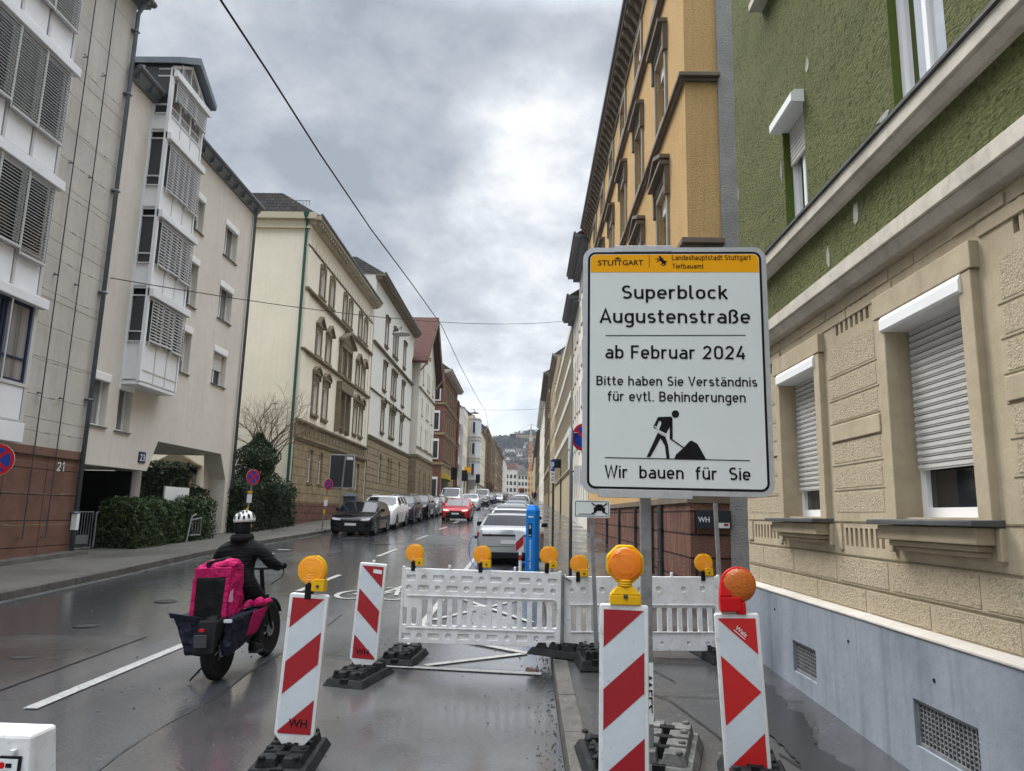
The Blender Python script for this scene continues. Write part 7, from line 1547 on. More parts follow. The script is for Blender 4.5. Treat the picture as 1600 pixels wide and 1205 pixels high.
b.hexa([(x0+.01, y0+.01, z1-.01), (x1-.01, y0+.01, z1-.01), (x1-.01, y1-.02, z1-.01), (x0+.01, y1-.02, z1-.01)], [(x0+.05, y0+.05, z1+.035), (x1-.14, y0+.04, z1+.02), (x1-.10, y1-.05, z1+.035), (x0+.06, y1-.06, z1+.06)])
b.hexa([(x1-.16, y0+.0, z1-.01), (x1+.01, y0+.01, z1-.01), (x1+.01, y1-.02, z1-.01), (x1-.13, y1-.04, z1-.01)], [(x1-.12, y0+.03, z1+.045), (x1-.02, y0+.03, z1+.05), (x1-.015, y1-.05, z1+.055), (x1-.10, y1-.07, z1+.045)])
slouch(b.build('folded_lid', m_pink, BG, local=True, fix=True), .05, 1)
b = MB(); b.hexa([(x0+.10, y0-.006, z1-.005), (x0+.135, y0-.006, z1-.005), (x1-.11, y1-.02, z1+.03), (x1-.15, y1-.02, z1+.03)], [(x0+.10, y0, z1+.045), (x0+.135, y0, z1+.045), (x1-.11, y1-.02, z1+.068), (x1-.15, y1-.02, z1+.068)]); b.build('straps', m_mesh, BG, local=True, bevel=.006)
b = MB(); P = [(.02, .70), (.035, .75), (.055, .79), (.07, .775), (.085, .80), (.095, .78), (.09, .74), (.10, .70), (.07, .68), (.04, .69)]
b.face([(x1+.003, y, z) for y, z in [(-.06+p[0]*1.2, p[1]-.03) for p in P]]); b.build('pale_emblem', mat('pale_pink_print', (.62, .25, .36), .6), BG, local=True)
# panniers
def pannier(label, sx, pts_top, pts_bot, extra=None):
    r = bike_root('pannier_bag', label, 'bag'); r['group'] = 'navy pannier bags on the delivery bicycle'
    b = MB(); b.hexa(pts_bot, pts_top); slouch(b.build('bag_body', m_navy, r, local=True, fix=True), .035, 1); return r
pl_ = pannier('left navy pannier bag with an open flared top on the delivery bicycle', -1, [(-.41, -.06, .55), (-.09, -.08, .51), (-.09, .40, .53), (-.36, .40, .57)], [(-.25, -.12, .22), (-.08, -.12, .22), (-.08, .30, .23), (-.25, .30, .23)])
b = MB(); b.hexa([(-.42, -.07, .54), (-.11, -.09, .50), (-.11, -.077, .50), (-.41, -.055, .54)], [(-.43, -.08, .585), (-.10, -.10, .54), (-.10, -.087, .54), (-.42, -.065, .585)]); b.box(-.22, -.10, .49, -.17, -.082, .505); b.build('flap', m_navy, pl_, local=True)
pr_ = pannier('right navy pannier bag with magenta cloth on top on the delivery bicycle', 1, [(.085, -.07, .52), (.16, -.06, .53), (.29, .44, .58), (.10, .46, .58)], [(.075, -.12, .21), (.145, -.10, .21), (.17, .32, .30), (.09, .34, .30)])
b = MB(); b.hexa([(.180, .16, .34), (.205, .30, .34), (.195, .30, .34), (.170, .16, .34)], [(.240, .18, .545), (.285, .36, .565), (.275, .36, .565), (.230, .18, .545)]); b.build('magenta_side', m_pink, pr_, local=True)
b = MB()
for (xa, ya, xb, yb, w, h) in ((.11, .16, .18, .30, .06, .04), (.15, .26, .25, .36, .07, .055), (.20, .34, .28, .44, .06, .04)):
    b.hexa([(xa, ya, .575), (xb, ya, .575), (xb+.03, yb, .60), (xa, yb, .60)], [(xa+.02, ya+.03, .60+h*.6), (xb-.01, ya+.02, .60+h), (xb, yb-.02, .61+h), (xa+.03, yb-.03, .60+h*.7)])
slouch(b.build('cloth', m_pink, pr_, local=True, fix=True), .04, 1, 3)
b = MB(); b.box(.09, -.095, .495, .16, -.075, .522); b.build('reflector_strip', m_refl, pr_, local=True)
# rider
RD = bike_root('person', 'rider in black jacket and white helmet seen from behind on the delivery bicycle', 'person')
def skin_fig(name, joints, edges, m, parent, lv=2):
    me = bpy.data.meshes.new(name); me.from_pydata([j[0] for j in joints], edges, []); me.materials.append(m)
    o = bpy.data.objects.new(name, me); COL.objects.link(o); o.parent = parent
    sk = o.modifiers.new('skin', 'SKIN'); sk.use_smooth_shade = True
    sv = me.skin_vertices[0].data if len(me.skin_vertices) else None
    if sv is None:
        bm = bmesh.new(); bm.from_mesh(me); bm.verts.layers.skin.verify(); bm.to_mesh(me); bm.free(); sv = me.skin_vertices[0].data
    for i, j in enumerate(joints): sv[i].radius = j[1] if isinstance(j[1], tuple) else (j[1], j[1]); sv[i].use_root = i == 0
    s = o.modifiers.new('sub', 'SUBSURF'); s.levels = lv; s.render_levels = lv
    return o
J = [((-.02, .40, .74), (.135, .115)), ((-.02, .41, .88), (.135, .105)), ((-.02, .43, 1.02), (.185, .12)), ((-.02, .445, 1.12), (.15, .095)), ((-.02, .45, 1.19), .055), ((-.02, .455, 1.24), .05),
     ((-.20, .44, 1.09), .075), ((-.29, .47, .95), .060), ((-.30, .61, .895), .044), ((.16, .44, 1.09), .075), ((.27, .46, .95), .060), ((.30, .61, .895), .044),
     ((-.10, .42, .72), .10), ((-.12, .68, .70), .075), ((-.13, .58, .48), .055), ((-.14, .53, .435), .045), ((.08, .42, .70), .10), ((.12, .62, .56), .075), ((.13, .47, .30), .052), ((.14, .42, .20), .043)]
E_ = [(0, 1), (1, 2), (2, 3), (3, 4), (4, 5), (3, 6), (6, 7), (7, 8), (3, 9), (9, 10), (10, 11), (0, 12), (12, 13), (13, 14), (14, 15), (0, 16), (16, 17), (17, 18), (18, 19)]
bo = skin_fig('body', J, E_, m_jacket, RD)
# head with face, ears
b = MB(); prof = []
cz, cy_ = 1.315, .475
rings = []
for k in range(13):
    t = math.pi*k/12; z = -math.cos(t); rr_ = math.sin(t)
    sx = .068*rr_*(1 if z > -.2 else 1-.25*(-.2-z)/.8); sy = .084*rr_
    rings.append([(-.02+sx*math.cos(2*math.pi*q/20), cy_+sy*math.sin(2*math.pi*q/20)+(.014 if z < -.3 and math.sin(2*math.pi*q/20) > .5 else 0)+(.016 if abs(z+.15) < .2 and math.sin(2*math.pi*q/20) > .97 else 0), cz+.102*z) for q in range(20)])
vs = [[b.vert(p) for p in rg] for rg in rings]
for a, c in zip(vs, vs[1:]):
    for q in range(20): b.f.append([a[q], a[(q+1) % 20], c[(q+1) % 20], c[q]]); b.m.append(0)
hd = b.build('head', m_skin, RD, local=True, smooth=True)
b = MB()
for sx in (-1, 1): b.lathe([(.004, -.012), (.020, -.006), (.022, .004), (.008, .010)], (-.02+sx*.07, cy_-.005, cz-.01), (sx, 0, .0), 10)
b.build('ears', m_skin, RD, local=True, smooth=True)
b = MB()
for sx in (-1, 1): b.lathe([(.001, -.006), (.011, 0), (.001, .006)], (-.02+sx*.028, cy_+.079, cz+.005), (0, 1, 0), 8)
b.box(-.042, cy_+.078, cz-.052, .002, cy_+.088, cz-.046); b.build('eyes_and_mouth', m_black, RD, local=True)
b = MB(); b.lathe([(.058, 1.215), (.073, 1.25), (.078, 1.30), (.072, 1.34), (.03, 1.36)], (-.02, cy_-.022, 0), n=18); b.build('hair', m_black, RD, local=True, smooth=True)
b = MB(); b.lathe([(.05, 1.13), (.105, 1.165), (.112, 1.20), (.095, 1.235), (.082, 1.235)], (-.02, .44, 0), n=20); b.build('hood_collar', m_jacket, RD, local=True, smooth=True)
# helmet: shell with vents as black recessed ovals
b = MB(); HC = Vector((-.02, cy_, cz+.045)); rings = []
for k in range(9):
    t = R(-8+98*k/8); z = math.sin(t); rr_ = math.cos(t); rings.append([b.vert((HC.x+.098*rr_*math.cos(2*math.pi*q/28), HC.y+.122*rr_*math.sin(2*math.pi*q/28)+.006, HC.z+.098*z)) for q in range(28)])
for a, c in zip(rings, rings[1:]):
    for q in range(28): b.f.append([a[q], a[(q+1) % 28], c[(q+1) % 28], c[q]]); b.m.append(0)
b.f.append(rings[-1]); b.m.append(0); b.f.append(rings[0][::-1]); b.m.append(0)
he = b.build('helmet', m_helm, RD, local=True, smooth=True)
b = MB()
for az, el0, el1, w in ((-90, 8, 44, .15), (-62, 6, 30, .12), (-118, 6, 30, .12), (-70, 38, 66, .12), (-110, 38, 66, .12), (-35, 10, 40, .13), (-145, 10, 40, .13), (0, 10, 44, .13), (180, 10, 44, .13), (-90, 54, 80, .16), (40, 12, 44, .13), (140, 12, 44, .13), (90, 12, 50, .14), (-40, 48, 70, .13), (-140, 48, 70, .13)):
    P = []
    for k in range(14):
        q = 2*math.pi*k/14; el = R((el0+el1)/2+(el1-el0)/2*math.sin(q)); a = R(az)+w*math.cos(q)/max(.35, math.cos(el))*.9
        P.append((HC.x+.0995*math.cos(el)*math.cos(a), HC.y+.1235*math.cos(el)*math.sin(a)+.006, HC.z+.0995*math.sin(el)))
    c = Vector((0, 0, 0))
    for p in P: c += Vector(p)
    c = c/14; d = (c-HC).normalized(); b.face([tuple(Vector(p)+d*.003) for p in P])
b.build('vents', m_black, he, local=True)
# gloved hands with five fingers closed on the grips
for sx in (-1, 1):
    w = Vector((sx*.30, .61, .895)); gp = Vector((sx*.290, .668, .888))
    Jh = [(tuple(w), .026), (tuple(gp+Vector((0, -.02, .030))), (.032, .020)), (tuple(gp+Vector((0, .006, .034))), (.034, .016))]; Eh = [(0, 1), (1, 2)]
    for k, (o_, ln) in enumerate(((-.030, .9), (-.010, 1.0), (.010, .96), (.029, .8))):
        i = len(Jh); base = gp+Vector((sx*o_*.8, .012-o_*sx*0, .030)); Jh += [(tuple(base), .0095), (tuple(base+Vector((0, .020*ln, -.010))), .009), (tuple(base+Vector((0, .016*ln, -.034*ln))), .0085), (tuple(base+Vector((0, -.004, -.042*ln))), .0075)]
        Eh += [(2, i), (i, i+1), (i+1, i+2), (i+2, i+3)]
    i = len(Jh); Jh += [(tuple(gp+Vector((-sx*.034, -.012, .016))), .0105), (tuple(gp+Vector((-sx*.040, .008, -.006))), .0095), (tuple(gp+Vector((-sx*.034, .020, -.020))), .008)]; Eh += [(1, i), (i, i+1), (i+1, i+2)]
    skin_fig('hand', Jh, Eh, m_mesh, RD, 1)
b = MB()
for (x, y, z) in ((-.145, .52, .416), (.145, .41, .170)): b.hexa([(x-.04, y-.08, z), (x+.04, y-.08, z), (x+.042, y+.12, z), (x-.042, y+.12, z)], [(x-.034, y-.075, z+.085), (x+.034, y-.075, z+.085), (x+.034, y+.06, z+.045), (x-.034, y+.06, z+.045)])
b.build('shoes', m_black, RD, local=True, bevel=.015)

# ================================================================== PLANTS
m_leafd = mat('dark_ivy_leaves', (.016, .034, .012), .6, var=(4, .8, (.034, .058, .017)), var2=(30, .4, (.006, .013, .006)), spec=.2)
m_leafh = mat('laurel_hedge_leaves', (.026, .052, .015), .55, var=(4, .8, (.055, .09, .022)), var2=(30, .4, (.007, .015, .006)), spec=.22)
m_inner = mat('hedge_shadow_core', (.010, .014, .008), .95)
m_bark = mat('brown_bark', (.075, .058, .042), .9, bump=(40, .6))
m_barkl = mat('pale_twigs', (.13, .085, .055), .9)
def leaf(b, p, s, rnd_, n=None):
    a = Vector((rnd_.gauss(0, 1), rnd_.gauss(0, 1), rnd_.gauss(0, 1))).normalized()
    if n is not None: a = (a*.75+n).normalized()
    u = a.cross(Vector((rnd_.gauss(0, 1), rnd_.gauss(0, 1), rnd_.gauss(0, 1)))).normalized(); w = a.cross(u); l = s*rnd_.uniform(.7, 1.25)
    b.face([p-u*l*.5, p+w*l*.28+a*l*.05, p+u*l*.5, p-w*l*.28+a*l*.05])
def hedge(name, label, cat, boxes, n, m, s=.07, seed=1, zfun=None):
    r_ = random.Random(seed); x0, x1, y0, y1, z0, z1 = boxes[0]
    r = thing(name, label, cat, ((x0+x1)/2, (y0+y1)/2, z0)); b = MB()
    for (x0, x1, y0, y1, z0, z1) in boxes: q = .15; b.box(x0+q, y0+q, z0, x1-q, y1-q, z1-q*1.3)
    b.build('branches', m_inner, r)  # plain dark box coloured as the shade behind the leaves, no branches modelled
    b = MB(); tot = sum((B[1]-B[0])*(B[5]-B[4])*2+(B[3]-B[2])*(B[5]-B[4])*2+(B[1]-B[0])*(B[3]-B[2]) for B in boxes)
    for (x0, x1, y0, y1, z0, z1) in boxes:
        fs = [((x0, x0), (y0, y1), (z0, z1), (-1, 0, 0)), ((x1, x1), (y0, y1), (z0, z1), (1, 0, 0)), ((x0, x1), (y0, y0), (z0, z1), (0, -1, 0)), ((x0, x1), (y1, y1), (z0, z1), (0, 1, 0)), ((x0, x1), (y0, y1), (z1, z1), (0, 0, 1))]
        for X_, Y_, Z_, nn in fs:
            dims = [max(X_[1]-X_[0], .001), max(Y_[1]-Y_[0], .001), max(Z_[1]-Z_[0], .001)]
            ar = (dims[0] if nn[0] == 0 else 1)*(dims[1] if nn[1] == 0 else 1)*(dims[2] if nn[2] == 0 else 1); cnt = int(n*ar/tot)
            nv = Vector(nn)
            for _ in range(cnt):
                p = Vector((r_.uniform(*X_), r_.uniform(*Y_), r_.uniform(*Z_)))
                bump = .07*math.sin(p.x*5+p.z*4)+.06*math.sin(p.y*4.3+p.z*3.1+1)+.05*math.sin(p.z*9+p.y*7)
                k_ = min(1, (p.z-z0)/(.3))*.06
                # round the top edges
                e = max(0, p.z-(z1-.18))/.18
                c = Vector(((x0+x1)/2, (y0+y1)/2, p.z)); d = (c-p); d.z = 0
                if nn[2] == 0 and d.length > .01: p = p+d.normalized()*e*e*.14
                if nn[2]: 
                    ed = min(p.x-x0, x1-p.x, p.y-y0, y1-p.y); p.z -= .14*max(0, 1-ed/.22)**2
                p = p+nv*(bump*.55+r_.uniform(-.10, .05)); leaf(b, p, s*r_.choice((.6, .8, 1, 1, 1.3)), r_, nv*.7)
    b.build('leaves', m, r); return r
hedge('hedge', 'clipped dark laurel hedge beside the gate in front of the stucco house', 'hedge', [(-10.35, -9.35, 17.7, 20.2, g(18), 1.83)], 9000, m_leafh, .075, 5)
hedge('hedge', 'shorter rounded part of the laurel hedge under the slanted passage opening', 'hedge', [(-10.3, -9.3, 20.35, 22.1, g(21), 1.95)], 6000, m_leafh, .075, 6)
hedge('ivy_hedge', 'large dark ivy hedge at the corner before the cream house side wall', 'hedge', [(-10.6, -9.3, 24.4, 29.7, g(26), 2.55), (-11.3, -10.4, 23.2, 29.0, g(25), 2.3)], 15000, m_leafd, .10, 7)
IV = thing('evergreen_shrub', 'tall dark ivy covered shrub rising over the ivy hedge against the cream wall', 'shrub', (-9.95, 26.8, g(26)))
b = MB(); b.tube([(-9.95, 26.8, .7), (-9.95, 26.8, 2.4), (-9.95, 26.8, 4.1)], [.12, .09, .04], 8); b.build('trunk', m_bark, IV)
b = MB(); r_ = random.Random(9)
for _ in range(11000):
    z = r_.uniform(1.8, 4.45); f = (z-1.8)/2.65; rad = (.95*(1-f**2.2)+.12)*r_.uniform(.55, 1.05)*(1+.25*math.sin(z*5+2)); a = r_.uniform(0, 2*math.pi); rad *= 1+.22*math.sin(3*a+z*3)
    p = Vector((-9.95+rad*math.cos(a), 26.8+rad*math.sin(a), z)); leaf(b, p, .10, r_, Vector((math.cos(a), math.sin(a), .4))*.6)
b.build('crown', m_leafd, IV)
hedge('ivy_hedge', 'dark ivy under the passage of the stucco house left of the portal', 'hedge', [(-15.2, -12.6, 26.6, 27.6, g(26), 3.3)], 4000, m_leafd, .12, 12)
# bare tree
BT = thing('bare_tree', 'bare winter tree with fine branches against the cream side wall', 'tree', (-10.15, 28.2, g(28)))
b = MB(); tw = MB(); r_ = random.Random(21)
def grow(p, d, l, rad, lev):
    q = p+d*l*.5+Vector((r_.gauss(0, .03), r_.gauss(0, .03), 0))*l; e_ = p+d*l+Vector((r_.gauss(0, .05), r_.gauss(0, .05), r_.gauss(0, .03)))*l
    (b if lev < 2 else tw).tube([p, q, e_], [rad, rad*.8, rad*.6], 6 if lev < 2 else 3, cap=False)
    if lev == 5: return
    for k in range(r_.choice((2, 3, 3)) if lev else 6):
        a = r_.uniform(0, 2*math.pi); sp = r_.uniform(.35, .85) if lev else r_.uniform(.2, .9)
        u = d.orthogonal().normalized(); u.rotate(Matrix.Rotation(a, 3, d)); nd_ = (d+u*sp+Vector((0, 0, .06))).normalized()
        grow(e_ if k < 2 else q, nd_, l*r_.uniform(.55, .8), rad*.58, lev+1)
b.tube([(-10.15, 28.2, g(28)), (-10.12, 28.18, 2.2), (-10.15, 28.2, 4.1)], [.09, .07, .055], 8)
for k in range(17):
    a = 2.4*k; grow(Vector((-10.15, 28.2, 3.2+.055*k)), Vector((math.cos(a)*.75, math.sin(a)*.75, .9)).normalized(), 1.05, .028, 1)
b.build('trunk', m_bark, BT); tw.build('twigs', m_barkl, BT)
# gate and board
GT = thing('gate', 'grey tubular steel gate between house 21 and the laurel hedge', 'gate', (-10.3, 17.0, g(17)))
def tub(b, P, r=.022): b.tube(P, r, 6)
b = MB(); zb, zt = g(17)+.16, 1.53
tub(b, [(-10.30, 16.5, zb), (-10.3, 16.5, zt), (-10.3, 17.45, zt), (-10.3, 17.45, zb), (-10.3, 16.5, zb)]); b.build('gate_frame', m_steel, GT)
b = MB()
for k in range(8): y = 16.5+.95*(k+1)/9; tub(b, [(-10.3, y, zb), (-10.3, y, zt)], .009)
b.build('gate_bars', m_steel, GT); b = MB(); b.box(-10.32, 16.72, .80, -10.29, 17.35, 1.0); b.build('kick_plate', m_steel, GT)
b = MB(); tub(b, [(-10.28, 17.55, zb), (-10.28, 17.55, zt-.02), (-10.28, 17.62, zt)]); b.build('gate_post', m_steel, GT); b = MB(); b.box(-10.27, 16.52, 1.35, -10.25, 16.66, 1.52); b.build('yellow_notice', m_yel, GT); b = MB(); b.box(-9.9, 15.97, 1.15, -9.78, 16.07, 1.5); 
tag(b.build('paper_notice', m_signw), 'white paper notice fixed to the grey downpipe of house 21', 'notice')
r = thing('railing', 'short grey tubular railing half hidden by the laurel hedges', 'railing', (-9.25, 20.6, g(20.6)))
b = MB(); tub(b, [(-9.22, 20.1, g(20)+.12), (-9.22, 20.3, 1.45), (-9.22, 20.55, 1.5)]); tub(b, [(-9.22, 20.25, g(20)+.3), (-9.22, 20.9, g(20)+.3), (-9.22, 20.9, 1.4), (-9.22, 20.3, 1.35)]); b.build('rail', m_steel, r)
for k in range(3): b = MB(); tub(b, [(-9.22, 20.4+k*.17, g(20)+.3), (-9.22, 20.4+k*.17, 1.36)], .008); b.build('bar', m_steel, r)
r = thing('white_board', 'blank white board on posts behind the laurel hedge', 'board', (-9.85, 20.6, g(20)))
b = MB(); b.box(-9.86, 19.88, 1.8, -9.83, 21.3, 2.24); b.build('board', m_signw, r); b = MB(); tub(b, [(-9.88, 19.9, .7), (-9.88, 19.9, 2.26)], .02); tub(b, [(-9.88, 21.28, .7), (-9.88, 21.28, 2.26)], .02); b.build('posts', m_steel, r)
tag(hedge('shrub', 'yellow green bush by the side street before the pale oriel corner', 'bush', [(-8.6, -7.2, 79.5, 81.5, g(80), g(80)+1.9)], 900, mat('yellow_green_leaves', (.10, .12, .02), .6), .28, 31))

# ================================================================== HILL, ITS HOUSES, FAR STREET END, CRANE
def hz(x, y):
    f = max(0, min(1, (y-430)/330)); t = f*f*(3-2*f)
    return g(420)+t*(54+.012*x*0+7*math.sin(x*.021+1.2)+4*math.sin(x*.06+.4)+3*math.sin(y*.03))+max(0, -x-60)*.02*t
m_hill = mat('winter_hillside', (.045, .048, .036), .95, var=(.03, .7, (.075, .070, .055)), bump=(.6, .8, 4, 0, 1.0))
b = MB(); nx, ny = 60, 30; ids = [[b.vert((-420+14*i, 425+22*j, hz(-420+14*i, 425+22*j)-.5*(j == 0))) for i in range(nx+1)] for j in range(ny+1)]
for j in range(ny):
    for i in range(nx): b.f.append([ids[j][i], ids[j][i+1], ids[j+1][i+1], ids[j+1][i]]); b.m.append(0)
struct('hill', b, m_hill, smooth=True)
m_wood1 = mat('bare_woodland', (.060, .052, .045), .95, var=(.08, .8, (.035, .034, .028)))
m_wood2 = mat('evergreen_woodland', (.022, .042, .022), .95, var=(.1, .7, (.014, .022, .016)))
def crown_mesh(seed, m, rx, rz, s, n, nm='crown'):
    r_ = random.Random(seed); b = MB()
    for _ in range(n):
        a = r_.uniform(0, 2*math.pi); ph = math.acos(r_.uniform(-.5, 1)); q = r_.uniform(.5, 1.05)*(1+.22*math.sin(3*a+seed)+.2*math.sin(5*ph+seed))
        p = Vector((rx*q*math.sin(ph)*math.cos(a), rx*q*math.sin(ph)*math.sin(a), rz*.55+rz*.5*q*math.cos(ph)))
        leaf(b, p, s, r_)
    return b.mesh(nm, m)
cms = [crown_mesh(1, m_wood1, 4.2, 9, 1.3, 420), crown_mesh(2, m_wood1, 5, 10, 1.4, 420), crown_mesh(3, m_wood2, 3.6, 11, 1.5, 420), crown_mesh(4, m_wood2, 4.4, 9, 1.5, 420)]
tb = MB(); tb.tube([(0, 0, -.5), (0, 0, 4)], [.35, .2], 6); trm = tb.mesh('trunk', m_bark)
r_ = random.Random(77)
# the wood on the hill reads as one mass
big = MB()
def put_mass(me, loc, sc_): 
    base = len(big.v); a = r_.uniform(0, 6.28); ca, sa = math.cos(a), math.sin(a)
    for v in me.vertices: x, y, z = v.co*sc_; big.v.append((loc[0]+x*ca-y*sa, loc[1]+x*sa+y*ca, loc[2]+z))
    mi = 0 if me in cms[:2] else 1
    for p in me.polygons: big.f.append([base+i for i in p.vertices]); big.m.append(mi)
for k in range(420):
    y = r_.uniform(560, 820); x = r_.uniform(-75, 60)+ (y-600)*-.01
    if y < 640 and r_.random() < .55: continue
    ev = math.sin(x*.05+y*.02)+r_.gauss(0, .6) > .35
    put_mass(r_.choice(cms[2:] if ev else cms[:2]), (x, y, hz(x, y)-1), r_.uniform(.7, 1.25))
o = big.build('hill_woodland', [m_wood1, m_wood2]); tag(o, 'bare and evergreen trees covering the hill behind the crane', 'woodland', kind='stuff')
hh = [(-27, 600, 11, 7, 'white'), (-20, 575, 9, 9, 'glass'), (-11, 590, 12, 8, 'white'), (-30, 640, 9, 6, 'yel'), (-16, 640, 10, 5, 'white'), (-23, 665, 9, 5, 'grey'), (-6, 615, 8, 6, 'white'), (3, 600, 9, 7, 'grey'), (9, 560, 8, 7, 'white'), (-34, 560, 9, 8, 'red'), (-26, 530, 9, 9, 'red'), (-15, 520, 9, 8, 'white'), (-5, 530, 8, 8, 'tan'), (4, 525, 9, 8, 'white'), (12, 530, 9, 9, 'tan'), (16, 590, 8, 7, 'white'), (-38, 610, 8, 6, 'grey'), (-10, 555, 8, 6, 'red'), (-33, 585, 7, 5, 'white'), (-13, 612, 7, 5, 'yel'), (-19, 600, 6, 5, 'red'), (0, 640, 7, 5, 'white'), (7, 625, 7, 5, 'tan'), (-21, 548, 7, 6, 'white'), (-2, 575, 6, 5, 'red'), (10, 655, 7, 5, 'grey')]
wm = {'white': m_whr, 'glass': mat('grey_glass_facade', (.25, .30, .34), .3), 'yel': mat('pale_yellow_render', (.5, .46, .24), .8), 'grey': m_offw2, 'red': m_offw, 'tan': m_beige2}
words = {'white': 'white', 'glass': 'grey glass fronted', 'yel': 'pale yellow', 'grey': 'grey', 'red': 'red roofed', 'tan': 'tan'}
pos = ['low on the hill at left', 'mid slope left of the crane', 'mid slope beside the crane mast', 'high on the left slope', 'below the bare wood', 'highest under the tree line', 'close left of the crane mast', 'right of the crane mast', 'at the right foot of the hill', 'lowest left of the hill', 'at the foot of the hill behind the white end house', 'at the foot of the hill in the middle', 'just under the crane mast', 'at the foot right of the crane', 'partly behind the right row', 'high right behind the right row', 'far left behind the row', 'small at mid slope', 'left of the glass fronted one', 'above the middle of the slope', 'small beside the glass fronted one', 'high under the woods beside the crane', 'behind the crane mast', 'low between the end houses and the slope', 'small just left of the crane mast', 'highest at right of the crane mast']
for i, (x, y, w, h, c) in enumerate(hh):
    z = hz(x, y)-1; r = thing('hillside_house', words[c]+' hillside house '+pos[i], 'house', (x, y, z), group='small houses on the hillside')
    b = MB(); b.box(x-w/2, y-4, z, x+w/2, y+5, z+h); b.build('wall', wm[c], r)
    b = MB(); 
    if c == 'red' or i % 3 == 0: b.hexa([(x-w/2-.4, y-4.5, z+h), (x+w/2+.4, y-4.5, z+h), (x+w/2+.4, y+5.4, z+h), (x-w/2-.4, y+5.4, z+h)], [(x-w/2+1.5, y, z+h+3.5), (x+w/2-1.5, y, z+h+3.5), (x+w/2-1.5, y+1, z+h+3.5), (x-w/2+1.5, y+1, z+h+3.5)])
    else: b.box(x-w/2-.4, y-4.5, z+h, x+w/2+.4, y+5.4, z+h+.5)
    b.build('roof', m_tile if c == 'red' else m_slate if i % 3 == 0 else m_gutter, r)
    n = int(w/2.6); b = MB()
    for fl in range(max(1, int(h/3))):
        for k in range(n): u = x-w/2+w*(k+.5)/n; b = MB(); b.box(u-.7, y-4.06, z+1+fl*3, u+.7, y-3.98, z+2.6+fl*3); b.build('window', m_glass, r)
# houses closing the end of the street
ends = [(-7.5, 352, 5.5, 12, m_offw, 'cream'), (-2, 372, 5, 10, m_whr, 'white'), (3, 388, 5.5, 12.5, mat('straw_render', (.5, .42, .24), .85), 'straw coloured'), (9, 372, 6, 13, m_beige2, 'tan'), (-15, 365, 7, 17, m_offw2, 'grey'), (16, 350, 8, 18, m_brownst, 'brown')]
for i, (x, y, w, h, m, cw) in enumerate(ends):
    z = g(y); r = thing('end_house', cw+' house closing the far end of the street'+[' left of the red roof', ' in the middle', ' under the crane mast', ' at right', ' behind the left row', ' behind the right row'][i], 'house', (x, y, z))
    b = MB(); b.box(x-w/2, y, z-1, x+w/2, y+10, z+h); b.build('wall', m, r); b = MB(); b.hexa([(x-w/2-.3, y-.4, z+h), (x+w/2+.3, y-.4, z+h), (x+w/2+.3, y+10, z+h), (x-w/2-.3, y+10, z+h)], [(x-w/2+1, y+3.5, z+h+3), (x+w/2-1, y+3.5, z+h+3), (x+w/2-1, y+6, z+h+3), (x-w/2+1, y+6, z+h+3)]); b.build('roof', m_tile if i % 2 == 0 else m_slate, r)
    for fl in range(int(h/3.2)):
        for k in range(3): u = x-w/2+w*(k+.5)/3; b = MB(); b.box(u-.55, y-.06, z+1.2+fl*3.2, u+.55, y+.02, z+3+fl*3.2); b.build('window', m_glass, r)
# tower crane
CRN = thing('tower_crane', 'orange lattice tower crane rising above the end of the street', 'crane', (1.6, 350, g(350)))
m_crane = mat('crane_orange', (.68, .30, .06), .6, var=(.8, .5, (.40, .16, .03))); m_crane2 = mat('crane_grey', (.34, .27, .20), .6)
def lattice(b, a, c, w, n, rad, up=Vector((0, 1, 0))):
    a, c = Vector(a), Vector(c); d = (c-a).normalized(); u = d.cross(up).normalized(); v = d.cross(u); cs = [(u+v)*w/2, (u-v)*w/2, (-u-v)*w/2, (-u+v)*w/2]
    for q in cs: b.tube([a+q, c+q], rad, 4)
    for k in range(n):
        p0 = a.lerp(c, k/n); p1 = a.lerp(c, (k+1)/n)
        for i in range(4): b.tube([p0+cs[i], p1+cs[(i+1) % 4]], rad*.7, 3); b.tube([p1+cs[i], p1+cs[(i+1) % 4]], rad*.6, 3)
b = MB(); lattice(b, (1.6, 350, 5), (1.6, 350, 36.5), 1.4, 20, .10); b.build('mast', m_crane, CRN)
b = MB(); lattice(b, (1.6, 350, 38.6), (-7.6, 350, 39.0), .9, 8, .13, Vector((0, 0, 1))); b.build('counter_jib', m_crane2, CRN); b = MB(); lattice(b, (1.6, 350, 38.6), (30, 362, 39.2), .9, 20, .13, Vector((0, 0, 1))); b.build('jib', m_crane2, CRN)
b = MB(); b.box(-8.6, 349.4, 37.4, -5.6, 350.6, 39.9); b.box(-4.6, 349.5, 36.2, -3.9, 350.5, 38.4); b.build('counterweight', m_dsteel, CRN)
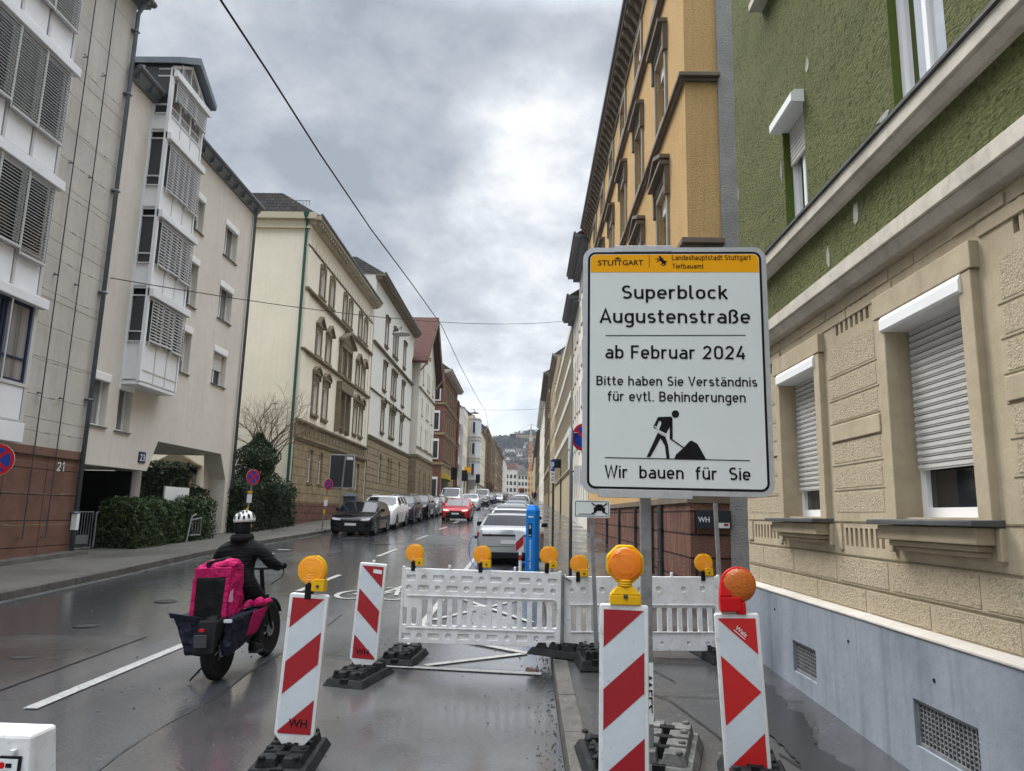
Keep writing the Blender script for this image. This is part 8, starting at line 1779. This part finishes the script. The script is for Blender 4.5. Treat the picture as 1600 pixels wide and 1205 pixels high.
b = MB(); b.hexa([(.9, 349.3, 38.4), (2.3, 349.3, 38.4), (2.3, 350.7, 38.4), (.9, 350.7, 38.4)], [(1.5, 349.9, 45), (1.7, 349.9, 45), (1.7, 350.1, 45), (1.5, 350.1, 45)]); b.build('tower_head', m_crane2, CRN); b = MB(); b.tube([(1.6, 350, 45), (-7, 350, 39.3)], .06, 4); b.tube([(1.6, 350, 45), (16, 356, 39.6)], .06, 4); b.build('tie_bars', m_dsteel, CRN)
b = MB(); b.box(.7, 349.2, 36.6, 2.5, 350.8, 38.3); b.build('slewing_ring', m_band, CRN)
# people on the far right pavement
for i, (x, y, m) in enumerate(((1.3, 118, m_jacket), (1.6, 126, m_navy), (1.2, 140, m_jacket))):
    r = thing('person', ['distant pedestrian in dark coat, nearest on the far right pavement', 'distant pedestrian in navy coat on the far right pavement', 'farthest dark pedestrian on the right pavement'][i], 'person', (x, y, gs(x, y)))
    J2 = [((0, 0, .78), (.14, .10)), ((0, 0, 1.0), (.13, .10)), ((0, 0, 1.22), (.17, .10)), ((0, 0, 1.34), .06), ((0, .01, 1.47), (.085, .10)), ((0, 0, 1.54), .06), ((.2, 0, 1.22), .06), ((.24, .02, .96), .05), ((.23, -.08, .74), .04), ((-.2, 0, 1.22), .06), ((-.24, .0, .96), .05), ((-.23, .1, .74), .04), ((.08, 0, .7), .09), ((.09, -.06, .4), .065), ((.09, .08, .05), .05), ((-.08, 0, .7), .09), ((-.09, .1, .4), .065), ((-.09, .02, .05), .05)]
    E2 = [(0, 1), (1, 2), (2, 3), (3, 4), (4, 5), (2, 6), (6, 7), (7, 8), (2, 9), (9, 10), (10, 11), (0, 12), (12, 13), (13, 14), (0, 15), (15, 16), (16, 17)]
    skin_fig('body', J2, E2, m, r, 1)
# ================================================================== AIR
if True:
    b = MB(); b.box(-480, -55, -4, 480, 1150, 140)
    m_air = bpy.data.materials.new('damp_air'); m_air.use_nodes = True; _t = m_air.node_tree; _t.nodes.clear()
    _o = _t.nodes.new('ShaderNodeOutputMaterial'); _v = _t.nodes.new('ShaderNodeVolumePrincipled'); _v.inputs['Color'].default_value = (.80, .87, .97, 1); _v.inputs['Density'].default_value = .0002; _v.inputs['Anisotropy'].default_value = .2
    _t.links.new(_v.outputs[0], _o.inputs['Volume']); tag(b.build('haze', m_air), kind='stuff')
